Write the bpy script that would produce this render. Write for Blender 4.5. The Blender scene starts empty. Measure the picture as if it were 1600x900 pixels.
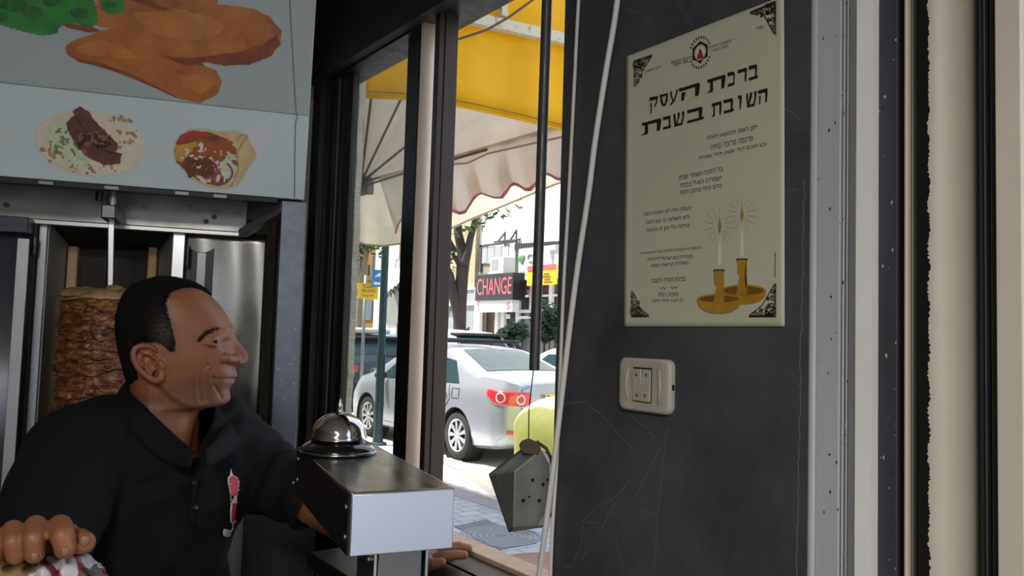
import bpy, bmesh, math, random
from mathutils import Vector, Matrix, noise as mnoise
from mathutils.geometry import delaunay_2d_cdt
C = bpy.context.scene.collection
SC = bpy.context.scene
PI = math.pi
rnd = random.Random(7)

# ------------------------------------------------------------------ camera, sky, sun, exposure
FPX = 1250.0
YAW = math.atan(910 / 1250.0); PITCH = math.atan(75 / 1250.0); ROLL = 0.03
CAMPOS = Vector((0, 0, 1.62))
FH = Vector((math.sin(YAW), math.cos(YAW), 0)); RH = Vector((math.cos(YAW), -math.sin(YAW), 0))
F3 = FH * math.cos(PITCH) + Vector((0, 0, 1)) * math.sin(PITCH)
U0 = Vector((0, 0, 1)) * math.cos(PITCH) - FH * math.sin(PITCH)
RC = RH * math.cos(ROLL) + U0 * math.sin(ROLL)
UC = -RH * math.sin(ROLL) + U0 * math.cos(ROLL)
cam_d = bpy.data.cameras.new('camera'); cam = bpy.data.objects.new('camera', cam_d); C.objects.link(cam)
cam_d.sensor_width = 36; cam_d.lens = 36 * FPX / 1600; cam_d.clip_start = 0.02; cam_d.clip_end = 500
m = Matrix.Identity(4)
for i in range(3):
    m[i][0] = RC[i]; m[i][1] = UC[i]; m[i][2] = -F3[i]; m[i][3] = CAMPOS[i]
cam.matrix_world = m
SC.camera = cam
SC.view_settings.view_transform = 'Standard'; SC.view_settings.look = 'None'
SC.view_settings.gamma = 1; SC.view_settings.use_curve_mapping = False
SC.view_settings.exposure = 1.0
SC.cycles.max_bounces = 9; SC.cycles.diffuse_bounces = 6; SC.cycles.glossy_bounces = 4; SC.cycles.transparent_max_bounces = 12
SC.cycles.sample_clamp_indirect = 6

SUN_DIR = Vector((-0.30, 0.30, 0.87)).normalized()
w = bpy.data.worlds.new('sky'); SC.world = w; w.use_nodes = True
nt = w.node_tree; nt.nodes.clear()
sk = nt.nodes.new('ShaderNodeTexSky'); sk.sky_type = 'NISHITA'; sk.sun_disc = False
sk.sun_elevation = math.asin(SUN_DIR.z); sk.sun_rotation = math.atan2(SUN_DIR.x, SUN_DIR.y); sk.air_density = 1.2; sk.dust_density = 3.0; sk.ozone_density = 1.0
hz = nt.nodes.new('ShaderNodeMixRGB'); hz.inputs[0].default_value = 0.45; hz.inputs[2].default_value = (5.0, 5.4, 6.0, 1)
bg = nt.nodes.new('ShaderNodeBackground'); bg.inputs[1].default_value = 0.20
wo = nt.nodes.new('ShaderNodeOutputWorld')
nt.links.new(sk.outputs[0], hz.inputs[1]); nt.links.new(hz.outputs[0], bg.inputs[0]); nt.links.new(bg.outputs[0], wo.inputs[0])
sd = bpy.data.lights.new('sun', 'SUN'); sd.energy = 7.0; sd.angle = math.radians(0.8); sd.color = (1, 0.96, 0.9)
sun = bpy.data.objects.new('sun', sd); C.objects.link(sun); sun.location = (0, 0, 20)
sun.rotation_euler = SUN_DIR.to_track_quat('Z', 'Y').to_euler()

# ------------------------------------------------------------------ placing helpers
def ray(px, py):
    return F3 + RC * ((px - 800) / FPX) - UC * ((py - 450) / FPX)
def at(px, py, z):                       # point at a given distance in front of the lens
    return CAMPOS + ray(px, py) * z
def on(px, py, axis, val):               # point on the plane axis = val
    d = ray(px, py); return CAMPOS + d * ((val - CAMPOS[axis]) / d[axis])
def on_plane(px, py, p0, n):
    d = ray(px, py); return CAMPOS + d * ((p0 - CAMPOS).dot(n) / d.dot(n))
class Frame:                             # a level local frame: u right, v away, z up
    def __init__(s, o, ang):             # ang: how far u turns away from the camera's right
        s.o = Vector(o); s.u = RH * math.cos(ang) + FH * math.sin(ang); s.v = -RH * math.sin(ang) + FH * math.cos(ang)
        s.M = Matrix(((s.u.x, s.v.x, 0, s.o.x), (s.u.y, s.v.y, 0, s.o.y), (0, 0, 1, s.o.z), (0, 0, 0, 1)))
        s.I = s.M.inverted()
    def pix(s, px, py, v):               # local point where the pixel's ray meets the plane v
        return s.I @ on_plane(px, py, s.o + s.v * v, s.v)

# ------------------------------------------------------------------ materials
def lin(c):
    if isinstance(c, str):
        c = tuple(int(c[i:i + 2], 16) / 255 for i in (0, 2, 4))
    return tuple((x / 12.92 if x <= 0.04045 else ((x + 0.055) / 1.055) ** 2.4) for x in c) + (1,)
MATS = {}
def mat(name, col, rough=0.6, metal=0.0, var=0.0, scale=8.0, bump=0.0, bscale=60.0, spec=0.5, coat=0.0, col2=None, stretch=None, trans=0.0, emit=0.0, sheen=0.0, rvar=0.0, sss=0.0):
    if name in MATS: return MATS[name]
    M = bpy.data.materials.new(name); M.use_nodes = True; MATS[name] = M
    nt = M.node_tree; p = nt.nodes['Principled BSDF']
    c = lin(col); p.inputs['Base Color'].default_value = c
    p.inputs['Roughness'].default_value = rough; p.inputs['Metallic'].default_value = metal
    p.inputs['Specular IOR Level'].default_value = spec; p.inputs['Coat Weight'].default_value = coat
    if sheen: p.inputs['Sheen Weight'].default_value = sheen
    if trans: p.inputs['Transmission Weight'].default_value = trans
    if sss:
        p.inputs['Subsurface Weight'].default_value = sss; p.inputs['Subsurface Radius'].default_value = (1, .35, .2); p.inputs['Subsurface Scale'].default_value = 0.004
    if emit:
        p.inputs['Emission Color'].default_value = c; p.inputs['Emission Strength'].default_value = emit
    if var or bump or col2 or rvar:
        tc = nt.nodes.new('ShaderNodeTexCoord'); mp = nt.nodes.new('ShaderNodeMapping')
        nt.links.new(tc.outputs['Object'], mp.inputs[0])
        if stretch: mp.inputs['Scale'].default_value = stretch
    if var or col2:
        n = nt.nodes.new('ShaderNodeTexNoise'); n.inputs['Scale'].default_value = scale; n.inputs['Detail'].default_value = 6; n.inputs['Roughness'].default_value = .65
        nt.links.new(mp.outputs[0], n.inputs['Vector'])
        r = nt.nodes.new('ShaderNodeValToRGB'); r.color_ramp.elements[0].position = .3; r.color_ramp.elements[1].position = .7
        if col2: a, b = c, lin(col2)
        else: a = tuple(x * (1 - var) for x in c[:3]) + (1,); b = tuple(min(1, x * (1 + var)) for x in c[:3]) + (1,)
        r.color_ramp.elements[0].color = a; r.color_ramp.elements[1].color = b
        nt.links.new(n.outputs['Fac'], r.inputs[0]); nt.links.new(r.outputs[0], p.inputs['Base Color'])
    if rvar:
        n3 = nt.nodes.new('ShaderNodeTexNoise'); n3.inputs['Scale'].default_value = scale * 1.7; n3.inputs['Detail'].default_value = 5
        nt.links.new(mp.outputs[0], n3.inputs['Vector'])
        mr = nt.nodes.new('ShaderNodeMapRange'); mr.inputs['From Min'].default_value = .3; mr.inputs['From Max'].default_value = .7
        mr.inputs['To Min'].default_value = max(.02, rough - rvar); mr.inputs['To Max'].default_value = rough + rvar
        nt.links.new(n3.outputs['Fac'], mr.inputs['Value']); nt.links.new(mr.outputs[0], p.inputs['Roughness'])
    if bump:
        n2 = nt.nodes.new('ShaderNodeTexNoise'); n2.inputs['Scale'].default_value = bscale; n2.inputs['Detail'].default_value = 4
        nt.links.new(mp.outputs[0], n2.inputs['Vector'])
        b = nt.nodes.new('ShaderNodeBump'); b.inputs['Strength'].default_value = bump; b.inputs['Distance'].default_value = 0.004
        nt.links.new(n2.outputs['Fac'], b.inputs['Height']); nt.links.new(b.outputs[0], p.inputs['Normal'])
    return M
def cloth_mat(name, col, through=0.45, var=0.12, scale=3.0, rough=.7):
    """thin sheet that lets part of the daylight through"""
    M = mat(name, col, rough, var=var, scale=scale); nt = M.node_tree; p = nt.nodes['Principled BSDF']
    t = nt.nodes.new('ShaderNodeBsdfTranslucent'); t.inputs[0].default_value = lin(col)
    src = p.inputs['Base Color'].links[0].from_socket; nt.links.new(src, t.inputs[0])
    mx = nt.nodes.new('ShaderNodeMixShader'); mx.inputs[0].default_value = through
    out = nt.nodes['Material Output']; nt.links.new(p.outputs[0], mx.inputs[1]); nt.links.new(t.outputs[0], mx.inputs[2]); nt.links.new(mx.outputs[0], out.inputs[0])
    return M
def pane_mat(name, tint=(.9, .93, .92), refl=1.0, film=0.0):
    if name in MATS: return MATS[name]
    M = bpy.data.materials.new(name); M.use_nodes = True; MATS[name] = M; nt = M.node_tree; nt.nodes.clear()
    out = nt.nodes.new('ShaderNodeOutputMaterial'); t = nt.nodes.new('ShaderNodeBsdfTransparent'); t.inputs[0].default_value = tint + (1,)
    g = nt.nodes.new('ShaderNodeBsdfGlossy'); g.inputs['Roughness'].default_value = .02
    fr = nt.nodes.new('ShaderNodeLayerWeight'); fr.inputs[0].default_value = .5
    pw = nt.nodes.new('ShaderNodeMath'); pw.operation = 'POWER'; pw.inputs[1].default_value = 4.0; nt.links.new(fr.outputs['Facing'], pw.inputs[0])
    mu = nt.nodes.new('ShaderNodeMath'); mu.operation = 'MULTIPLY_ADD'; mu.inputs[1].default_value = .5 * refl; mu.inputs[2].default_value = .03 * refl
    mx = nt.nodes.new('ShaderNodeMixShader'); nt.links.new(pw.outputs[0], mu.inputs[0]); nt.links.new(mu.outputs[0], mx.inputs[0])
    nt.links.new(t.outputs[0], mx.inputs[1]); nt.links.new(g.outputs[0], mx.inputs[2])
    if film:
        df = nt.nodes.new('ShaderNodeBsdfDiffuse'); df.inputs[0].default_value = (.7, .7, .68, 1)
        m2 = nt.nodes.new('ShaderNodeMixShader'); m2.inputs[0].default_value = film
        nt.links.new(mx.outputs[0], m2.inputs[1]); nt.links.new(df.outputs[0], m2.inputs[2]); nt.links.new(m2.outputs[0], out.inputs[0])
    else: nt.links.new(mx.outputs[0], out.inputs[0])
    return M

# ------------------------------------------------------------------ mesh builder
LOC = {}
def put(o, parent=None):
    C.objects.link(o)
    if parent is not None:
        o.parent = parent; o.matrix_parent_inverse = Matrix.Translation(-LOC.get(parent.name, Vector((0, 0, 0))))
    return o
def tag(o, label=None, cat=None, group=None, kind=None):
    if label: o['label'] = label
    if cat: o['category'] = cat
    if group: o['group'] = group
    if kind: o['kind'] = kind
    return o
def thing(name, label, cat, loc, group=None):
    o = bpy.data.objects.new(name, None); C.objects.link(o); o.location = loc; o.empty_display_size = .05
    LOC[o.name] = Vector(loc); return tag(o, label, cat, group)
class MB:
    def __init__(s, M=None):
        s.bm = bmesh.new(); s.M = M or Matrix.Identity(4)
    def _x(s, geom, M=None):
        vs = [g for g in geom if isinstance(g, bmesh.types.BMVert)]
        bmesh.ops.transform(s.bm, matrix=s.M @ (M or Matrix.Identity(4)), verts=vs); return vs
    def box(s, a, b):
        a = Vector(a); b = Vector(b); r = bmesh.ops.create_cube(s.bm, size=1)
        for v in r['verts']: v.co = Vector([a[i] + (v.co[i] + .5) * (b[i] - a[i]) for i in range(3)])
        s._x(r['verts']); return s
    def rbox(s, c, size, R=None, taper=1.0):
        r = bmesh.ops.create_cube(s.bm, size=1)
        for v in r['verts']:
            k = taper if v.co.z > 0 else 1
            v.co = Vector((v.co.x * size[0] * k, v.co.y * size[1] * k, v.co.z * size[2]))
        M = Matrix.Translation(c) @ (R.to_4x4() if R is not None else Matrix.Identity(4)); s._x(r['verts'], M); return s
    def cyl(s, p0, p1, r0, r1=None, n=20, caps=True):
        p0 = Vector(p0); p1 = Vector(p1); r1 = r0 if r1 is None else r1; d = p1 - p0
        r = bmesh.ops.create_cone(s.bm, cap_ends=caps, segments=n, radius1=r0, radius2=r1, depth=d.length)
        M = Matrix.Translation((p0 + p1) / 2) @ d.to_track_quat('Z', 'Y').to_matrix().to_4x4(); s._x(r['verts'], M); return s
    def ball(s, c, r, sc=(1, 1, 1), n=20, R=None):
        M = s.M @ Matrix.Translation(c) @ (R.to_4x4() if R is not None else Matrix.Identity(4)) @ Matrix.Diagonal((*sc, 1)); nv = max(6, n * 2 // 3); V = s.bm.verts.new; F = s.bm.faces.new
        rings = [[V(M @ Vector((r * math.sin(PI * j / nv) * math.cos(2 * PI * k / n), r * math.sin(PI * j / nv) * math.sin(2 * PI * k / n), r * math.cos(PI * j / nv)))) for k in range(n)] for j in range(1, nv)]
        t = V(M @ Vector((0, 0, r))); b = V(M @ Vector((0, 0, -r)))
        for k in range(n): F((t, rings[0][k], rings[0][(k + 1) % n])); F((b, rings[-1][(k + 1) % n], rings[-1][k]))
        for A, B in zip(rings, rings[1:]):
            for k in range(n): F((A[k], B[k], B[(k + 1) % n], A[(k + 1) % n]))
        return s
    def tube(s, pts, r, n=10, closed=False, flat=None):
        pts = [Vector(p) for p in pts]; N = len(pts); rings = []; up = None
        for i, p in enumerate(pts):
            a = pts[i - 1] if (i or closed) else p; b = pts[(i + 1) % N] if (i < N - 1 or closed) else p
            t = (b - a).normalized()
            if up is None: up = t.orthogonal().normalized()
            up = (up - t * up.dot(t)).normalized(); sd = t.cross(up)
            rr = r[i] if isinstance(r, (list, tuple)) else r
            f = flat or 1.0
            rings.append([s.bm.verts.new(s.M @ (p + up * math.cos(2 * PI * k / n) * rr + sd * math.sin(2 * PI * k / n) * rr * f)) for k in range(n)])
        for i in range(N if closed else N - 1):
            A = rings[i]; B = rings[(i + 1) % N]
            for k in range(n): s.bm.faces.new((A[k], A[(k + 1) % n], B[(k + 1) % n], B[k]))
        if not closed:
            s.bm.faces.new(rings[0][::-1]); s.bm.faces.new(rings[-1])
        return s
    def lathe(s, prof, o=(0, 0, 0), axis=(0, 0, 1), n=32, caps=True):
        o = Vector(o); q = Vector(axis).to_track_quat('Z', 'Y').to_matrix(); rings = []
        for (r, z) in prof:
            rings.append([s.bm.verts.new(s.M @ (o + q @ Vector((r * math.cos(2 * PI * k / n), r * math.sin(2 * PI * k / n), z)))) for k in range(n)])
        for A, B in zip(rings, rings[1:]):
            for k in range(n): s.bm.faces.new((A[k], A[(k + 1) % n], B[(k + 1) % n], B[k]))
        if caps and prof[0][0] > 1e-5: s.bm.faces.new(rings[0][::-1])
        if caps and prof[-1][0] > 1e-5: s.bm.faces.new(rings[-1])
        return s
    def prism(s, pts, d):                # pts: a planar outline of 3-D points; d: thickness vector
        pts = [Vector(p) for p in pts]; d = Vector(d)
        a = [s.bm.verts.new(s.M @ p) for p in pts]; b = [s.bm.verts.new(s.M @ (p + d)) for p in pts]; n = len(pts)
        s.bm.faces.new(a[::-1]); s.bm.faces.new(b)
        for i in range(n): s.bm.faces.new((a[i], a[(i + 1) % n], b[(i + 1) % n], b[i]))
        return s
    def grid(s, f, nu, nv, closeu=False):
        V = [[s.bm.verts.new(s.M @ Vector(f(i / (nu if closeu else nu), j / nv))) for j in range(nv + 1)] for i in range(nu if closeu else nu + 1)]
        for i in range(nu):
            A = V[i]; B = V[(i + 1) % len(V)] if closeu else V[i + 1]
            for j in range(nv): s.bm.faces.new((A[j], B[j], B[j + 1], A[j + 1]))
        return V
    def build(s, name, m, parent=None, smooth=False, bevel=0.0, seg=2, thick=0.0, subsurf=0, ang=None):
        bmesh.ops.recalc_face_normals(s.bm, faces=s.bm.faces)
        me = bpy.data.meshes.new(name); s.bm.to_mesh(me); s.bm.free()
        me.materials.append(m)
        o = bpy.data.objects.new(name, me); put(o, parent)
        if smooth or bevel:
            me.polygons.foreach_set('use_smooth', [True] * len(me.polygons))
            if ang is not None or not smooth or bevel:
                me.set_sharp_from_angle(angle=math.radians(ang if ang is not None else 35))
        if thick:
            md = o.modifiers.new('t', 'SOLIDIFY'); md.thickness = thick; md.offset = 0
        if bevel:
            md = o.modifiers.new('b', 'BEVEL'); md.width = bevel; md.segments = seg; md.limit_method = 'ANGLE'; md.harden_normals = False
        if subsurf:
            md = o.modifiers.new('s', 'SUBSURF'); md.levels = subsurf; md.render_levels = subsurf
        return o
def structure(o): o['kind'] = 'structure'; return o
_dg = lambda: bpy.context.evaluated_depsgraph_get()
def text_mesh(name, body, m, parent, O, X, Y, size, bold=0.0, align='CENTER', width=None, height=None, depth=0.0003, rtl=False):
    """writing laid on a plane: O origin of the baseline, X and Y unit axes, size = letter height"""
    if rtl: body = body[::-1]
    c = bpy.data.curves.new(name, 'FONT'); c.body = body; c.size = 1; c.offset = bold; c.align_x = 'LEFT'; c.resolution_u = 4; c.fill_mode = 'NONE'
    t = bpy.data.objects.new(name, c); C.objects.link(t); bpy.context.view_layer.update()
    me = bpy.data.meshes.new_from_object(t.evaluated_get(_dg())); bpy.data.objects.remove(t); bpy.data.curves.remove(c)
    # the outlines are filled here: triangulate, keep what lies inside
    V2 = [Vector((v.co.x, v.co.y)) for v in me.vertices]; E2 = [tuple(e.vertices) for e in me.edges]
    vo, eo, fo, _, _, _ = delaunay_2d_cdt(V2, E2, [], 0, 1e-5)
    seg = [(V2[a], V2[b]) for a, b in E2]; keep = []
    for f in fo:
        cx = sum(vo[i].x for i in f) / 3; cy = sum(vo[i].y for i in f) / 3; n = 0
        for a, b in seg:
            if (a.y > cy) != (b.y > cy) and cx < (b.x - a.x) * (cy - a.y) / (b.y - a.y) + a.x: n += 1
        if n % 2: keep.append(f)
    bpy.data.meshes.remove(me); me = bpy.data.meshes.new(name); me.from_pydata([(v.x, v.y, 0) for v in vo], [], keep); me.update()
    xs = [v.co.x for v in me.vertices]; ys = [v.co.y for v in me.vertices]
    if not xs: return None
    x0, x1, y0, y1 = min(xs), max(xs), min(ys), max(ys)
    sy = size if height is None else height / (y1 - y0)
    sx = sy if width is None else width / (x1 - x0)
    off = {'CENTER': -(x0 + x1) / 2, 'LEFT': -x0, 'RIGHT': -x1}[align]
    O = Vector(O); X = Vector(X); Y = Vector(Y); N = X.cross(Y)
    for v in me.vertices:
        v.co = O + X * ((v.co.x + off) * sx) + Y * ((v.co.y - (y0 if height is not None else 0)) * sy) + N * depth
    me.name = name; me.materials.clear(); me.materials.append(m)
    return put(bpy.data.objects.new(name, me), parent)
def copy_thing(root, delta, label=None, name=None):
    r = root.copy(); C.objects.link(r); r.location = root.location + Vector(delta)
    if label: r['label'] = label
    for ch in list(root.children):
        c = ch.copy(); C.objects.link(c); c.parent = r
        for g in ch.children:
            d = g.copy(); C.objects.link(d); d.parent = c
    return r
# ------------------------------------------------------------------ the shop shell
WX = 0.870                                   # inner face of the clad wall the poster hangs on
WIN = 0.895; OUT = 1.11                       # window frame plane, outer face of the street wall
def yw(px, X=WX, py=450): return on(px, py, 0, X).y
def marble_mat(name):
    M = bpy.data.materials.new(name); M.use_nodes = True; nt = M.node_tree; p = nt.nodes['Principled BSDF']
    tc = nt.nodes.new('ShaderNodeTexCoord')
    n = nt.nodes.new('ShaderNodeTexNoise'); n.inputs['Scale'].default_value = 5; n.inputs['Detail'].default_value = 9; n.inputs['Roughness'].default_value = .72
    nt.links.new(tc.outputs['Object'], n.inputs['Vector'])
    r = nt.nodes.new('ShaderNodeValToRGB'); r.color_ramp.elements[0].position = .3; r.color_ramp.elements[1].position = .72
    r.color_ramp.elements[0].color = lin('3a3a3d'); r.color_ramp.elements[1].color = lin('59595d')
    nt.links.new(n.outputs['Fac'], r.inputs[0]); nt.links.new(r.outputs[0], p.inputs['Base Color'])
    p.inputs['Roughness'].default_value = .5; p.inputs['Specular IOR Level'].default_value = .35
    return M
steel = mat('stainless_steel', '9a9a98', .34, 1.0, rvar=.1, scale=14, var=.18)
bronze = mat('dark_bronze_aluminium', '2b2927', .42, .55, rvar=.1, scale=20)
beige_al = mat('pale_bronze_aluminium', 'e2cdb8', .38, .75, var=.06)
plaster = mat('street_plaster', 'c9c0ae', .9, var=.15, scale=14, bump=.5, bscale=50)
black_m = mat('black_void', '0a0a0b', .8)
FLOORM = mat('terracotta_floor_tile', '6f655c', .5, var=.2, scale=5)
structure(MB().box((-2.6, -3.6, -.12), (OUT, 4.2, 0)).build('floor', FLOORM))
structure(MB().box((-2.6, -3.6, 2.72), (OUT, 4.2, 2.85)).build('ceiling', mat('ceiling_paint', 'b8b4ac', .8, var=.05)))
structure(MB().box((-2.7, -3.6, 0), (-2.6, 4.2, 2.72)).build('wall_left', mat('wall_tile_grey', '6d6b68', .5, var=.1)))
structure(MB().box((-2.7, 4.2, 0), (OUT, 4.3, 2.85)).build('wall_back', MATS['wall_tile_grey']))
# window_1 lies in the street wall; heights from the photo's frame lines
ZT = on(642, 69, 0, WIN).z; ZS = on(760, 868, 0, WIN).z
YJ = yw(480, WIN); YR = yw(871, WX)          # far jamb, near edge of the opening
YD = yw(1265)                                # where the clad wall stops and the sliding-door frame begins
YD2 = yw(1640, WX)
MARB = marble_mat('dark_grey_marble')
structure(MB().box((WX, YD, 0), (WIN, YR, 2.72)).build('wall_right', MARB, bevel=.001))
veinm = mat('pale_marble_vein', '78787c', .55)
def ribbon(bm, pts, wd, n=Vector((-1, 0, 0))):
    """a flat inlaid line: pts 3-D, half-widths wd"""
    pts = [Vector(p) for p in pts]; L = []
    for i, p in enumerate(pts):
        t = (pts[min(i + 1, len(pts) - 1)] - pts[max(i - 1, 0)]).normalized(); s_ = t.cross(n).normalized()
        k = wd[i] if isinstance(wd, (list, tuple)) else wd
        L.append((bm.verts.new(p + s_ * k), bm.verts.new(p - s_ * k)))
    for a, b in zip(L, L[1:]): bm.faces.new((a[0], a[1], b[1], b[0]))
def wallp(px, py, off=.0004): return on(px, py, 0, WX - off)
vb = MB(); rv = random.Random(3)
VEINS = [[(880, 632), (915, 627), (945, 655), (985, 697), (990, 710)], [(1045, 665), (1035, 695), (1010, 740), (985, 788)], [(1005, 725), (965, 775), (935, 792), (890, 830)],
         [(1040, 690), (1030, 780), (1024, 850), (1022, 898)], [(995, 793), (1010, 800), (1028, 805)], [(965, 780), (935, 835), (905, 880)], [(962, 835), (970, 870), (974, 898)], [(912, 805), (908, 850), (895, 885), (880, 888)], [(915, 815), (940, 818)],
         [(985, 648), (1005, 665), (1030, 690)], [(1092, 0), (1080, 20)], [(1060, 5), (1075, 30), (1082, 42)], [(975, 15), (1000, 22), (1038, 58)], [(1225, 168), (1258, 192)], [(1040, 60), (1050, 22)], [(875, 250), (890, 300)], [(1228, 300), (1250, 296)]]
for V in VEINS:
    pts = []
    for a, b in zip(V, V[1:]):
        for k in range(6):
            t = k / 6; pts.append((a[0] + (b[0] - a[0]) * t + rv.uniform(-1.3, 1.3), a[1] + (b[1] - a[1]) * t + rv.uniform(-1.3, 1.3)))
    ribbon(vb.bm, [wallp(*p) for p in pts], [rv.uniform(.00018, .0006) for _ in pts])
MBv = vb.build('marble_veins', veinm); MBv['kind'] = 'structure'; MBv.parent = bpy.data.objects['wall_right']
# jagged sealant line along the wall's edge
sb = MB(); pts = []
for k in range(70): pts.append(wallp(1257 - 13 * k / 69 + rv.uniform(-1.6, 1.6), 280 + k * 9.2, .0006))
ribbon(sb.bm, pts, .0006); so = sb.build('sealant_line', mat('grey_sealant', '7b7772', .7), bpy.data.objects['wall_right']); so['kind'] = 'structure'
# street wall round the window
wb = MB()
YE = yw(551, OUT) + .012
wb.box((WIN, YD, 0), (OUT, YR - .02, 2.85)).box((WIN, YR - .02, 0), (OUT, YE, 1.07)).box((WIN + .10, YR - .02, 2.60), (OUT, YE, 2.85)).box((WIN + .075, YE, 0), (OUT, 4.3, 2.85)).box((WIN - .02, YJ + .02, 0), (WIN + .075, 4.3, 2.85))
wb.box((WX, YJ + .005, ZT + .0), (WIN, 4.2, 2.72)).box((WX, -3.7, 2.45), (OUT, YD2, 2.85)).box((WX, -3.7, 0), (OUT, -2.9, 2.45))
structure(wb.build('wall_street', plaster))
structure(MB().box((WX - .004, YR, ZT + .035), (WIN, YJ + .05, 2.72)).box((WX - .004, YR, 0), (WIN - .005, YJ + .05, ZS - .09)).build('trim_1', mat('dark_painted_board', '161617', .6, var=.1)))
# crumbling plaster on the far reveal
pb = MB(); rr = random.Random(5)
V = []
for k in range(260):
    z = ZS - .1 + (ZT - ZS + .3) * k / 259; V.append((OUT - .004, YE - .012 + .010 * mnoise.noise((z * 9, 0, 3)) + .007 * mnoise.noise((z * 30, 1, 0)) + .004 * mnoise.noise((z * 90, 2, 0)), z))
pb2 = [(OUT - .004, YE + .4, V[-1][2]), (OUT - .004, YE + .4, V[0][2])]
pb.prism(V + pb2, (.02, 0, 0)); structure(pb.build('trim_2', plaster))

# ------------------------------------------------------------------ window_1
win = thing('window_1', None, None, (WIN, YJ, ZS)); win['kind'] = 'structure'
def vbar(bmk, px0, px1, X0, X1, z0=None, z1=None):
    z0 = ZS - .06 if z0 is None else z0; z1 = ZT + .06 if z1 is None else z1
    a = yw(px0, X0); b = yw(px1, X0); bmk.box((X0, min(a, b), z0), (X1, max(a, b), z1)); return bmk
fb = MB(); vbar(fb, 476, 488, 0.87, 0.955); vbar(fb, 494, 500, 0.89, 0.955); vbar(fb, 506, 511, 0.9, 0.955); vbar(fb, 519, 524, 0.91, 0.93); vbar(fb, 528, 538, 0.92, 0.932)
fb.box((0.935, yw(538, 0.935), ZS - .06), (0.955, YJ, ZT + .06))
def rail(bmk, pa, pb_, X0, X1, h):           # a level rail on the line through pixel pa, along the opening
    z = on(pa[0], pa[1], 0, X0).z; bmk.box((X0, YR - .15, z), (X1, YJ, z + h)); return z
fb.build('jamb_frame', bronze, win, bevel=.0015)
lb = MB(); vbar(lb, 490.5, 492.5, 0.895, 0.9); vbar(lb, 502.5, 504.5, 0.905, 0.91); vbar(lb, 514, 517, 0.91, 0.915); vbar(lb, 525, 527, 0.925, 0.93)
lb.build('track_lip', mat('bare_aluminium_lip', '8d8578', .4, .6), win)
hb = MB(); z = on(642, 69, 0, 0.95).z; hb.box((0.87, YR - .15, z), (0.995, YJ, z + .3)); hb.build('head_frame', bronze, win, bevel=.002)
hl = MB(); hl.box((0.895, yw(640, 0.895), z - .012), (0.925, YJ, z)); hl.build('head_track', bronze, win)
mb = MB(); vbar(mb, 623, 642, 0.91, 0.95); mb.build('sash_stile', mat('black_aluminium', '141210', .45, .4), win, bevel=.0015)
mb = MB(); mb.prism([(0.897, yw(643, 0.897), ZS - .06), (0.930, yw(664, 0.930), ZS - .06), (0.95, yw(664, 0.930), ZS - .06), (0.95, yw(643, 0.897), ZS - .06)], (0, 0, ZT - ZS + .12)); mb.build('sash_stile', beige_al, win, bevel=.0015)  # beige colour and slant carry the outdoor brightness reflected in this stile
mb = MB(); vbar(mb, 665, 672, 0.9, 0.95); vbar(mb, 674, 682, 0.915, 0.95); mb.build('sash_stile', mat('brown_aluminium', '3a2f2a', .4, .5), win, bevel=.0015)
zs = on(760, 868, 0, 0.95).z
bb = MB(); bb.box((0.94, YR - .15, zs - .035), (0.995, YJ, zs + .001)); bb.build('sill_rail', mat('beige_sill_rail', 'c6ab92', .7, 0, var=.12, scale=30), win, bevel=.002)
bb = MB(); bb.box((0.872, YR - .25, zs - .05), (0.94, YJ, zs - .008)); bb.box((0.87, YR - .25, zs - .03), (0.876, YJ, zs - .012)); bb.box((0.903, YR - .25, zs - .03), (0.909, YJ, zs - .014)).build('sill_track', mat('black_track', '12110f', .4, .3), win, bevel=.001)
gb = MB(); gb.box((0.927, yw(640, 0.927), zs), (0.931, YJ, ZT + .05)); gb.build('window_pane', pane_mat('old_window_glass', (.86, .88, .86), 1.3, .035), win)
# scratches and drips on the old pane
# ------------------------------------------------------------------ sliding door frame right of the wall
door = thing('door_1', None, None, (WX, YD, 0)); door['kind'] = 'structure'
grey_p = mat('scratched_grey_paint', 'bfc1c7', .5, .0, var=.1, scale=12, stretch=(1, 1, .15))
white_p = mat('white_aluminium', 'ececec', .45, .0, var=.03)
navy = mat('worn_navy_rubber', '3a3d45', .65, 0, var=.25, scale=18, stretch=(1, 1, .12))
cream_p = mat('cream_aluminium', 'ddd6c6', .5, 0, var=.04)
def strip(name, x0, x1, X, m, dX=.05, bev=.0015):
    a = yw(x0, X); b = yw(x1, X); return MB().box((X, min(a, b), -.0), (X + dX, max(a, b), 2.45)).build(name, m, door, bevel=bev)
MB().cyl((WX + .004, (yw(1263) + yw(1276)) / 2, 0), (WX + .004, (yw(1263) + yw(1276)) / 2, 2.45), (yw(1263) - yw(1276)) / 2 + .0005, n=16).build('round_edge', grey_p, door, smooth=True)
strip('jamb_face', 1275, 1312, WX - .0, grey_p)
strip('jamb_groove', 1312, 1326, WX + .006, mat('groove_grey', '5c5d61', .5))
strip('jamb_lip', 1315, 1318, WX + .001, grey_p); strip('jamb_lip', 1321, 1324, WX + .0, grey_p)
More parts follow.
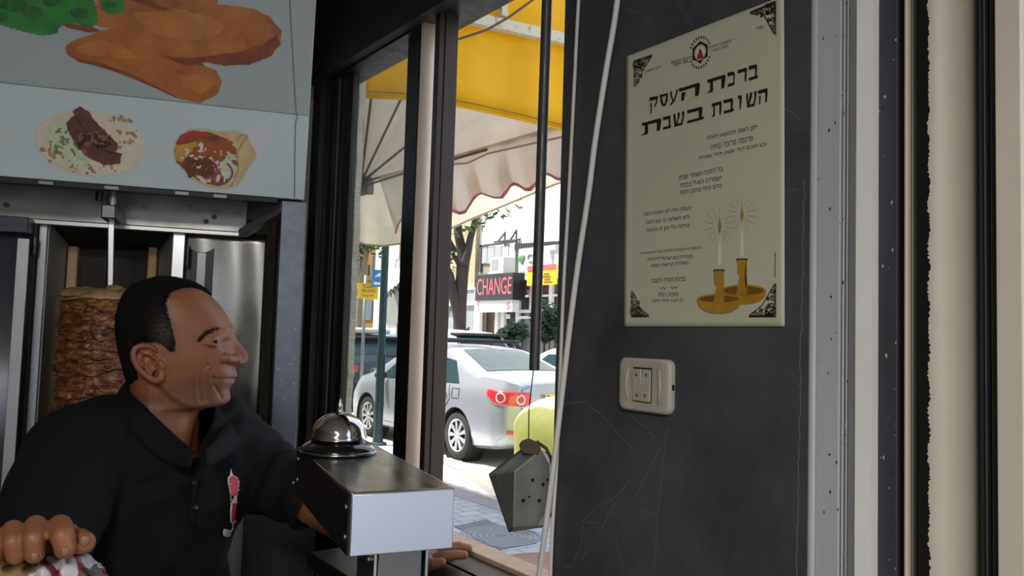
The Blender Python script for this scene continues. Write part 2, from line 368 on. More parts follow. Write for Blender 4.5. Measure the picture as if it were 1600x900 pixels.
# white post: slanted flank and broad face
def slant(name, pts, m, back=.05):
    o = MB().prism([(x, y, 0) for x, y in [(X, yw(p, X)) for p, X in pts]] + [(WX + back, yw(pts[-1][0], pts[-1][1]), 0), (WX + back, yw(pts[0][0], pts[0][1]), 0)], (0, 0, 2.45)).build(name, m, door); return o
slant('post_flank', [(1326, WX - .002), (1337, WX - .013)], grey_p)
slant('post_face', [(1337, WX - .013), (1362, WX - .010)], white_p)
strip('rubber_jamb', 1362, 1402, WX + .004, navy); strip('rubber_groove', 1402, 1412, WX + .010, black_m)
strip('pale_lip', 1412, 1417.5, WX - .003, mat('pale_pink_lip', 'd8c4b4', .5))
strip('channel_face', 1417.5, 1427, WX + .004, mat('olive_grey_channel', '6a675e', .45, .3)); strip('channel_face', 1427, 1434, WX + .009, mat('olive_dark_channel', '46443e', .45, .3))
# brush pile with a ragged edge
pts = []; N = 1500; rb = random.Random(9)
for k in range(N):
    z = 2.45 * k / (N - 1); pts.append((WX + .001, yw(1450, WX) - rb.uniform(-.0015, .0010) - .0009 * math.sin(k * .23), z))
pts += [(WX + .001, yw(1434, WX), 2.45), (WX + .001, yw(1434, WX), 0)]
MB().prism(pts, (.03, 0, 0)).build('brush_seal', mat('black_brush', '0c0c0c', .95), door)
cv = MB(); cv.grid(lambda u, v: ((lambda p: (p, yw(1446 + 84 * u, p), v * 2.45))(WX + .002 + .055 * u ** 2.0)), 16, 1)
cv.build('curved_leaf_edge', mat('dull_cream_aluminium', 'cfc8b9', .5, 0, var=.04), door, smooth=True)
a = yw(1434); b = yw(1640); MB().box((WX + .075, min(a, b), 0), (WX + .12, max(a, b), 2.45)).build('leaf_back', MATS['dark_leaf_back'] if 'dark_leaf_back' in MATS else mat('dark_leaf_back', '2a2b30', .6), door)  # slab added behind the leaf to block outdoor light from the pocket
strip('leaf_groove', 1530, 1538, WX + .03, mat('dark_grey_slot', '3a3b40', .5)); strip('leaf_groove', 1538, 1541, WX + .022, mat('mid_grey_slot', '5a5b60', .5)); strip('leaf_groove', 1541, 1548, WX + .03, MATS['dark_grey_slot']); strip('leaf_groove', 1548, 1556, WX + .02, MATS['dark_grey_slot'])
strip('leaf_face', 1556, 1598, WX - .002, cream_p); strip('leaf_end', 1598, 1640, WX + .02, mat('dark_leaf_end', '33343a', .5))
# chips and flakes in the paint
cb = MB(); rc = random.Random(21); cd = MB()
for k in range(120):
    px = rc.choice([rc.uniform(1278, 1310)] * 3 + [rc.uniform(1312, 1325), rc.uniform(1366, 1400), rc.uniform(1366, 1400)]); py = rc.uniform(-20, 920)
    X = WX - .0006 if px < 1312 else (WX - .0002 if px < 1330 else WX + .0034); p = on(px, py, 0, X); r = rc.uniform(.0004, .0016); n = 6
    tgt = cb if (rc.random() < .55) else cd
    ph = rc.uniform(0, 6); st = rc.uniform(1, 2.4)
    vs = [tgt.bm.verts.new((X, p.y + r * math.cos(ph + 2 * PI * i / n) * rc.uniform(.5, 1), p.z + st * r * math.sin(ph + 2 * PI * i / n) * rc.uniform(.5, 1))) for i in range(n)]; tgt.bm.faces.new(vs)
cb.build('paint_chips', mat('pale_chip', 'c2c2c2', .8), door); cd.build('dirt_chips', mat('dark_chip', '2a2b2d', .8), door)
# ------------------------------------------------------------------ poster on the wall
def wl(px, py, off=.003): return on(px, py, 0, WX - off)
post = thing('poster', 'cream Hebrew blessing poster with two gold candlesticks taped to the dark marble wall', 'poster', wl(1100, 510))
TL, TR, BL, BR = [wl(*p, .0022) for p in ((980, 88), (1225, -7), (975.5, 510), (1226, 510))]
def psheet(u, v):
    p = TL.lerp(TR, u).lerp(BL.lerp(BR, u), 1 - v)
    x = -.0004 * math.sin(u * 9 + v * 3) - (.0012 * max(0, (v - .75) / .25) ** 2 * max(0, (u - .9) / .1)) - .002 * max(0, (.04 - u) / .04)
    return (p.x + max(-.007, x * .5), p.y, p.z)
pm = MB(); pm.grid(psheet, 40, 50); pm.build('paper', mat('cream_paper', 'cacab3', .6, var=.03, scale=2), post, smooth=True, thick=.0004)
ink = mat('brown_ink', '24110f', .7); inkb = mat('black_ink', '22201e', .7); gold = mat('printed_gold', 'b58a2c', .5, var=.2, scale=40); golds = mat('printed_dark_gold', '7d5a18', .5); pinkish = mat('printed_red', 'a03a34', .6); whitep = mat('printed_white', 'e4e2d6', .6); lite = mat('printed_light_ray', 'b3ad92', .6)
EX = Vector((0, -1, 0)); EZ = Vector((0, 0, 1))
PO = .0031
def ptext(name, body, a, b, h, m=inkb, bold=.017):
    A = wl(*a, PO); B = wl(*b, PO); ax = (B - A).normalized()
    zc = (B - CAMPOS).dot(F3) * .5 + (A - CAMPOS).dot(F3) * .5
    up = Vector((-1, 0, 0)).cross(ax); up = -up if up.z < 0 else up
    text_mesh(name, body, m, post, A, ax, up, 1, bold, 'LEFT', width=(B - A).length, height=h * zc / FPX, depth=0, rtl=RTL)
RTL = True
# title letters drawn as square-script strokes in a unit box
def glyph(ch):
    R = lambda x0, y0, x1, y1: [(x0, y0), (x1, y0), (x1, y1), (x0, y1)]
    top = lambda a=0, b=1: [(a, .76), (b - .04, .76), (b, .74), (b, .96), (b - .1, 1.0), (a + .05, 1.0), (a - .02, 1.06), (a - .03, .88)]
    rv_ = lambda x=.77, y0=.0, w=.25: [(x, y0), (x + w * .7, y0 + .04), (x + w, .82), (x, .82)]
    D = {'ב': [top(0, .92), rv_(.70, .1), [(-.04, 0), (.98, 0), (1.06, .2), (0, .2)]],
         'ר': [top(), rv_()], 'כ': [top(.02, .86), rv_(.72, .12, .22), [(.0, 0), (.8, 0), (.94, .16), (.88, .22), (.04, .2)]],
         'ת': [top(0, 1), rv_(), [(.12, .1), (.3, .1), (.3, .82), (.14, .82)], [(-.08, -.02), (.28, -.02), (.3, .16), (.1, .14)]],
         'ה': [top(), rv_(), [(.08, 0), (.22, 0), (.3, .62), (.1, .62)]],
         'ע': [[(.78, 1.03), (.98, 1.0), (.95, .7), (.6, .12), (.05, -.14), (.02, .02), (.42, .2), (.76, .72)], [(.02, 1.03), (.24, 1.0), (.22, .74), (.48, .22), (.34, .16), (.06, .72)]],
         'ס': [[(0, .8), (.95, .8), (1, .96), (.06, 1.0), (-.04, 1.05)], [(.8, .82), (1, .82), (.93, .3), (.66, 0), (.62, .2), (.76, .36)], [(.06, .82), (.24, .82), (.24, .4), (.44, .18), (.4, 0), (.18, .22), (.06, .45)], [(.38, 0), (.68, 0), (.66, .18), (.4, .18)]],
         'ק': [top(), [(.8, .82), (1, .82), (.94, .45), (.62, .12), (.52, .22), (.76, .5)], [(.08, -.36), (.24, -.3), (.26, .55), (.06, .55)]],
         'ש': [[(.78, 1.04), (1.02, 1.0), (.98, .55), (.84, .05), (.68, .05), (.82, .6)], [(.4, 1.04), (.62, 1.0), (.58, .7), (.3, .1), (.18, .16), (.42, .66)], [(0, 1.04), (.2, 1.0), (.2, .7), (.26, .1), (.12, .1), (.04, .66)], [(.08, 0), (.82, 0), (.86, .18), (.1, .18)]],
         'ו': [[(.0, .8), (.9, .8), (1, 1.0), (.0, 1.04)], [(.4, 0), (.7, .04), (1, .84), (.4, .84)]]}
    return D[ch]
def title(name, letters, base, h, m):
    bm = MB()
    for ch, x0, x1 in letters:
        for q in glyph(ch):
            P = []
            for gx, gy in q:
                px = x0 + (x1 - x0) * gx; hh = h * (1 + .0009 * (px - 1100)); P.append(wl(px, base(px) - gy * hh, PO))
            try: bm.bm.faces.new([bm.bm.verts.new(p) for p in P])
            except Exception: pass
    bmesh.ops.triangulate(bm.bm, faces=bm.bm.faces)
    bm.build(name, m, post)
Z = lambda v: 960 + v / 3.462
b1 = lambda px: 172.5 - (px - 1014.9) * .300; b2 = lambda px: 211.5 - (px - 1002) * .262
t1 = [('ב', Z(728), Z(775)), ('ר', Z(668), Z(716)), ('כ', Z(612), Z(655)), ('ת', Z(505), Z(600))]
t2 = [('ה', Z(352), Z(462)), ('ע', Z(300), Z(343)), ('ס', Z(246), Z(290)), ('ק', Z(192), Z(234))]
t3 = [('ה', Z(778), Z(828)), ('ש', Z(712), Z(768)), ('ו', Z(668), Z(690)), ('ב', Z(592), Z(645)), ('ת', Z(528), Z(580))]
t4 = [('ב', Z(396), Z(482)), ('ש', Z(318), Z(378)), ('ב', Z(264), Z(306)), ('ת', Z(152), Z(252))]
for L, b in ((t1, b1), (t2, b1), (t3, b2), (t4, b2)): title('title_word', L, b, 20.5, ink)
W_ = lambda x: 960 + x / 3.214
for body, a, b, h in [("יתן השם ותמצאו רווחה", (1104, 221), (1183, 203), 8), ("פרנסה מרובה ונוחה", (1111, 234.5), (1176, 220), 8), ("ובביתכם קול ששון וקול שמחה", (1092, 251), (1197, 229), 8),
                      ("כל הזוכה ושומר שבת", (1061, 281), (1129, 267), 8), ("ישמרהו הא-ל כבבת", (1063, 293), (1127, 281), 8), ("ברוב נחת מהבן והבת", (1062, 306), (1128, 295), 8),
                      ("בעסק הזה לא תאונה רעה", (1006, 339), (1080, 329), 8), ("ולא תשלוט בו עין רעה", (1010, 352), (1077, 343), 8), ("ברכת עלי עין בו נטועה", (1010, 364), (1077, 356), 8),
                      ("בהוקרה והערכה מרובה על הממשיכים", (1001, 399), (1096, 390), 6), ("במסורת עם ישראל לדורותיו", (1012, 408), (1083, 402.5), 6), ("בשמירת קדושת השבת", (1017, 419), (1076, 414), 6),
                      ("בברכת התורה והשבת", (1018, 442), (1072, 438.5), 6), ("מיכה הלוי", (1028, 464), (1060, 463), 8), ("רב העיר פתח תקוה", (1019, 474), (1068, 473), 6)]:
    ptext('printed_line', body, a, b, h)
for body, a, b, h in [("המועצה הדתית", (1108, 77), (1143, 66), 5), ("פתח תקוה", (1113, 82.5), (1138, 75), 5), ("הרבנות הראשית", (1048, 101), (1081, 92), 5), ("פתח תקוה", (1053, 105), (1076, 99), 5),
                      ("בס\"ד", (1181, 47), (1193, 44), 5), ("סיון ה'תשע\"ב", (1007, 115), (1032, 107), 5)]:
    ptext('printed_line', body, a, b, h)
def poly(name, pts, m, off=PO):
    bm = MB(); f = bm.bm.faces.new([bm.bm.verts.new(wl(x, y, off)) for x, y in pts]); bmesh.ops.triangulate(bm.bm, faces=[f]); return bm.build(name, m, post)
def ell(cx, cy, rx, ry, n=28, sh=0): return [(cx + rx * math.cos(2 * PI * i / n), cy + ry * math.sin(2 * PI * i / n) + sh * math.cos(2 * PI * i / n)) for i in range(n)]
def lines(name, L, wpx, m, off=PO):
    bm = MB()
    for pts in L:
        if len(pts) > 1: ribbon(bm.bm, [wl(x, y, off) for x, y in pts], wpx * 1.3 / FPX / 2)
    return bm.build(name, m, post)
# emblem with a ring of lettering
E0 = (1094, 82)
star = []
for i in range(12):
    a = 2 * PI * i / 12 - PI / 2; r = 17 if i % 2 == 0 else 12.5
    star.append((E0[0] + r * .8 * math.cos(a), E0[1] + r * math.sin(a) * 1.05 - .25 * r * .8 * math.cos(a)))
poly('emblem_star', star, inkb); poly('emblem_disc', ell(E0[0], E0[1], 9, 12, sh=-2.5), whitep, PO + .0003)
poly('emblem_figure', [(1089, 93), (1099, 90.5), (1098, 84), (1095, 76), (1093, 76.5), (1090, 86)], pinkish, PO + .0006)
rt = []
for i in range(26):
    a = 2 * PI * i / 26; 
    if abs(math.sin(a)) < .45: continue
    c, s_ = math.cos(a), math.sin(a); f = lambda r: (E0[0] + r * .72 * c, E0[1] + r * s_ * 1.05 - .25 * r * .72 * c)
    rt.append([f(20.5), f(24.5)])
lines('emblem_lettering', rt, 2.0, inkb)
rt = []
for i in range(14):
    a = 2 * PI * i / 14; c, s_ = math.cos(a), math.sin(a); f = lambda r: (E0[0] + r * .75 * c, E0[1] + r * s_ - .25 * r * .75 * c); rt.append([f(9), f(11)])
lines('emblem_ring', rt, 1.5, pinkish, PO + .0006)
# scrolled corner ornaments
def scroll(x, y, r, a0, turns, sx, sy):
    P = []
    for i in range(20):
        t = i / 19; a = a0 + turns * 2 * PI * t; q = r * (1 - .8 * t); P.append((x + sx * q * math.cos(a), y + sy * q * math.sin(a)))
    return P
def corner(cx, cy, sx, sy, W_, H_, slope):
    L = [[(cx, cy), (cx + sx * W_, cy + sx * W_ * slope)], [(cx, cy), (cx, cy + sy * H_)], [(cx + sx * 2, cy + sy * 2), (cx + sx * W_, cy + sx * W_ * slope + sy * 2)], [(cx + sx * 2, cy + sy * 2), (cx + sx * 2, cy + sy * H_)]]
    for i in range(4):
        t = (i + .5) / 4.3
        for (q, rr) in ((0, 5.2), (1, 3.6)):
            if q == 1 and t > .7: continue
            L.append(scroll(cx + sx * (W_ * t * .95), cy + sx * W_ * t * slope + sy * (4 + 6 * q + (1 - t) * 3), rr * (1.1 - .4 * t), rnd.uniform(0, 6), 1.4, sx, sy))
            L.append(scroll(cx + sx * (4 + 6 * q + (1 - t) * 3), cy + sy * (H_ * t * .95), rr * (1.1 - .4 * t), rnd.uniform(0, 6), 1.4, sx, sy))
    L.append([(cx + sx * W_ * .95, cy + sx * W_ * slope + sy * 3), (cx + sx * W_ * .5, cy + sy * H_ * .35), (cx + sx * 3, cy + sy * H_ * .95)])
    lines('corner_ornament', L, 1.3, ink)
corner(990.5, 95, 1, 1, 29, 41, -.33); corner(1212, 2, -1, 1, 40, 52, -.42); corner(986, 495, 1, -1, 28, 41, 0.0); corner(1212, 495, -1, -1, 42, 52, 0.0)
# the two candlesticks
X_ = lambda v: 960 + v / 3.214; Y_ = lambda v: 240 + v / 3.214
def Pz(L): return [(X_(a), Y_(b)) for a, b in L]
def bowl(cx, cy, rx, ry, dep):
    up = [(cx + rx * math.cos(a), cy - ry * math.sin(a)) for a in [PI * i / 16 for i in range(17)]]
    lo = [(cx - rx * math.cos(a), cy + dep * math.sin(a) ** .8) for a in [PI * i / 16 for i in range(1, 16)]]
    return Pz(up + lo)
def rimin(cx, cy, rx, ry): return Pz(ell(cx, cy, rx, ry))
def stem(cx, y0, y1, w): return Pz([(cx - w, y0), (cx + w, y0), (cx + w * .85, y0 + .3 * (y1 - y0)), (cx + w * .9, y0 + .38 * (y1 - y0)), (cx + w * .4, y0 + .5 * (y1 - y0)), (cx + w * .65, y0 + .62 * (y1 - y0)), (cx + w * 1.1, y1), (cx - w * 1.2, y1), (cx - w * .7, y0 + .62 * (y1 - y0)), (cx - w * .4, y0 + .5 * (y1 - y0)), (cx - w * .9, y0 + .38 * (y1 - y0)), (cx - w * .85, y0 + .3 * (y1 - y0))])
for cx, cy, rx, ryb, dep, sx, s0, k in ((650, 688, 112, 30, 70, 640, 530, 0), (525, 730, 110, 24, 72, 525, 585, 1)):
    o = PO + .0004 * 3 * k
    poly('candlestick_bowl', bowl(cx, cy, rx, ryb, dep), gold, o); poly('bowl_hollow', rimin(cx, cy, rx * .9, ryb * .72), golds, o + .0002)
    poly('candlestick_stem', stem(sx, s0, cy + 20, 24), gold, o + .0005)
    lines('candle_rim', [Pz([(sx - 26, s0), (sx + 26, s0)]), Pz([(sx - 24, s0 - 3), (sx - 26, s0 + 8)]), Pz([(sx + 24, s0 - 3), (sx + 26, s0 + 8)])], 1.6, inkb, o + .0006)
for sx, yb, yt, yf in ((640, 515, 335, 262), (528, 560, 395, 320)):
    poly('candle', Pz([(sx - 9, yb), (sx + 9, yb), (sx + 6, yt), (sx - 6, yt)]), whitep); poly('flame', Pz([(sx, yt + 5), (sx + 9, yt - 25), (sx + 4, yf + 12), (sx + 1, yf), (sx - 5, yf + 25), (sx - 9, yt - 20)]), gold)
    lines('candle_wick', [Pz([(sx, yt + 10), (sx, yt - 8)])], 1, inkb, PO + .0004)
    R_ = []
    for i in range(14):
        a = 2 * PI * i / 14 + .2; R_.append(Pz([(sx + 30 * math.cos(a), yf + 40 + 36 * math.sin(a)), (sx + 78 * math.cos(a), yf + 40 + 92 * math.sin(a))]))
    lines('light_rays', R_, .7, lite)
lines('signature', [Pz([(232, 672), (238, 682), (244, 668), (252, 680), (262, 670)]), Pz([(285, 668), (292, 680), (300, 668), (312, 676), (318, 666)])], .9, inkb)
lines('imprint', [[(1211, 395 + 3 * i), (1211, 396.6 + 3 * i)] for i in range(13)], 1.6, inkb)
# ------------------------------------------------------------------ light switch
sw = thing('light_switch', 'cream two-rocker light switch on the dark marble wall below the poster', 'light switch', wl(1014, 603, 0))
cream_sw = mat('cream_plastic', 'b9b3a7', .35, var=.03)
q = [wl(*p, 0) for p in ((975, 558), (1054, 562), (1055, 648), (972, 640))]
y1_ = (q[0].y + q[3].y) / 2; y0_ = (q[1].y + q[2].y) / 2; zt_ = (q[0].z + q[1].z) / 2; zb_ = (q[2].z + q[3].z) / 2; yc = (y0_ + y1_) / 2; zc_ = (zt_ + zb_) / 2; hw = (y1_ - y0_) / 2; hh = (zt_ - zb_) / 2
def rrect(w_, h_, r, n=7):
    P = []
    for cx, cy, a0 in ((w_ - r, h_ - r, 0), (-w_ + r, h_ - r, 90), (-w_ + r, -h_ + r, 180), (w_ - r, -h_ + r, 270)):
        for i in range(n): a = math.radians(a0 + 90 * i / (n - 1)); P.append((cx + r * math.cos(a), cy + r * math.sin(a)))
    return P
pl = MB(); rings = []
for (k, X) in ((1, WX), (1, WX - .006), (.97, WX - .0095), (.9, WX - .011), (.66, WX - .011), (.62, WX - .0105)):
    rings.append([pl.bm.verts.new((X, yc + a, zc_ + b)) for a, b in rrect(hw * (k if k > .8 else k), hh * (k if k > .8 else .9 if k > .64 else .86), .012 * k if k > .8 else .006)])
for A, B in zip(rings, rings[1:]):
    for i in range(len(A)): pl.bm.faces.new((A[i], A[(i + 1) % len(A)], B[(i + 1) % len(B)], B[i]))
pl.bm.faces.new(rings[-1]); pl.build('cover_plate', cream_sw, sw, smooth=True, ang=50)
# raised side ridges, the opening and two rockers
for s_ in (-1, 1):
    MB().tube([(WX - .0105, yc + s_ * hw * .60, zc_ - hh * .62), (WX - .0118, yc + s_ * hw * .66, zc_), (WX - .0105, yc + s_ * hw * .60, zc_ + hh * .62)], .0018, n=8).build('plate_ridge', cream_sw, sw, smooth=True)
MB().box((WX - .0112, yc - .019 + .001, zc_ - .025), (WX - .0108, yc + .019 + .001, zc_ + .026)).build('rocker_recess', mat('recess_black', '1d1c1b', .7), sw)
for s_, tl in ((1, -1), (-1, 1)):
    cy = yc + s_ * .0092 + .001; b = MB(); x0 = WX - .0112
    A = [(x0, cy - .0085, zc_ - .0235), (x0, cy + .0085, zc_ - .0235), (x0, cy + .0085, zc_ + .0235), (x0, cy - .0085, zc_ + .0235)]
    d0, d1 = (.004, .0008) if tl > 0 else (.0008, .004)
    B = [(x0 - d0, A[0][1], A[0][2]), (x0 - d0, A[1][1], A[1][2]), (x0 - d1, A[2][1], A[2][2]), (x0 - d1, A[3][1], A[3][2])]
    va = [b.bm.verts.new(p) for p in A]; vb_ = [b.bm.verts.new(p) for p in B]; b.bm.faces.new(va); b.bm.faces.new(vb_)
    for i in range(4): b.bm.faces.new((va[i], va[(i + 1) % 4], vb_[(i + 1) % 4], vb_[i]))
    rk = b.build('rocker', cream_sw, sw, bevel=.0008)
    for zz in (-.015, .015):
        xx = x0 - (d0 + (d1 - d0) * (zz + .0235) / .047)
        MB().lathe([(.0017, 0), (.0027, 0.0), (.0027, .0005), (.0017, .0005), (.0017, 0)], (xx, cy, zc_ + zz), (-1, 0, 0), 16).build('rocker_dimple', mat('dimple_grey', '77726a', .5), rk)
MB().box((WX - .006, y0_ - .0012, zc_ - .004), (WX - .002, y0_ + .001, zc_ + .004)).build('pry_notch', MATS['recess_black'], sw)
# ------------------------------------------------------------------ two white cables, the pipe and the hanging box
def cable(name, label, pts, r, mm, X):
    P = [on(px, py, 0, X) for px, py in pts]
    # smooth the path
    Q = []
    for i in range(len(P) - 1):
        p0 = P[max(i - 1, 0)]; p1 = P[i]; p2 = P[i + 1]; p3 = P[min(i + 2, len(P) - 1)]
        for k in range(6):
            t = k / 6; Q.append(.5 * ((2 * p1) + (p2 - p0) * t + (2 * p0 - 5 * p1 + 4 * p2 - p3) * t * t + (3 * p1 - p0 - 3 * p2 + p3) * t ** 3))
    Q.append(P[-1]); return tag(MB().tube(Q, r, 12).build(name, mm, smooth=True), label, 'cable')
cabm = mat('white_cable_sheath', 'e6e2de', .45, var=.04)
cable('cable', 'thick white cable running down the marble wall edge, the right one of two', [(992, -250), (978, -110), (962, 20), (947, 110), (930, 220), (920, 300), (905, 400), (893, 490), (880, 600), (866, 720), (853, 820), (838, 930)], .0048, cabm, WX - .0155)
cable('cable', 'thinner white cable behind the thick one, the left of the two', [(920, -250), (911, -110), (903, 20), (898, 120), (893, 220), (888, 320), (881, 440), (877, 540), (873, 640), (870, 720), (863, 830), (859, 930)], .0031, cabm, WX - .004)
pipe = mat('black_iron_pipe', '565656', .42, .6, rvar=.12, scale=30)
PX_ = .840
p0 = on(865, -300, 0, PX_); p1 = on(835, 578, 0, PX_)
pp = thing('hanging_pipe', 'dark metal pipe hanging in the open window, ending above the grey box', 'pipe', p1)
MB().tube([p0, p1], .0092, 20).build('pipe_tube', pipe, pp, smooth=True, ang=40); MB().cyl(p1 + Vector((0, 0, .0005)), p1 - Vector((0, 0, .0008)), .0072, n=20).build('pipe_bore', black_m, pp)
jb = thing('junction_box', 'dark grey metal junction box hanging by a thin wire in the open window', 'junction box', on(815, 760, 0, PX_))
zb = 1.42
jz0 = (on(826, 690, 0, PX_) - CAMPOS).dot(F3)
def jz(px, py, z): return at(px, py, jz0 + (z - 1.405) * .9)
dk = mat('dull_zinc', '8b9089', .5, .35, var=.2, scale=20, rvar=.12); dk2 = mat('rusted_zinc', '54493f', .6, .35, var=.25, scale=18)
# outline of the big face and of the flange behind it (farther from the lens)
face = [(799, 737), (846, 706), (866, 742), (864, 780), (843, 822), (808, 826)]
face = [(804, 735), (847, 702), (858, 726), (858, 790), (838, 823), (801, 826)]
back = [(765, 741), (826, 695), (866, 715), (868, 795), (848, 822), (796, 830)]
f3 = [jz(x, y, 1.385 + .0006 * (x - 830)) for x, y in face]; b3 = [jz(x, y, 1.43) for x, y in back]
b = MB(); va = [b.bm.verts.new(p) for p in f3]; vb_ = [b.bm.verts.new(p) for p in b3]
b.bm.faces.new(va)
for i in range(6): b.bm.faces.new((va[i], va[(i + 1) % 6], vb_[(i + 1) % 6], vb_[i]))
b.bm.faces.new(vb_[::-1]); b.build('box_shell', dk, jb, bevel=.003, seg=3)
fl = MB().tube(b3, .0022, 8, closed=True); fl.build('rim_flange', dk2, jb, smooth=True)
nrm = (f3[1] - f3[0]).cross(f3[5] - f3[0]).normalized(); nrm = nrm if nrm.dot(CAMPOS - f3[0]) > 0 else -nrm
for x, y, r in ((831.5, 750, .0024), (848, 756.5, .0024), (826, 776, .0014), (817, 782, .0026), (842, 782, .0026), (855, 749, .0018)):
    c_ = on_plane(x, y, f3[0], (f3[1] - f3[0]).cross(f3[4] - f3[0]).normalized()); MB().lathe([(0, .0003), (r, .0003), (r, .0009), (r * 1.2, .0009), (r * 1.2, 0)], c_ + nrm * .001, nrm, 14).build('knockout_hole', black_m, jb)
# wire clamp at the box's top, then the wire up to the pipe
cl = MB(); tp = [jz(x, y, 1.42) for x, y in ((811, 695), (815, 689), (826, 685), (838, 690), (845, 700), (840, 712), (815, 708))]
cl.prism(tp, (jz(820, 700, 1.39) - jz(820, 700, 1.42))); cl.build('cable_clamp', dk2, jb, bevel=.002)
cl = MB().tube([jz(838, 690, 1.40), jz(853, 700, 1.40), jz(861, 716, 1.40), jz(864, 735, 1.405)], .003, 8); cl.build('clamp_lip', dk2, jb, smooth=True)
MB().tube([p1 + Vector((0, 0, .02)), on(826.5, 640, 0, PX_), jz(826, 690, 1.405)], .0011, 6).build('hanging_wire', mat('thin_dark_wire', '2a2624', .6), jb, smooth=True)
# ------------------------------------------------------------------ fill light added to brighten the interior, built as a ceiling fixture
def fill_lamp(x, y, power, label):
    L = thing('ceiling_lamp', label, 'lamp', (x, y, 2.72))
    MB().box((x - .07, y - .62, 2.66), (x + .07, y + .62, 2.72)).build('housing', white_p, L, bevel=.004)
    tm = mat('lit_tube', 'fff6e8', .5, emit=3)
    MB().tube([(x, y - .58, 2.645), (x, y + .58, 2.645)], .014, 10).build('tube', tm, L, smooth=True)
    d = bpy.data.lights.new('tube_light', 'AREA'); d.shape = 'RECTANGLE'; d.size = .12; d.size_y = 1.2; d.energy = power; d.color = (1, .95, .88)
    o = bpy.data.objects.new('tube_light', d); C.objects.link(o); o.location = (x, y, 2.625); return L
fill_lamp(-.9, -1.2, 34, 'fluorescent ceiling lamp behind the viewer')
# ------------------------------------------------------------------ street: ground and buildings
def ground_mat(name, base, dark, brick=None, rough=.85, sc=6):
    M = mat(name, base, rough, var=.10, scale=sc, bump=.2, bscale=90); 
    if brick:
        nt = M.node_tree; p = nt.nodes['Principled BSDF']; tc = nt.nodes.new('ShaderNodeTexCoord'); mp = nt.nodes.new('ShaderNodeMapping'); mp.inputs['Rotation'].default_value = (0, 0, .0)
        b = nt.nodes.new('ShaderNodeTexBrick'); b.inputs['Scale'].default_value = 1; b.inputs['Brick Width'].default_value = brick[0]; b.inputs['Row Height'].default_value = brick[1]; b.inputs['Mortar Size'].default_value = .009
        b.inputs['Color1'].default_value = lin(base); b.inputs['Color2'].default_value = lin(dark[0]); b.inputs['Mortar'].default_value = lin(dark[1])
        nt.links.new(tc.outputs['Object'], mp.inputs[0]); nt.links.new(mp.outputs[0], b.inputs['Vector'])
        for l in list(p.inputs['Base Color'].links): nt.links.remove(l)
        nt.links.new(b.outputs['Color'], p.inputs['Base Color'])
    return M
structure(MB().box((OUT, -12, -.1), (4.38, 40, 0)).build('floor_pavement', ground_mat('grey_pavers', 'a4aab4', ('969ca6', '7b808a'), (.24, .16))))
structure(MB().box((4.38, -12, -.1), (4.72, 40, .004)).build('floor_edging', ground_mat('smooth_concrete_band', '8b8893', None)))
structure(MB().box((4.72, -12, -.1), (5.5, 40, .002)).build('floor_kerb', ground_mat('pale_concrete', 'e6e2dc', None)))
structure(MB().box((5.5, -12, -.12), (12.2, 60, -.0)).build('ground_road', ground_mat('sunlit_asphalt', 'a8a5a0', None, sc=3)))
structure(MB().box((12.2, -12, -.1), (15, 60, .1)).build('floor_far_pavement', ground_mat('far_pavement', 'a7a39c', None)))
# the shop's own building above, whose shade falls on the pavement
structure(MB().box((-9, -9, 2.95), (OUT, 26, 10.4)).build('wall_upper_storeys', mat('upper_plaster', 'b7ae9f', .9, var=.08)))
structure(MB().box((-9, 4.3, 0), (OUT, 26, 2.95)).build('wall_next_shop', mat('next_shop_wall', 'a49a8a', .9, var=.1)))
FX = 14.6
def fpt(px, py, X=FX): return on(px, py, 0, X)
def fbox(bm, x0, y0, x1, y1, X=FX, d=.1, inward=True):
    a = fpt(x0, y0, X); b = fpt(x1, y1, X); c = fpt(x0, y1, X)
    bm.box((X, b.y, (c.z)), (X + d, a.y, a.z)) if inward else bm.box((X - d, b.y, c.z), (X, a.y, a.z)); return bm
bld = thing('street_building', 'pale building across the street with shopfronts below a blank white wall', 'building', (FX, 24, 0))
ya = fpt(747, 450).y; yz = fpt(650, 450).y
B0 = MB().box((FX, 8, 3.4), (FX + 8, ya, 12)); B0.build('upper_wall', mat('white_wall', 'd9d7d3', .9, var=.05), bld)
MB().box((FX - .15, ya, 0), (FX + 8, fpt(641, 450).y, 12)).build('stone_wall', mat('beige_stone', 'a09177', .9, var=.12, scale=3), bld)
MB().box((FX + .25, 8, 0), (FX + 8, ya, 3.45)).build('shopfront_wall', mat('shop_interior_grey', '77777a', .6, var=.25, scale=2), bld)
glassd = mat('shop_glass', '4d5356', .08, 0, coat=.5, var=.3, scale=2)
g = MB(); fbox(g, 692, 478, 746, 560, FX - .2, .06); g.build('shop_window', mat('grey_shop_glass', '8a9090', .15, var=.15, scale=3), bld)
g = MB(); fbox(g, 690, 455, 746, 476, FX - .22, .06); g.build('roller_shutter', mat('grey_shutter', '8f9190', .6, var=.06), bld)
for i_, a in enumerate(((689, 452, 747, 455), (690, 475, 747, 478), (690, 452, 692, 560), (742, 452, 747, 560), (715, 478, 716.5, 560))):
    g = MB(); fbox(g, *a, FX - .26 - .004 * i_, .12); g.build('shopfront_frame', white_p, bld)
g = MB(); fbox(g, 671, 472, 685, 560, FX - .22, .1); g.build('dark_doorway', mat('dark_doorway', '2b2523', .7), bld)
g = MB(); fbox(g, 669, 468, 671.5, 560, FX - .24, .1); fbox(g, 684.5, 468, 687, 560, FX - .24, .1); fbox(g, 669, 466, 687, 472, FX - .24, .1); g.build('doorway_frame', white_p, bld)
g = MB(); fbox(g, 670, 446, 680, 466, FX - .22, .08); g.build('meter_cabinet', mat('brown_cabinet', '5a4738', .6), bld)
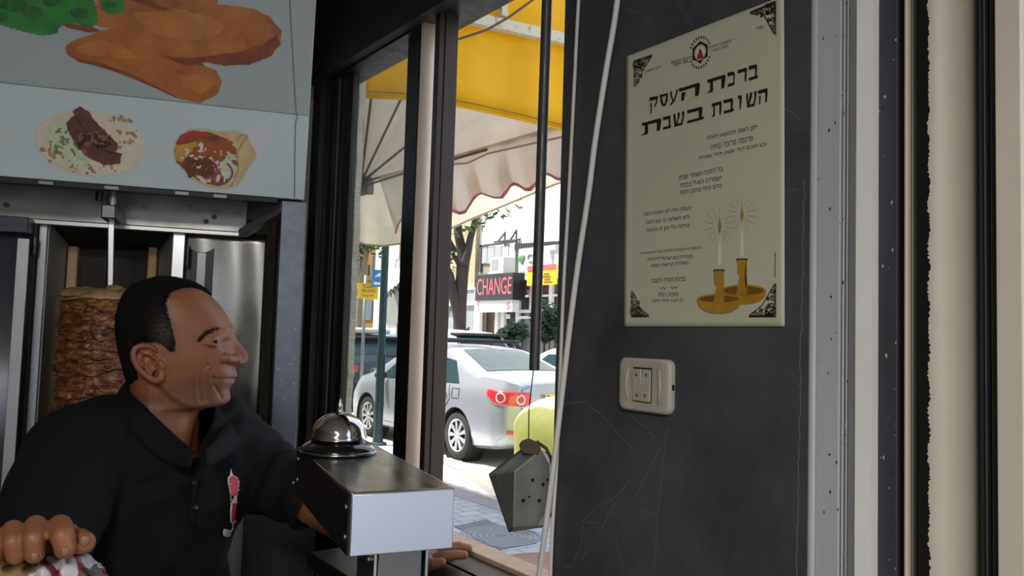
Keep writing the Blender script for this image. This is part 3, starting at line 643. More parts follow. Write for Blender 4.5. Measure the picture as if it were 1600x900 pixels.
g = MB(); fbox(g, 695, 480, 701, 487, FX - .27, .02); g.build('paper_notice', mat('white_notice', 'e8e8e6', .7), bld)
# right-hand shopfronts
for i, (x0, y0, x1, y1, mm) in enumerate([(754, 486, 760, 560, white_p), (761, 470, 777, 560, mat('brown_door', '6b5a48', .5)), (777, 470, 783, 560, white_p), (786, 474, 800, 560, glassd), (801, 436, 806, 560, mat('dark_column', '4a4644', .6)), (808, 436, 870, 462, mat('dull_red_shop', '6d4b48', .5, var=.3, scale=3)), (808, 466, 870, 520, glassd)]):
    g = MB(); fbox(g, x0, y0, x1, y1, FX + .1 - .02 * (i % 3), .12); g.build('shopfront_panel', mm, bld)
for i_, a in enumerate(((806, 462, 870, 465), (806, 484, 845, 489), (806, 470, 808.5, 560), (828, 436, 830, 486), (858, 440, 860.5, 520), (806, 494, 836, 498), (783, 470, 786, 560), (774, 475, 776, 560), (806, 434, 870, 437))):
    g = MB(); fbox(g, *a, FX - .02 - .004 * i_, .1); g.build('shopfront_frame', white_p, bld)
g = MB(); fbox(g, 788, 476, 799, 482, FX - .06, .03); g.build('red_notice', mat('red_notice', 'b8403a', .6), bld)
g = MB(); fbox(g, 790, 491, 796, 498, FX - .06, .03); g.build('paper_notice', MATS['white_notice'], bld)
g = MB(); fbox(g, 765, 477, 769, 486, FX - .03, .03); g.build('orange_notice', mat('orange_notice', 'c78a3a', .6), bld)
# balcony screens and brackets above the signs
sc_ = MB()
for k in range(5): fbox(sc_, 751 + k * 11, 386, 760.5 + k * 11, 412, FX - .1, .05)
sc_.build('balcony_panel', mat('grey_panel', '9a9c9c', .6, .2), bld)
sc_ = MB(); fbox(sc_, 749.5, 383, 806, 386, FX - .12, .05); fbox(sc_, 749, 383, 751, 425, FX - .12, .05); 
for k in range(18): fbox(sc_, 804 + k * 3.8, 381 - k * .25, 806.5 + k * 3.8, 390 - k * .25, FX - .12, .05)
sc_.build('balcony_rail', mat('dark_rail', '3d3d3d', .5, .3), bld)
br = MB()
for p, q in (((789, 383), (789, 362)), ((807, 381), (807, 359)), ((789, 376), (807, 376)), ((778, 378), (789, 364)), ((797, 376), (807, 360)), ((772, 378), (812, 374))): br.tube([fpt(*p, FX - .1), fpt(*q, FX - .1)], .03, 6)
br.build('roof_bracket', MATS['dark_rail'], bld)
g = MB(); fbox(g, 749, 412, 768, 428, FX - .06, .05); g.build('concrete_patch', mat('stained_concrete', '8b8072', .9, var=.3), bld)
# signs
sg = thing('exchange_sign', 'black CHANGE shop sign with red letters across the street', 'sign', fpt(770, 470, FX - .8))
SX = FX - .7
g = MB(); a = fpt(743, 430, SX); b = fpt(801, 468, SX); g.box((SX, b.y, b.z), (SX + .45, a.y, a.z)); g.build('sign_box', mat('black_sign', '1d1e20', .4), sg, bevel=.01)
redl = mat('red_lit_letters', 'd8505c', .5, emit=.5)
aL = fpt(745, 461.5, SX - .004); aR = fpt(799, 456.5, SX - .004); 
text_mesh('sign_letters', 'CHANGE', redl, sg, aL, Vector((0, -1, 0)), EZ, 1, .03, 'LEFT', width=abs(aR.y - aL.y), height=(fpt(770, 433, SX).z - fpt(770, 459, SX).z), depth=.004)
g = MB(); a = fpt(743, 469, SX + .05); b = fpt(800, 487, SX + .05); g.box((SX + .05, b.y, b.z), (SX + .3, a.y, a.z)); g.build('white_panel', mat('white_sign', 'e6e6e4', .5), sg)
for ch, x in (('€', 747), ('$', 794)):
    p = fpt(x, 485, SX + .046); h = fpt(x, 471, SX).z - fpt(x, 485, SX).z
    text_mesh('currency_mark', ch, redl, sg, p, Vector((0, -1, 0)), EZ, 1, .02, 'CENTER', height=h, width=h * .7, depth=.004)
ac = thing('air_conditioner', 'white outdoor air conditioning unit above the black CHANGE sign', 'air conditioner', fpt(776, 426, FX - .5))
g = MB(); a = fpt(766, 403, FX - .6); b = fpt(786, 425, FX - .6); g.box((FX - .6, b.y, b.z), (FX - .15, a.y, a.z)); g.build('casing', mat('ac_white', 'd5d5d2', .5), ac, bevel=.01)
g = MB(); a = fpt(768, 406, FX - .61); b = fpt(777, 422, FX - .61); g.box((FX - .61, b.y, b.z), (FX - .6, a.y, a.z)); g.build('fan_grille', mat('ac_grille', '8d9090', .6), ac)
g = MB(); a = fpt(763, 425, FX - .62); b = fpt(786, 426.5, FX - .62); g.box((FX - .62, b.y, b.z), (FX - .1, a.y, a.z)); g.build('shelf_bracket', mat('ac_white', 'd5d5d2'), ac)
s2 = thing('shop_sign', 'pale green shop sign with a leaf emblem and 03- in black', 'sign', fpt(838, 433, FX - .3))
g = MB(); a = fpt(811, 389, FX - .3); b = fpt(872, 434, FX - .3); g.box((FX - .3, b.y, b.z), (FX - .14, a.y, a.z)); g.build('sign_panel', mat('pale_green_sign', 'bccac0', .5), s2)
gr = mat('leaf_green', '5f8a57', .6); dkg = mat('dark_sign_ink', '2d3330', .6)
p = fpt(812, 432, FX - .305); text_mesh('sign_number', '03-', dkg, s2, p, Vector((0, -1, 0)), EZ, 1, .02, 'LEFT', width=abs(fpt(823, 432, FX - .3).y - p.y), height=fpt(815, 425, FX - .3).z - fpt(815, 432.5, FX - .3).z, depth=.004)
g = MB()
for k in range(9):
    a = k * .7; c = fpt(814.5 + 4 * math.cos(a) * (k % 3) / 2, 404 + 4.5 * math.sin(a) * (k % 3) / 2, FX - .32); g.ball(c, .06, (.3, 1, 1.2), 8)
g.build('leaf_emblem', gr, s2)
g = MB(); fbox(g, 859, 391, 867, 396, FX - .31, .01); fbox(g, 861, 397, 865, 404, FX - .31, .01); fbox(g, 862.5, 404, 863.7, 413, FX - .31, .01); g.build('goblet_emblem', mat('grey_emblem', '7c8480', .6), s2)
g = MB().tube([fpt(829 + 4 * math.cos(a), 403 + 6 * math.sin(a), FX - .31) for a in [1 + .5 * i for i in range(10)]], .02, 6); g.build('ring_emblem', MATS['grey_emblem'], s2)
s3 = thing('yellow_sign', 'yellow street sign with a red top band seen past the hanging pipe', 'sign', fpt(847, 445, 10.5))
g = MB(); a = fpt(824, 417, 10.5); b = fpt(868, 444, 10.5); g.box((10.5, b.y, b.z), (10.55, a.y, a.z)); g.build('sign_panel', mat('sign_yellow', 'f0c21c', .5), s3)
g = MB(); a = fpt(824, 416, 10.49); b = fpt(868, 420, 10.49); g.box((10.49, b.y, b.z), (10.5, a.y, a.z)); g.build('red_band', mat('sign_red', 'c4545a', .5), s3)
for k, (x0, x1) in enumerate(((826, 830), (849, 858), (848, 860), (850, 859), (849, 862))):
    g = MB(); a = fpt(x0, 423 + k * 4.2, 10.49); b = fpt(x1, 424.6 + k * 4.2, 10.49); g.box((10.492, b.y, b.z), (10.5, a.y, a.z)); g.build('sign_writing', mat('sign_dark', '6a5512', .6), s3)
g = MB().tube([fpt(838, 444, 10.53), Vector((10.53, fpt(838, 444, 10.53).y, 0))], .03, 10); g.build('sign_post', mat('galvanised_post', '8a8d8e', .5, .5), s3, smooth=True)

# ------------------------------------------------------------------ left side of the street
yA = fpt(641, 450).y; yB = fpt(603, 450).y
ob = thing('street_building', 'ochre brown building far down the street behind the signs', 'building', (FX, yB + 5, 0))
MB().box((FX - .02, yB + .05, 0), (FX + 4, yB + 13, 7.5)).build('ochre_wall', mat('ochre_wall', '8a5f2c', .9, var=.3, scale=1.2), ob)
def opx(x0, y0, x1, y1, m, nm, o=ob, X=FX - .07, d=.05):
    g = MB(); fbox(g, x0, y0, x1, y1, X, d); return g.build(nm, m, o)
dwm = mat('dark_window', '3d3835', .3)
opx(543, 408, 562, 434, dwm, 'dark_window'); opx(566, 415, 575, 432, dwm, 'dark_window'); opx(545, 372, 560, 392, dwm, 'dark_window'); opx(582, 400, 590, 425, dwm, 'dark_window')
opx(540, 455, 552, 500, mat('dim_shop', '5f6a78', .3, var=.3, scale=1), 'shop_window'); opx(560, 470, 580, 500, MATS['dim_shop'], 'shop_window'); opx(540, 434, 602, 441, mat('brown_fascia', '6a4a2c', .7, var=.2), 'fascia_board')
wbld = thing('street_building', 'white building with a canvas awning over lattice rails, right of the green post', 'building', (FX, (yA + yB) / 2, 0))
MB().box((FX - .5, yA + .05, 0), (FX + 5, yB, 12)).build('white_side_wall', MATS['white_wall'], wbld)
opx(617, 405, 629, 427, MATS['grey_panel'], 'window_frame', wbld, FX - .56); opx(619, 408, 627, 425, mat('pale_glass', 'a8b4bc', .1), 'window_glass', wbld, FX - .6)
opx(604, 455, 640, 505, mat('grey_stair_wall', '8d8f8c', .8, var=.15, scale=2), 'stair_wall', wbld, FX - .56)
e1_, e2_ = fpt(603, 424, FX - .6), fpt(638, 420, FX - .6); e3_, e4_ = fpt(632, 436, FX - 1.3), fpt(604, 456, FX - 1.3)
MB().prism([e1_, e2_, e3_, e4_], (0, 0, .06)).build('awning_sheet', mat('white_canvas', 'e3e0da', .8), wbld)
g = MB()
for k in range(4):
    p0_, p1_ = fpt(604 + 6 * k, 466 - 4.5 * k, FX - .9), fpt(611 + 6 * k, 453 - 4.5 * k, FX - .9); p2_, p3_ = fpt(604 + 6 * k, 456 - 4.5 * k, FX - .9), fpt(611 + 6 * k, 463 - 4.5 * k, FX - .9); g.tube([p0_, p1_], .03, 6).tube([p2_, p3_], .03, 6)
g.build('lattice_rail', MATS['dark_rail'], wbld)
gp = on(597, 520, 0, 5.33); gp = Vector((gp.x, gp.y, 0))
lp = thing('lamp_post', 'dark green steel street post standing at the kerb seen through the left pane', 'street post', gp)
teal = mat('dark_green_post', '1f3f42', .45, .1, var=.12, scale=6)
MB().tube([gp, gp + Vector((0, 0, 1.3))], .062, 20).build('lower_pole', teal, lp, smooth=True, ang=40); MB().tube([gp + Vector((0, 0, 1.3)), gp + Vector((0, 0, 1.36)), gp + Vector((0, 0, 5))], [.062, .055, .053], 20).build('upper_pole', teal, lp, smooth=True, ang=40)
MB().lathe([(.13, 0), (.13, .03), (.075, .05), (.07, .2)], gp, n=20).build('base_flange', teal, lp, smooth=True, ang=40)
MB().tube([gp + Vector((0, 0, .55)), gp + Vector((0, 0, .62))], .068, 20).build('collar', teal, lp, smooth=True, ang=40)
def facing(c, w_, h_, d=.02):               # a level panel turned square to the street's length
    return MB().box((c.x - w_ / 2, c.y, c.z - h_ / 2), (c.x + w_ / 2, c.y + d, c.z + h_ / 2))
zsg = 15.0
yc_ = at(575, 455, zsg); bc_ = at(590, 435, zsg - .02)
ss = thing('street_sign', 'yellow Hebrew notice under a small blue sign on a thin grey street post', 'sign', Vector((yc_.x - .03, yc_.y + .05, 0)))
MB().tube([(yc_.x - .03, yc_.y + .06, 0), (yc_.x - .03, yc_.y + .06, yc_.z + .3)], .03, 10).build('sign_post', MATS['galvanised_post'], ss, smooth=True)
facing(yc_, .42, .29).build('notice_panel', MATS['sign_yellow'], ss)
for k, t_ in enumerate(("מעבר", "החציה סגור", "לחניה")): text_mesh('notice_writing', t_, mat('notice_ink', '6b5a10', .6), ss, (yc_.x, yc_.y - .004, yc_.z + .06 - .085 * k), Vector((1, 0, 0)), EZ, 1, .02, 'CENTER', width=.3 - .05 * (k != 1), height=.055, depth=.001, rtl=RTL)
facing(bc_, .22, .32).build('blue_panel', mat('sign_blue', '2b7fc0', .5), ss)
MB().prism([(bc_.x - .07, bc_.y - .003, bc_.z + .02), (bc_.x + .06, bc_.y - .003, bc_.z + .04), (bc_.x + .08, bc_.y - .003, bc_.z + .12), (bc_.x, bc_.y - .003, bc_.z + .09)], (0, -.002, 0)).build('white_symbol', MATS['white_notice'], ss)
MB().box((bc_.x - .08, bc_.y - .004, bc_.z - .12), (bc_.x + .08, bc_.y - .001, bc_.z - .07)).build('white_band', MATS['white_notice'], ss)
bark = mat('grey_bark', '443d3a', .95, var=.3, scale=3, bump=1.0, bscale=14, stretch=(1, 1, .4)); barkp = mat('pale_bark', '988a7a', .95, var=.2, scale=2, bump=.4, bscale=8)
leaf = mat('street_leaf', '5d7a3d', .7, var=.35, scale=3); leafd = mat('dark_leaf', '2f4a2c', .7, var=.4, scale=4)
def limb(bm, L, z):                          # L: (px, py, half width px)
    pts = [at(a, b, z) for a, b, _ in L]; rs = [c * z / FPX for *_, c in L]; P = []; R = []
    for i in range(len(pts) - 1):
        for k in range(4): t = k / 4; P.append(pts[i].lerp(pts[i + 1], t)); R.append(rs[i] * (1 - t) + rs[i + 1] * t)
    P.append(pts[-1]); R.append(rs[-1]); bm.tube(P, R, 12)
def leaves(bm, c, r, n, s_, rg):
    for k in range(n):
        d = Vector((rg.gauss(0, 1), rg.gauss(0, 1), rg.gauss(0, 1))).normalized() * r * rg.random() ** .4
        q = Vector(c) + d; a = Vector((rg.gauss(0, 1), rg.gauss(0, 1), rg.gauss(0, 1))).normalized(); b = a.orthogonal().normalized(); s1 = s_ * rg.uniform(.6, 1.3)
        vs = [bm.bm.verts.new(q + a * s1), bm.bm.verts.new(q + b * s1 * .45), bm.bm.verts.new(q - a * s1), bm.bm.verts.new(q - b * s1 * .45)]; bm.bm.faces.new(vs)
zt_ = 23.4; gt = at(717, 560, zt_)
tr = thing('street_tree', 'grey forked street tree behind the silver cars', 'tree', (gt.x, gt.y, 0))
g = MB(); base_ = at(716, 600, zt_)
limb(g, [(716, 605, 13), (717, 540, 11), (719, 480, 10), (722, 430, 10), (724, 408, 10.5), (721, 388, 8), (716, 365, 7), (714, 330, 6), (712, 270, 5)], zt_); g.build('trunk', bark, tr, smooth=True)
g = MB(); limb(g, [(719, 525, 6), (716, 500, 8), (709, 462, 8), (702, 430, 7.5), (692, 412, 7), (678, 398, 6), (664, 385, 5.5), (640, 355, 4)], zt_ - .1); g.build('branch', bark, tr, smooth=True)
g = MB(); limb(g, [(725, 415, 8), (731, 392, 6.5), (735, 372, 5.5), (741, 350, 5), (750, 310, 4), (756, 270, 3)], zt_ - .1); g.build('branch', bark, tr, smooth=True)
g = MB(); limb(g, [(720, 410, 8), (709, 393, 6.5), (700, 375, 5), (690, 355, 4), (670, 310, 3)], zt_); g.build('branch', bark, tr, smooth=True)
rg = random.Random(4); g = MB()
for px, py, n in ((682, 377, 40), (690, 392, 30), (698, 402, 40), (700, 412, 20), (675, 370, 25), (690, 405, 25)): leaves(g, at(px, py, zt_ - .2), .32, n, .10, rg)
for px, py in ((700, 300), (740, 280), (720, 240), (775, 260), (700, 250), (735, 255)): leaves(g, at(px, py, zt_ - 1.6), 1.4, 500, .14, rg)
g.build('foliage', leaf, tr)
t2_ = thing('street_tree', 'pale slender tree trunk in front of the ochre building, left of the street signs', 'tree', on(566, 540, 2, 0))
zz = (on(566, 540, 2, 0) - CAMPOS).dot(F3); zz = 24.0; b_ = at(562, 560, zz); t2_.location = (b_.x, b_.y, 0); LOC[t2_.name] = Vector((b_.x, b_.y, 0))
g = MB(); limb(g, [(559, 615, 6), (560, 520, 5), (563, 450, 5), (570, 410, 4.5), (574, 385, 4), (580, 340, 3)], zz); g.build('trunk', barkp, t2_, smooth=True)
g = MB()
for px, py in ((550, 395), (548, 405), (560, 385), (585, 388), (572, 380)): leaves(g, at(px, py, zz), .35, 60, .10, rg)
leaves(g, at(570, 340, zz), 1.0, 500, .12, rg); g.build('foliage', leaf, t2_)
for lab, pts in (('dark leafy planting beside the far shop, right of the hanging pipe', [(851, 492, .42), (859, 510, .45), (852, 515, .36), (868, 500, .4)]), ('low leafy shrubs on the far pavement below the pale shopfront', [(799, 522, .28), (810, 518, .30), (790, 526, .25)])):
    ZB = 21 if 'leafy' in lab else 19.6; c0 = at(pts[0][0], 560, ZB); bsh = thing('shrub', lab, 'shrub', (c0.x, c0.y, .1)); g = MB(); st_ = MB()
    for px, py, r in pts:
        c = at(px, py, ZB); leaves(g, c, r, 260, .09, rg); st_.tube([(c.x, c.y, .1), c], .02, 6)
    g.build('foliage', leafd, bsh); st_.build('stem', bark, bsh)
# ------------------------------------------------------------------ pavement things
mh = thing('manhole_cover', 'square cast iron manhole cover with ring pattern set in the grey pavers', 'manhole cover', (0, 0, 0))
q = [on(*p, 2, .006) for p in ((710, 822), (760, 811), (838, 848), (782, 858))]; cen = (q[0] + q[1] + q[2] + q[3]) / 4
mh.location = cen; LOC[mh.name] = cen
iron = mat('cast_iron', '5c6068', .6, .2, var=.15); MB().prism([p - Vector((0, 0, .012)) for p in q], (0, 0, .012)).build('cover_frame', iron, mh)
c2 = q[0].lerp(q[2], .58); g = MB()
for k in range(6): g.lathe([(.05 + .05 * k, -.001), (.058 + .05 * k, .0025), (.076 + .05 * k, .0025), (.084 + .05 * k, -.001)], c2, n=40, caps=False)
g.build('ring_relief', mat('worn_iron', '747982', .55, .2), mh, smooth=True)
tc_ = at(835, 882, 3.25); TZ = on(800, 868, 2, .72)
tb = thing('round_table', 'reddish brown round tabletop just outside the window sill', 'table', (0, 0, 0))
e0 = on(812, 866, 2, .74); cT = Vector((e0.x - .05, e0.y - .30, 0)); tb.location = cT; LOC[tb.name] = cT
MB().lathe([(0, .70), (.3, .70), (.325, .71), (.325, .735), (.315, .74), (.30, .735), (0, .735)], cT, n=48).build('tabletop', mat('red_brown_laminate', '7e5347', .5, var=.12), tb, smooth=True, ang=40)
MB().tube([cT + Vector((0, 0, .02)), cT + Vector((0, 0, .70))], .03, 14).build('column', bronze, tb, smooth=True, ang=40); MB().lathe([(.2, 0), (.2, .015), (.05, .04), (.03, .06)], cT, n=30).build('base', bronze, tb, smooth=True, ang=40)
# lime cover: a smooth draped form
lz = 8.4; lc = at(890, 705, lz); lg = Vector((lc.x, lc.y, 0))
lm = thing('scooter_cover', 'pale lime yellow cover rounded over a low vehicle by the silver sedan', 'cover', lg)
limem = cloth_mat('lime_cover', 'dee08c', .3, .1, 4)
top_ = at(890, 618, lz).z
def drape(u, v):
    a = 2 * PI * u; h = v; r = (.62 if h < .55 else .62 * math.sqrt(max(0, 1 - ((h - .55) / .45) ** 2))); r *= 1 + .05 * math.sin(5 * a + 6 * h) * (1 - h) + .03 * math.sin(9 * a)
    return lg + RH * (r * math.cos(a) * .95) + FH * (r * math.sin(a) * 1.7) + Vector((0, 0, .12 + (top_ - .12) * h)) + RH * .0
g = MB(); g.grid(drape, 48, 24, True); bmesh.ops.remove_doubles(g.bm, verts=g.bm.verts, dist=1e-4); g.build('draped_sheet', limem, lm, smooth=True)
for s_ in (-.4, .4): 
    c = lg + FH * s_ + Vector((0, 0, .2)); MB().lathe([(.1, -.04), (.19, -.045), (.2, -.02), (.2, .02), (.19, .045), (.1, .04), (.1, -.04)], c, RH, 24).build('wheel', mat('tyre_rubber', '1c1c1d', .8), lm, smooth=True, ang=40)
# ------------------------------------------------------------------ cars
tyre = mat('tyre_rubber', '1c1c1d', .8); carglass = mat('car_glass', '1b3439', .04, 0, spec=.3); rimm = mat('alloy_rim', 'b9bcc0', .35, .7); lampr = mat('lamp_red', 'c01c2c', .15, coat=.6); lampw = mat('lamp_clear', 'cfc6c6', .15, coat=.6); blackp = mat('black_plastic', '18191b', .55); platey = mat('plate_yellow', 'e0b64a', .5); plateb = mat('plate_blue', '2457a8', .5); ratchet = mat('plate_ink', '1d1a14', .6)
def interp(L, y):
    if y <= L[0][0]: return L[0][1]
    for (a, p), (b, q) in zip(L, L[1:]):
        if y <= b:
            t = (y - a) / (b - a); return p + (q - p) * t
    return L[-1][1]
def smoothed(L, w_=.06):
    return lambda y: sum(interp(L, y + w_ * k) * c for k, c in ((-2, .1), (-1, .22), (0, .36), (1, .22), (2, .1)))
def make_car(label, cat_, spec, X, Y, paint, name='car'):
    """local axes: x to the car's right, y forward from the rear axle, z up; heads along +Y of the street"""
    M = Matrix.Translation((X, Y, 0)) @ Matrix.Rotation(spec.get('rot', 0), 4, 'Z')
    root = thing(name, label, cat_, (X, Y, 0))
    hwf = smoothed(spec['hw'], .02); ztf = smoothed(spec['top'], spec.get('sm', .06)); zbf = smoothed(spec['belt'], .08); y0, y1 = spec['y0'], spec['y1']; wb = spec['wb']; hW = max(v for _, v in spec['hw']); tum = spec.get('tumble', .42)
    def low(y): return interp([(y0, .30), (y0 + .25, .22), (y0 + .6, .19), (y1 - .6, .18), (y1 - .2, .20), (y1, .26)], y)
    def sec(y):
        hw = hwf(y); zb = low(y); zB = min(zbf(y), ztf(y) - .02); zT = ztf(y); xb = hw * .955; xt = max(.12, xb - max(0, zT - zB - .06) * tum - .02); H = zB - zb
        return [(0, zb), (hw * .5, zb), (hw * .86, zb + .005), (hw * .95, zb + .05), (hw * .985, zb + .22 * H), (hw, zb + .48 * H), (hw * 1.0, zb + .66 * H), (hw * .992, zb + .80 * H), (hw * .98, zb + .92 * H), (xb, zB),
                (xb + (xt - xb) * .3, zB + (zT - zB) * .28), (xb + (xt - xb) * .6, zB + (zT - zB) * .56), (xb + (xt - xb) * .9, zB + (zT - zB) * .83), (xt - .012, zT - (zT - zB) * .06 - .008), (xt - .07, zT), (xt * .55, zT + .014), (0, zT + .02)]
    def side_x(y, z):
        S = sec(y)[3:14]
        for (xa, za), (xb_, zb_) in zip(S, S[1:]):
            if z <= zb_ or (xb_, zb_) == S[-1]:
                t = (z - za) / (zb_ - za + 1e-9); t = max(0, min(1.0, t)); return xa + (xb_ - xa) * t
    def top_z(y, x):
        S = sec(y)[13:]; x = abs(x)
        for (xa, za), (xb_, zb_) in zip(S, S[1:]):
            if x >= xb_: t = (xa - x) / (xa - xb_ + 1e-9); return za + (zb_ - za) * max(0, min(1, t))
        return S[-1][1]
    ns = 84; ys = [y0 + (y1 - y0) * (.5 - .5 * math.cos(PI * i / ns)) * 1.0 for i in range(ns + 1)]
    b = MB(M); bm = b.bm; R = []
    for y in ys:
        S = sec(y); full = [(x, z) for x, z in S] + [(-x, z) for x, z in S[-2:0:-1]]
        R.append([bm.verts.new(M @ Vector((x, y, z))) for x, z in full])
    n = len(R[0])
    for A, B in zip(R, R[1:]):
        for k in range(n): bm.faces.new((A[k], A[(k + 1) % n], B[(k + 1) % n], B[k]))
    bm.faces.new(R[0]); bm.faces.new(R[-1][::-1])
    body = b.build('body', paint, root, smooth=True, ang=48)
    cut = MB(M); wr = spec.get('wr', .315); ar = wr + .05
    for yy in (0, wb):
        for s_ in (-1, 1): cut.cyl((s_ * (hW - .26), yy, wr), (s_ * (hW + .2), yy, wr), ar, n=40)
    co = cut.build('cut', paint); md = body.modifiers.new('arch', 'BOOLEAN'); md.operation = 'DIFFERENCE'; md.object = co; md.solver = 'EXACT'
    bpy.context.view_layer.update(); me = bpy.data.meshes.new_from_object(body.evaluated_get(_dg())); body.modifiers.clear(); old = body.data; body.data = me; me.name = 'body'
    bpy.data.objects.remove(co); me.polygons.foreach_set('use_smooth', [True] * len(me.polygons)); me.set_sharp_from_angle(angle=math.radians(40))
    for yy in (0, wb):
        for s_ in (-1, 1):
            x = s_ * (hW - .02)
            MB(M).lathe([(ar - .004, -.24), (ar - .004, .0)], (x - s_ * 0, yy, wr), (s_, 0, 0), 40, False).build('wheel_arch_liner', blackp, root, smooth=True)
            wc = (x - s_ * .11, yy, wr); ax = (s_, 0, 0); q = wr / .315
            wh = MB(M).lathe([(.20 * q, -.09), (.29 * q, -.095), (.308 * q, -.07), (wr, -.04), (wr, .05), (.308 * q, .08), (.285 * q, .10), (.215 * q, .098), (.205 * q, .07)], wc, ax, 40, False).build('wheel', tyre, root, smooth=True, ang=50)
            r_ = MB(M); r_.lathe([(.205 * q, .07), (.212 * q, .096), (.20 * q, .092), (.19 * q, .078)], wc, ax, 40, False); r_.lathe([(0, .10), (.04, .098), (.05, .085), (.05, .07)], wc, ax, 20)
            for k in range(9):
                a = 2 * PI * k / 9; d = Vector((0, math.cos(a), math.sin(a))); e = Vector((0, -math.sin(a), math.cos(a))); c = Vector(wc) + Vector((s_ * .074, 0, 0)); w0, w1 = .014, .028
                r_.prism([c + d * .04 - e * w0, c + d * .04 + e * w0, c + d * .197 * q + e * w1, c + d * .197 * q - e * w1], Vector((s_ * .016, 0, 0)))
            r_.build('wheel_cover', rimm, wh, smooth=True, ang=30)
            MB(M).cyl((wc[0] + s_ * .03, yy, wr), (wc[0] + s_ * .045, yy, wr), .20 * q, n=30).build('wheel_well', blackp, wh)
    def spatch(name, c4, m, off=.006, nu=8, nv=6, sides=(-1, 1)):       # c4: four (y,z) corners on the flank
        for s_ in sides:
            g = MB(M)
            def f(u, v):
                y = (c4[0][0] * (1 - u) + c4[1][0] * u) * (1 - v) + (c4[3][0] * (1 - u) + c4[2][0] * u) * v; z = (c4[0][1] * (1 - u) + c4[1][1] * u) * (1 - v) + (c4[3][1] * (1 - u) + c4[2][1] * u) * v
                return (s_ * (side_x(y, z) + off), y, z)
            g.grid(f, nu, nv); g.build(name, m, root, smooth=True)
    def tpatch(name, ya, yb, wa, wb_, m, off=.008):
        g = MB(M); g.grid(lambda u, v: (lambda y, x: (x, y, top_z(y, x) + off))(ya + (yb - ya) * v, (2 * u - 1) * (wa + (wb_ - wa) * v)), 14, 10); g.build(name, m, root, smooth=True)
    for w4 in spec['side_windows']: spatch('side_window', w4, carglass)
    for nm, a in spec['glass']: tpatch(nm, *a, carglass)
    # rear corner mapping: arc length from the end cap's middle round to the flank
    def outline(z):
        P = []; xe = side_x(y0, z); P = [Vector((xe * i / 10, y0, z)) for i in range(11)]
        for i in range(1, 40):
            y = y0 + .018 * i; P.append(Vector((side_x(y, z), y, z)))
        return P
    def corner_pt(a, z, s_, off):
        P = outline(z); L = 0
        for p, q_ in zip(P, P[1:]):
            d = (q_ - p).length
            if L + d >= a:
                t = (a - L) / d; c = p.lerp(q_, t); tt = (q_ - p).normalized(); nn = Vector((-tt.y * -1, -abs(tt.x), 0)); nn = Vector((tt.y, -tt.x, 0)); c = c + nn * off; return Vector((s_ * c.x, c.y, c.z))
            L += d
        return Vector((s_ * P[-1].x, P[-1].y, z))
    def cpatch(name, a0, a1, zlo, zhi, m, off=.008, parent=None, nu=16, sides=(-1, 1)):
        out = []
        for s_ in sides:
            g = MB(M); g.grid(lambda u, v: corner_pt(a0 + (a1 - a0) * u, zlo(u) + (zhi(u) - zlo(u)) * v, s_, off), nu, 6); out.append(g.build(name, m, parent or root, smooth=True, thick=.004))
        return out
    for L in spec.get('lamps', []): 
        for o in cpatch('tail_lamp', L[0], L[1], L[2], L[3], lampr): pass
        for a, z, r in L[4]:
            for s_ in (-1, 1):
                for mm, rr, of in ((lampw, r, .014), (mat('lamp_dark_red', '9a2a36', .2, coat=.5), r * .72, .017)):
                    g = MB(M); c = g.bm.verts.new(M @ corner_pt(a, z, s_, of)); V = [g.bm.verts.new(M @ corner_pt(a + rr * math.cos(t), z + rr * math.sin(t), s_, of)) for t in [2 * PI * i / 20 for i in range(20)]]
                    for i in range(20): g.bm.faces.new((c, V[i], V[(i + 1) % 20]))
                    g.build('lamp_ring', mm, root, smooth=True)
    for a0, a1, z0, z1, m in spec.get('corner_bits', []): cpatch('bumper_reflector', a0, a1, lambda u: z0, lambda u: z1, m)
    def sline(L, wd=.005, name='panel_seam', sides=(-1, 1), m=None, off=.003):
        for s_ in sides:
            P = []
            for p, q_ in zip(L, L[1:]):
                for k in range(8): t = k / 8; y = p[0] + (q_[0] - p[0]) * t; z = p[1] + (q_[1] - p[1]) * t; P.append(Vector((s_ * (side_x(y, z) + off), y, z)))
            g = MB(M); g.tube(P, wd, 6); g.build(name, m or mat('seam_grey', '4a4c50', .6), root)
    for L in spec.get('seams', []): sline(L)
    for (y, z) in spec.get('handles', []):
        for s_ in (-1, 1): MB(M).rbox((s_ * (side_x(y, z) + .018), y, z), (.03, .2, .032)).build('door_handle', paint, root, bevel=.01, smooth=True)
    if 'plate' in spec:
        py_, pz, txt = spec['plate']; ye = y0 - .012
        MB(M).box((-.26, ye - .006, pz - .055), (.26, ye + .02, pz + .055)).build('licence_plate', platey, root, bevel=.004)
        MB(M).box((-.255, ye - .008, pz - .05), (-.205, ye - .006, pz + .05)).build('plate_band', plateb, root)
        O = M @ Vector((-.19, ye - .0075, pz - .038)); text_mesh('plate_number', txt, ratchet, root, O, M.to_3x3() @ Vector((1, 0, 0)), EZ, 1, .01, 'LEFT', width=.062 * len(txt), height=.076, depth=.001)
    if 'trunk' in spec:
        L = spec['trunk']
        for s_ in (-1, 1): g = MB(M); g.tube([corner_pt(a, z, s_, .003) for a, z in L], .005, 6); g.build('boot_seam', MATS['seam_grey'], root)
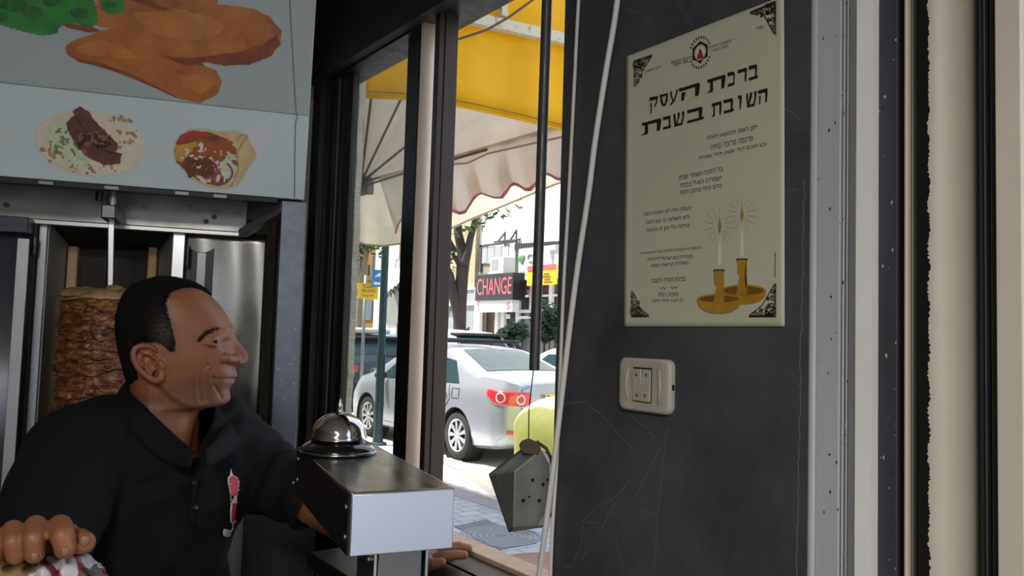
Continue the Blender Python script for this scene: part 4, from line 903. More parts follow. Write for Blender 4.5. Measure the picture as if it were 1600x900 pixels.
    for y in spec.get('bars', []):
        xt = sec(y)[13][0] + .02; zt = ztf(y)
        MB(M).tube([(-xt - .04, y, zt + .09), (xt + .04, y, zt + .09)], .022, 10, flat=1.6).build('roof_bar', blackp, root, smooth=True, ang=50)
        for s_ in (-1, 1): MB(M).prism([(s_ * (xt - .06), y - .05, zt + .10), (s_ * (xt - .06), y + .05, zt + .10), (s_ * (xt + .03), y + .07, zt - .03), (s_ * (xt + .03), y - .07, zt - .03)], (s_ * .035, 0, .0)).build('roof_bar_foot', blackp, root, bevel=.008)
    if spec.get('mirror'):
        y, z = spec['mirror']
        for s_ in (-1, 1): MB(M).ball((s_ * (hW + .07), y, z), .1, (1, .6, .7), 14).build('wing_mirror', blackp, root, smooth=True)
    for nm, fn in spec.get('extra', []): fn(M, root, top_z, side_x)
    return root
silver = mat('silver_paint', '979ca4', .34, .5, coat=.25); navyp = mat('slate_blue_paint', '39434f', .3, .35, coat=.3); whitecar = mat('white_paint', 'bfc1c3', .3, .0, coat=.3); bluep = mat('light_blue_paint', '6fa3bd', .3, .1, coat=.6); silver2 = mat('pale_silver_paint', 'a2a7ad', .34, .3, coat=.25)
HW = [(-1.0, .60), (-.97, .70), (-.90, .79), (-.75, .845), (-.4, .87), (.6, .88), (2.2, .88), (2.9, .865), (3.25, .80), (3.42, .68), (3.5, .5)]
# rear lamp outline: heights along the arc
sedan = dict(y0=-1.0, y1=3.5, wb=2.6, hw=HW, wr=.315,
    top=[(-1.0, .99), (-.97, 1.06), (-.88, 1.105), (-.42, 1.125), (-.33, 1.135), (.42, 1.40), (.62, 1.435), (1.2, 1.465), (1.6, 1.44), (1.85, 1.38), (2.55, 1.02), (3.0, .92), (3.35, .80), (3.5, .6)],
    belt=[(-1.0, .97), (-.5, .975), (.4, .955), (2.4, .90), (3.0, .83), (3.5, .55)],
    side_windows=[[(.0, .985), (.98, .965), (.98, 1.345), (.28, 1.27)], [(1.06, .965), (2.25, .935), (1.68, 1.33), (1.06, 1.35)]],
    glass=[('rear_window', (-.30, .44, .60, .50)), ('windscreen', (1.82, 2.5, .5, .62))],
    lamps=[(.42, 1.06, lambda u: .76 + .03 * u + (.09 * (u - .75) / .25 if u > .75 else 0), lambda u: .93 + .035 * u if u < .92 else .962, [(.575, .845, .062), (.83, .868, .066)])],
    corner_bits=[(.60, .74, .43, .475, lampr)],
    trunk=[(.44, 1.0), (.56, .97), (.56, .74), (.50, .66), (.38, .62), (.1, .62)],
    seams=[[(1.02, .30), (1.02, 1.34)], [(1.02, .30), (.42, .34), (.30, .62), (.16, .78), (.22, .98)], [(2.3, .92), (2.25, .3), (1.02, .3)], [(-.05, .80), (.12, .80), (.12, .92), (-.05, .92), (-.05, .80)]],
    handles=[(.34, .845), (1.55, .825)], plate=(0, .855, '78-9'), bars=[.75, 1.45], mirror=(2.0, .98))
make_car('silver four-door sedan with black roof bars parked nearest the window', 'car', sedan, 5.60 + .87, 8.85, silver)
hatch = dict(y0=-.75, y1=3.4, wb=2.54, hw=[(-.75, .66), (-.72, .74), (-.6, .82), (-.2, .86), (1.5, .87), (2.8, .85), (3.2, .76), (3.4, .5)], wr=.32,
    top=[(-.75, .95), (-.70, 1.08), (-.28, 1.48), (.1, 1.54), (1.0, 1.56), (1.6, 1.52), (2.3, 1.08), (3.0, .95), (3.4, .66)], belt=[(-.75, .94), (0, 1.0), (2.2, .95), (3.4, .6)],
    side_windows=[[(.0, 1.05), (.95, 1.02), (.95, 1.42), (.1, 1.42)], [(1.03, 1.02), (2.0, .99), (1.5, 1.42), (1.03, 1.43)]],
    glass=[('rear_window', (-.64, -.26, .66, .56)), ('windscreen', (1.65, 2.25, .5, .62))],
    lamps=[(.55, .95, lambda u: .80, lambda u: .95, [])], trunk=[(.6, .8), (.6, .55), (.3, .5)], plate=(0, .83, 'L39-9'), mirror=(1.75, 1.05), sm=.04,
    extra=[('spoiler', lambda M, r, tz, sx: MB(M).box((-.56, -.42, 1.47), (.56, -.1, 1.53)).build('spoiler', blackp, r, bevel=.02)), ('bumper', lambda M, r, tz, sx: MB(M).box((-.72, -.80, .32), (.72, -.6, .58)).build('rear_bumper', blackp, r, bevel=.05, seg=3)), ('roof', lambda M, r, tz, sx: MB(M).box((-.5, -.1, 1.57), (.5, 1.2, 1.70)).build('roof_box', mat('white_roof_box', 'e4e4e2', .4), r, bevel=.05, seg=3)), ('wiper', lambda M, r, tz, sx: MB(M).tube([(-.1, -.66, 1.15), (.3, -.67, 1.13), (.45, -.67, 1.14)], .012, 6).build('rear_wiper', blackp, r))])  # white slab on top stands for sunlight on the roof
hp = on(583, 643, 2, 0); make_car('slate blue hatchback with a white roof box ahead of the silver sedan', 'car', hatch, 7.62, hp.y + .75, navyp)
suv = dict(y0=-.85, y1=3.6, wb=2.65, hw=[(-.85, .70), (-.8, .8), (-.6, .87), (0, .9), (2.5, .9), (3.3, .8), (3.6, .5)], wr=.34,
    top=[(-.85, 1.0), (-.8, 1.12), (-.45, 1.60), (-.1, 1.68), (1.0, 1.72), (1.7, 1.66), (2.4, 1.15), (3.2, 1.0), (3.6, .7)], belt=[(-.85, .99), (0, 1.08), (2.4, 1.02), (3.6, .65)],
    side_windows=[[(-.2, 1.15), (.95, 1.1), (.95, 1.56), (.0, 1.56)], [(1.03, 1.1), (2.1, 1.07), (1.6, 1.55), (1.03, 1.56)]],
    glass=[('rear_window', (-.72, -.42, .7, .58)), ('windscreen', (1.75, 2.35, .5, .64))], lamps=[(.6, 1.0, lambda u: .85, lambda u: 1.05, [])], plate=(0, .8, '52-1'), mirror=(1.9, 1.12), sm=.05,
    extra=[('fin', lambda M, r, tz, sx: MB(M).prism([(-.01, 0, 1.71), (-.01, .18, 1.71), (-.01, -.02, 1.79)], (.02, 0, 0)).build('roof_aerial', blackp, r)), ('sp', lambda M, r, tz, sx: MB(M).box((-.6, -.62, 1.60), (.6, -.2, 1.66)).build('spoiler', blackp, r, bevel=.02))])
del suv['plate']
make_car('pale silver high-roofed car in the road beyond the silver sedan', 'car', suv, 9.5, 14.6, silver2)
wcar = {k: v for k, v in sedan.items() if k not in ('bars', 'plate')}
make_car('white car at the right edge of the window beside the dark planting', 'car', wcar, 9.25, 9.0, whitecar)
bcar = {k: v for k, v in hatch.items() if k not in ('plate', 'extra')}
bp = at(611, 515, 24); make_car('light blue car far down the street between post and window stile', 'car', bcar, bp.x + .5, bp.y, bluep)
# ------------------------------------------------------------------ awnings outside the window
YY = on(573, 300, 0, 1.16).y
yel = cloth_mat('yellow_vinyl', 'f4cd00', .58, .07, 3, .5)
def yp(px, py, off=0): return on(px, py, 1, YY - off)
ya_ = thing('yellow_awning_curtain', 'yellow vinyl side curtain of the awning above the window', 'awning', yp(720, 165))
ys_ = MB(); LE = [(573, 151), (620, 153), (660, 157), (683, 159), (740, 170), (800, 183), (869, 200), (960, 222)]; 
bot = [yp(*p) for p in LE]
topz = 3.3
def ysheet(u, v):
    k = u * (len(bot) - 1); i = min(int(k), len(bot) - 2); p = bot[i].lerp(bot[i + 1], k - i)
    return (p.x, p.y + .018 * math.sin(p.x * 9 + v * 2) * v + .008 * math.sin(p.x * 23), p.z + (topz - p.z) * v)
ys_.grid(ysheet, 42, 10); ys_.build('vinyl_sheet', yel, ya_, smooth=True, thick=.002)
MB().tube([p + Vector((0, -.012, .014)) for p in bot], .0018, 6).build('hem_seam', mat('dark_yellow_seam', '7a5f10', .7), ya_)
MB().tube([p + Vector((0, 0, -.001)) for p in bot], .005, 6).build('hem_roll', yel, ya_, smooth=True)
rust = mat('rusty_white_beam', 'cfc6ae', .7, var=.0, col2='8d6a45', scale=26)
rust.node_tree.nodes['Color Ramp'].color_ramp.elements[0].position = .55
a = yp(690, 6, .05); b = yp(880, 50, .05); h_ = (yp(760, 14, .05) - yp(760, 32, .05)).length
bd = (b - a).normalized(); upv = Vector((0, 0, 1))
MB().prism([a - bd * .5, b + bd * .3, b + bd * .3 - upv * h_, a - bd * .5 - upv * h_], (0, .035, 0)).build('frame_beam', rust, ya_, bevel=.002)
MB().box((yp(784, 0, .04).x, YY - .045, yp(784, 24, .04).z), (yp(793, 0, .04).x, YY - .012, topz)).build('frame_post', rust, ya_)
tag(MB().tube([yp(668, 70, .09), yp(690, 66, .09), yp(720, 60, .09), yp(760, 47, .09), yp(795, 27, .09), yp(835, -2, .09), yp(850, -20, .09)], .0045, 8).build('cable', mat('brown_cable', '4a3624', .6), smooth=True), 'brown cable drooping across the yellow awning curtain', 'cable')
tag(MB().tube([yp(670, 62, .12), yp(690, 61, .12), yp(705, 54, .12), yp(713, 43, .12), yp(716, 28, .12), yp(717, 5, .12), yp(718, -20, .12)], .005, 8).build('cable', mat('grey_green_cable', '8a9480', .5), smooth=True), 'short pale cable loop at the top corner of the open pane', 'cable')
# fan of cream cloth on radiating ribs
HX = 2.35; hub0 = on(565, 285, 0, HX); nF = Vector((1, 0, .42)).normalized()
def fp(px, py, off=0): return on_plane(px, py, hub0 + nF * off, nF)
fan = thing('fan_awning', 'cream fan-shaped awning with radiating ribs and a pink scalloped hem', 'awning', hub0)
cream = cloth_mat('cream_canvas', 'd6c5b3', .42, .10, 3, .8)
ends = [(548, 90), (562, 70), (585, 60), (640, 60), (700, 70), (770, 90), (840, 130), (960, 178)]
def fansheet(u, v):
    k = u * (len(ends) - 1); i = min(int(k), len(ends) - 2); t = k - i; e = fp(*ends[i]).lerp(fp(*ends[i + 1]), t); sag = .05 * math.sin(PI * (k % 1)) * v
    return hub0.lerp(e, max(.02, v)) + nF * (sag + .02)
fm = MB(); fm.grid(fansheet, 42, 14); fm.build('fan_cloth', cream, fan, smooth=True)
ribm = mat('brown_rib', '6a5148', .6, .1)
for e in [(572, 60), (592, 60), (668, 70), (760, 127), (960, 178)]:
    a_ = hub0; b_ = fp(*e); MB().tube([a_ + nF * -.005, a_.lerp(b_, .5) + nF * -.005, b_ + nF * -.005], .011, 8, flat=.7).build('rib', ribm, fan, smooth=True)
MB().tube([fp(567, 291, -.03), fp(640, 268, -.03), fp(760, 234, -.03)], .008, 8).build('rib', ribm, fan, smooth=True)
hm = MB()
hm.lathe([(.0, -.05), (.07, -.05), (.085, -.02), (.085, .03), (.05, .05), (0, .05)], fp(563, 287), nF, 20); hm.rbox(fp(556, 292), (.05, .16, .06)); hm.rbox(fp(577, 290), (.05, .05, .12)); hm.build('rib_hub', mat('old_hub_metal', '6e625a', .6, .3, var=.2), fan, bevel=.006)
hem = [(618, 364), (622, 352), (627, 343), (634, 345), (645, 356), (660, 362), (672, 353), (677, 340), (683, 330), (690, 325), (697, 324), (709, 330), (718, 333), (727, 331), (734, 320), (740, 310), (746, 304), (752, 302), (760, 305), (772, 309), (784, 309), (791, 300), (797, 290), (803, 287), (811, 290), (820, 296), (829, 296), (838, 285), (846, 275), (853, 271), (861, 274), (869, 279), (885, 282), (900, 268), (915, 258), (930, 262), (960, 264)]
def vsheet(u, v):
    k = u * (len(hem) - 1); i = min(int(k), len(hem) - 2); t = k - i; lx = hem[i][0] + (hem[i + 1][0] - hem[i][0]) * t; ly = hem[i][1] + (hem[i + 1][1] - hem[i][1]) * t
    ux = 592 + (960 - 592) * ((lx - 618) / 342); uy = 277 - .293 * (ux - 592)
    w_ = .05 * math.sin(k * 1.16) * v
    return fp(ux + (lx - ux) * v, uy + (ly - uy) * v, -.02 + w_)
vm = MB(); vm.grid(vsheet, 144, 10); vm.build('valance', cream, fan, smooth=True)
pk = MB(); 
def hemP(k, off): return Vector(vsheet(k, 1.0)) + nF * off
pk.tube([hemP(i / 180, 0) for i in range(181)], .010, 6, flat=.5); pk.build('pink_trim', mat('pink_trim', 'b86b6e', .7), fan, smooth=True)
MB().tube([fp(632, 262, -.035), fp(730, 255, -.035), fp(762, 240, -.035), fp(869, 216, -.035), fp(960, 196, -.035)], .005, 6).build('cloth_seam', mat('cloth_seam', 'a89484', .8), fan)
# second awning farther out
S2 = 4.4; sec_aw = thing('street_awning', 'plain cream awning sheet farther out beneath the scalloped one', 'awning', on(700, 360, 0, S2))
def q2(px, py, X=S2): return on(px, py, 0, X)
loE = [(530, 366), (545, 372), (558, 378), (575, 382), (600, 384), (640, 379), (673, 371), (700, 359), (735, 343), (790, 320), (833, 302), (870, 287), (960, 258)]
def s2f(u, v):
    k = u * (len(loE) - 1); i = min(int(k), len(loE) - 2); t = k - i; x = loE[i][0] + (loE[i + 1][0] - loE[i][0]) * t; y = loE[i][1] + (loE[i + 1][1] - loE[i][1]) * t
    return q2(x, y - 130 * v, S2 - .9 * v + .04 * math.sin(k * 2.1) * (1 - v))
cream2 = cloth_mat('grey_cream_canvas', 'beb3a2', .4, .08, 3, .8)
g = MB(); g.grid(s2f, 60, 10); g.build('awning_sheet', cream2, sec_aw, smooth=True)
for u_ in (.02, .12):
    e_ = Vector(s2f(u_, .8)); MB().tube([e_, Vector((OUT + .035, e_.y, min(e_.z + .25, 9)))], .02, 8).build('support_arm', MATS['old_hub_metal'], sec_aw, smooth=True)
MB().tube([Vector(s2f(i / 60, 0)) for i in range(61)], .012, 6).build('front_bar', mat('cream_bar', 'c2b49f', .6), sec_aw, smooth=True)
# ------------------------------------------------------------------ the shawarma grill
A0 = on(475, 312, 0, .70)
MF = Frame((A0.x, A0.y, 0), math.radians(17.7)); ZA = A0.z
def mp(px, py, v): return MF.pix(px, py, v)          # local point
def mw(p): return MF.M @ Vector(p)                   # to the world
gl = thing('shawarma_grill', 'tall stainless shawarma grill with a printed hood, behind the man', 'grill', mw((-.45, .25, 0)))
panel = mat('printed_hood_panel', 'cad8da', .42, var=.02, scale=2)
UL = -1.25
zK = mp(470, 180, -.064).z; vK = -.064; zT2 = mp(467, -60, -.12).z + .1; vT = -.064 - .30 * (zT2 - zK)
hb = MB(MF.M)
def quadbox(bm, pts, d): bm.prism(pts, d)
hb.prism([(UL, 0, ZA), (0, 0, ZA), (0, vK, zK), (UL, vK, zK)], (0, .012, 0)); hb.build('lower_hood_panel', panel, gl, bevel=.002)
hb = MB(MF.M); hb.prism([(UL, vK, zK + .0005), (0, vK, zK + .0005), (0, vT, zT2), (UL, vT, zT2)], (0, .012, 0)); hb.build('upper_hood_panel', mat('grey_printed_panel', 'a8b3b1', .42, var=.02, scale=2), gl, bevel=.002)  # upper panel coloured darker than the lower one
hb = MB(MF.M); hb.prism([(0, .002, ZA), (0, .45, ZA), (0, .45, zT2), (0, vT + .003, zT2), (0, vK + .003, zK)], (-.004, 0, 0)); hb.build('hood_side', panel, gl)
hb = MB(MF.M); hb.box((UL, .43, ZA), (-.004, .45, zT2)).box((UL, .05, ZA + .10), (-.004, .44, ZA + .105)); hb.build('hood_inner', steel, gl)
# joint line with its nick, running down the panel's right end
pL = (mw((0, 0, ZA)), (MF.M.to_3x3() @ Vector((0, zK - ZA, -vK))).normalized()); pU = (mw((0, vK, zK)), (MF.M.to_3x3() @ Vector((0, zT2 - zK, vK - vT))).normalized())
nL = -(MF.M.to_3x3() @ Vector((0, (zK - ZA), -(vK)))).normalized(); 
eu = MF.u; eL = (mw((0, vK, zK)) - mw((0, 0, ZA))).normalized(); eU = (mw((0, vT, zT2)) - mw((0, vK, zK))).normalized()
nL = eu.cross(eL).normalized(); nU = eu.cross(eU).normalized()
def hp(px, py, off=.0012):
    p = on_plane(px, py, mw((0, 0, ZA)), nL)
    if (p - CAMPOS).length and p.z > zK: p = on_plane(px, py, mw((0, vK, zK)), nU); n = nU
    else: n = nL
    d = (CAMPOS - p).normalized(); n = n if n.dot(d) > 0 else -n
    return p + n * off
def hribbon(name, L, wd, m, off=.0015):
    b = MB(); ribbon(b.bm, [hp(x, y, off) for x, y in L], wd, nL); return b.build(name, m, gl)
hribbon('panel_joint', [(452, -10), (456, 60), (461, 150), (463, 176), (465, 182), (462, 190), (461, 220), (460, 309)], .0009, mat('joint_grey', '565e60', .6))
def hpoly(name, pts, m, lay=0, off=.0012):
    b = MB(); f = b.bm.faces.new([b.bm.verts.new(hp(x, y, off + .0004 * lay)) for x, y in pts]); bmesh.ops.triangulate(b.bm, faces=[f]); return b.build(name, m, gl)
def zz3(L): return [(a / 2.727, b / 2.727) for a, b in L]
def rough(pts, amp, k=5, seed=1):
    r_ = random.Random(seed); P = []
    for i, (a, b) in enumerate(pts):
        c, d = pts[(i + 1) % len(pts)]
        for j in range(k): t = j / k; P.append((a + (c - a) * t + r_.uniform(-amp, amp), b + (d - b) * t + r_.uniform(-amp, amp)))
    return P
fry = mat('picture_fried_crust', 'cc7a22', .45, col2='96470f', scale=11); fryd = mat('picture_dark_crust', '6e2f10', .5, col2='964a18', scale=22); fryl = mat('picture_light_crust', 'cc8028', .45, col2='ac611a', scale=20)
herb = mat('picture_herb', '2f9a35', .5, col2='14641f', scale=22); herbd = mat('picture_dark_herb', '0f4a1c', .5, col2='1f7a2c', scale=30)
T1 = zz3([(410, 0), (380, -160), (560, -260), (820, -240), (930, -120), (925, 20), (1000, 25), (1080, 40), (1150, 70), (1200, 130), (1195, 190), (1150, 240), (1060, 275), (960, 280), (880, 265), (800, 280), (700, 240), (640, 200), (560, 160), (470, 120), (390, 100), (415, 40)])
T2 = zz3([(278, 200), (300, 180), (400, 140), (480, 120), (560, 150), (640, 200), (740, 255), (860, 275), (920, 300), (945, 350), (930, 400), (850, 440), (740, 410), (560, 330), (440, 290), (340, 265), (285, 230)])
hpoly('picture_fried_fillet', rough(T2, .8, 4, 2), fry, 0); hpoly('picture_crust_shade', zz3([(285, 225), (340, 262), (440, 288), (560, 328), (740, 410), (800, 432), (720, 395), (560, 315), (440, 272), (340, 250)]), fryd, 1)
hpoly('picture_crust_shade', rough(zz3([(480, 118), (560, 150), (640, 200), (740, 262), (880, 280), (840, 262), (700, 210), (600, 150), (540, 125)]), 1.0, 4, 3), fryd, 1)
hpoly('picture_fried_fillet', rough(T1, .9, 4, 5), fry, 2); hpoly('picture_crust_shade', rough(zz3([(690, 238), (800, 280), (880, 262), (960, 280), (1060, 275), (1150, 240), (1195, 190), (1180, 150), (1120, 190), (1000, 225), (900, 235), (800, 250)]), 1.2, 4, 6), fryd, 3)
hpoly('picture_crust_light', rough(zz3([(560, 60), (760, 40), (900, 70), (960, 120), (900, 170), (760, 170), (640, 130)]), 2.0, 4, 7), fryl, 3); hpoly('picture_crust_light', rough(zz3([(320, 200), (420, 165), (520, 190), (600, 250), (480, 250), (360, 230)]), 1.5, 4, 8), fryl, 1); hpoly('picture_crust_light', rough(zz3([(760, 320), (860, 320), (920, 350), (860, 400), (780, 370)]), 1.5, 4, 9), fryl, 1)
hpoly('picture_crust_shade', rough(zz3([(520, -10), (700, 50), (770, 10), (740, 35), (690, 30), (600, -20)]), 1.0, 3, 10), fryd, 3); hpoly('picture_crust_shade', zz3([(275, 95), (400, 118), (430, 132), (380, 138), (280, 115)]), fryd, 3)
def frill(pts, r_, n, seed):                   # leaf edge with lobes
    q = random.Random(seed); P = []
    for i, (a, b) in enumerate(pts):
        c, d = pts[(i + 1) % len(pts)]
        for j in range(n):
            t = j / n; k = r_ * (1 if j % 2 else -.6) * q.uniform(.6, 1.2); nx, ny = (d - b), -(c - a); L = math.hypot(nx, ny) + 1e-6; P.append((a + (c - a) * t - nx / L * k, b + (d - b) * t - ny / L * k))
    return P
hpoly('picture_herb_leaf', frill(zz3([(-160, -200), (-180, 60), (-60, 95), (10, 105), (90, 130), (180, 150), (245, 140), (250, 115), (300, 95), (340, 100), (385, 122), (418, 90), (412, 40), (395, -20), (340, -160), (120, -240)]), 1.6, 6, 1), herb, 4)
hpoly('picture_herb_leaf', frill(zz3([(428, -20), (432, 35), (470, 62), (515, 58), (535, 28), (525, -20)]), 1.6, 5, 2), herb, 4)
for i, (a, b, r) in enumerate(((60, 20, 60), (140, 50, 40), (0, 70, 40), (220, 10, 35), (340, 55, 40), (470, 20, 25))): hpoly('picture_herb_shade', frill(zz3([(a + r * math.cos(t), b + r * .6 * math.sin(t)) for t in [k * PI / 5 for k in range(10)]]), 1.2, 4, 10 + i), herbd, 5)
breadm = mat('picture_bread', 'e8decd', .5, col2='d8c8ae', scale=16); brsp = mat('picture_toast_spot', 'bd9674', .5, col2='a67a58', scale=30); meatm = mat('picture_kebab', '4d2c28', .5, col2='7a4a3e', scale=50); slaw = mat('picture_slaw', 'b8c79a', .5, col2='dfe3c8', scale=60)
def rel(cx, cy, rx, ry, tilt, n=40): return [(cx + rx * math.cos(t) * math.cos(tilt) - ry * math.sin(t) * math.sin(tilt), cy + rx * math.cos(t) * math.sin(tilt) + ry * math.sin(t) * math.cos(tilt)) for t in [2 * PI * k / n for k in range(n)]]
hpoly('picture_flatbread', rough(zz3(rel(387, 610, 236, 136, .14)), .35, 1, 3), breadm, 0)
def dots(name, cx, cy, rx, ry, n, r0, m, lay, seed, el=1.0, tilt=0.0):
    q = random.Random(seed); b = MB()
    for k in range(n):
        t = q.uniform(0, 2 * PI); s_ = math.sqrt(q.random()); x = cx + rx * s_ * math.cos(t); y = cy + ry * s_ * math.sin(t); rr = r0 * q.uniform(.5, 1.3); a = q.uniform(0, PI)
        f = b.bm.faces.new([b.bm.verts.new(hp(*[c / 2.727 for c in p], .0012 + .0004 * lay + k * 2e-6)) for p in rel(x, y, rr * el, rr, a, 7)])
    b.build(name, m, gl)
dots('picture_toast_spots', 500, 560, 90, 70, 40, 7, brsp, 1, 1); dots('picture_toast_spots', 290, 640, 110, 70, 60, 9, brsp, 1, 2); dots('picture_toast_spots', 400, 720, 120, 20, 20, 6, brsp, 1, 3)
dots('picture_salad', 275, 565, 70, 45, 120, 6, slaw, 2, 4, 4.5); dots('picture_salad', 340, 655, 55, 40, 90, 6, slaw, 2, 5, 4.5); dots('picture_herb_bits', 290, 600, 80, 60, 40, 5, mat('picture_salad_green', '6f8a4a', .5), 3, 6, 2.5)
hpoly('picture_kebab', rough(zz3([(312, 476), (338, 452), (374, 470), (414, 525), (464, 575), (502, 612), (500, 642), (445, 644), (385, 588), (332, 532)]), 1.0, 4, 4), meatm, 4)
hpoly('picture_kebab', rough(zz3([(282, 520), (316, 492), (362, 522), (408, 575), (452, 625), (520, 655), (514, 697), (440, 704), (362, 658), (316, 602), (296, 562)]), 1.0, 4, 5), meatm, 5)

hribbon('picture_kebab_gap', [tuple(c / 2.727 for c in p) for p in [(322, 492), (345, 530), (392, 585), (446, 640), (500, 655)]], .0011, mat('picture_char', '2c1513', .5), .0044)
dots('picture_char_bits', 405, 600, 75, 28, 40, 7, mat('picture_char', '2c1513', .5), 7, 21, 1.6); dots('picture_kebab_light', 400, 590, 70, 30, 36, 5, mat('picture_kebab_shine', '8a5a4c', .4), 8, 22, 1.8)
hpoly('picture_carrot_bit', zz3([(345, 632), (372, 640), (370, 655), (350, 648)]), mat('picture_carrot', 'd06a30', .5), 5)
hpoly('picture_wrap_paper', zz3([(1020, 556), (1090, 530), (1166, 538), (1166, 585), (1092, 665), (1040, 610)]), mat('picture_paper', 'd6d6dc', .5), 0)
wrapm = mat('picture_wrap_bread', 'ddc795', .5, col2='cdb07c', scale=20)
hpoly('picture_wrap', rough(zz3([(870, 545), (930, 560), (1000, 556), (1050, 575), (1096, 660), (1050, 730), (1010, 790), (960, 805), (900, 800), (830, 770), (800, 740), (755, 690), (742, 640), (750, 600), (800, 550)]), .4, 3, 6), wrapm, 1)
fil = zz3([(745, 640), (760, 600), (800, 560), (880, 560), (960, 590), (1005, 630), (1012, 700), (985, 770), (930, 795), (860, 775), (800, 735), (752, 690)])
hpoly('picture_filling', rough(fil, .8, 3, 7), mat('picture_filling', 'a8683a', .5, col2='6e3a20', scale=60), 2)
hpoly('picture_tomato', rough(zz3([(748, 615), (770, 575), (820, 555), (890, 565), (880, 580), (820, 590)]), .5, 3, 8), mat('picture_tomato', 'b83a30', .4), 3)
hpoly('picture_fries', rough(zz3([(745, 650), (755, 620), (850, 600), (870, 620), (800, 655), (780, 690), (755, 685)]), .6, 3, 9), mat('picture_chips', 'd8a84a', .5, col2='c08a34', scale=40), 3)
dots('picture_meat_bits', 910, 640, 85, 45, 50, 12, mat('picture_meat', 'a8562e', .5), 4, 7, 1.8); dots('picture_meat_bits', 850, 710, 60, 40, 60, 9, mat('picture_meat_dark', '6a3d24', .5), 4, 8, 2); dots('picture_sauce', 880, 690, 110, 80, 50, 7, mat('picture_sauce', 'e0d5c2', .5), 4, 9, 2); dots('picture_salad', 980, 720, 35, 60, 40, 7, slaw, 4, 10, 3)
onm = mat('picture_onion', '8f4a78', .5)
for k, (cx, cy, rx, ry) in enumerate(((880, 720, 46, 38), (930, 735, 60, 50))):
    hribbon('picture_onion_ring', [tuple(c / 2.727 for c in p) for p in [(cx + rx * math.cos(t), cy + ry * math.sin(t)) for t in [-.9 + .25 * i for i in range(12)]]], .0022, onm, .0034 + .0003 * k)
hribbon('picture_wrap_fold', [tuple(c / 2.727 for c in p) for p in [(1005, 600), (1030, 575), (1058, 575), (1012, 640), (1016, 720), (985, 795)]], .0012, mat('picture_fold', 'b5925c', .5), .0032)
hpoly('picture_white_dish', zz3(rel(-25, 575, 42, 70, .05)), mat('picture_plate', 'd5d8d6', .4), 0)
hpoly('worn_mark', zz3(rel(792, 482, 17, 22, 0.4)), mat('picture_plate', 'd5d8d6'), 0)
# hood's underside lip, the cross beam and the side post
dksteel = mat('sooty_steel', '4c4c4d', .42, .9, rvar=.12, scale=10, var=.25); scr = mat('scratched_steel', '666b75', .42, .8, var=.08, scale=26, rvar=.04, bump=.06, bscale=70)  # dark steel for the inner side panel, bolts and hinges
lp_ = MB(MF.M); lp_.box((UL, .0, ZA - .012), (-.06, .03, ZA - .002)); lp_.build('hood_lip', mat('black_lip', '161617', .5, .3), gl)
for x in (72, 175, 285, 345): q = mp(x, 290, .0); MB(MF.M).box((q.x - .014, -.004, ZA - .011), (q.x + .014, 0, ZA - .004)).build('lip_clip', mat('bright_clip', '707274', .4, .5), gl)
b0 = mp(200, 352, .20); bt = mp(200, 300, .20)
bm_ = MB(MF.M); bm_.box((UL, .20, b0.z), (mp(385, 362, .2).x, .215, ZA + .12)); bm_.build('cross_beam', mat('beam_steel', '92908d', .34, .7, var=.25, scale=7, rvar=.12), gl, bevel=.002)
bm_ = MB(MF.M); bm_.box((UL, .188, b0.z - .012), (mp(378, 362, .19).x, .2, b0.z)); bm_.build('beam_lip', mat('bright_lip', 'b4b4b3', .35, .8), gl, bevel=.002)
for x, y in ((10, 320), (335, 339), (322, 346)): q = mp(x, y, .199); MB(MF.M).cyl((q.x, .196, q.z), (q.x, .2, q.z), .006, n=12).build('bolt', dksteel, gl)
pr = mp(431, 500, .03); pr2 = mp(471, 500, .03)
ps = MB(MF.M); ps.box((pr.x, .02, 0), (pr2.x, .06, ZA - .002)); ps.build('front_post', scr, gl, bevel=.002)
ps = MB(MF.M); ps.box((pr.x, .06, 0), (pr.x + .004, .44, ZA - .002)); ps.build('side_panel', dksteel, gl)
# slanted brace from beam to post top
c0 = mp(372, 362, .19); c1_ = mp(414, 318, .03)
MB(MF.M).prism([(c0.x, .19, c0.z - .012), (c0.x, .19, c0.z + .006), (pr.x, .03, ZA - .004), (pr.x, .03, ZA - .03)], (.02, .02, 0)).build('brace', MATS['bright_lip'], gl, bevel=.002)
# burner frame, its recess and the glowing-when-hot mesh plates
V1 = .22; V2 = .42
fl_ = mp(62, 352, V1); fr_ = mp(77, 352, V1); gl_ = mp(271, 362, V1); gr_ = mp(291, 362, V1); zt = mp(170, 356, V1).z; zbm = .95
fr = MB(MF.M)
def fbar(x0, x1, z0, z1, v0=V1 - .01, v1=V1 + .01): return MB(MF.M).box((x0, v0, z0), (x1, v1, z1))
brs = mat('bright_brushed_steel', 'b5b6b8', .28, .95, var=.08)
fbar(fl_.x, fr_.x, zbm, zt + .01).build('burner_frame_stile', brs, gl, bevel=.002); fbar(gl_.x, gr_.x, zbm, zt + .01).build('burner_frame_stile', brs, gl, bevel=.002); fbar(fr_.x, gl_.x, zt, zt + .01).build('burner_frame_rail', brs, gl, bevel=.001)
bl = mp(120, 400, V2); br_ = mp(235, 400, V2)
rc_ = MB(MF.M); rc_.bm.faces.new([rc_.bm.verts.new(MF.M @ Vector(p)) for p in ((fr_.x, V1, zbm), (fr_.x, V1, zt), (bl.x - .02, V2, zt - .03), (bl.x - .02, V2, zbm))]); rc_.build('recess_side', mat('recess_steel', 'a5a5a2', .45, .35, var=.08), gl, thick=.003)
rc_ = MB(MF.M); rc_.bm.faces.new([rc_.bm.verts.new(MF.M @ Vector(p)) for p in ((gl_.x, V1, zbm), (gl_.x, V1, zt), (br_.x + .02, V2, zt - .03), (br_.x + .02, V2, zbm))]); rc_.build('recess_side', MATS['recess_steel'], gl, thick=.003)
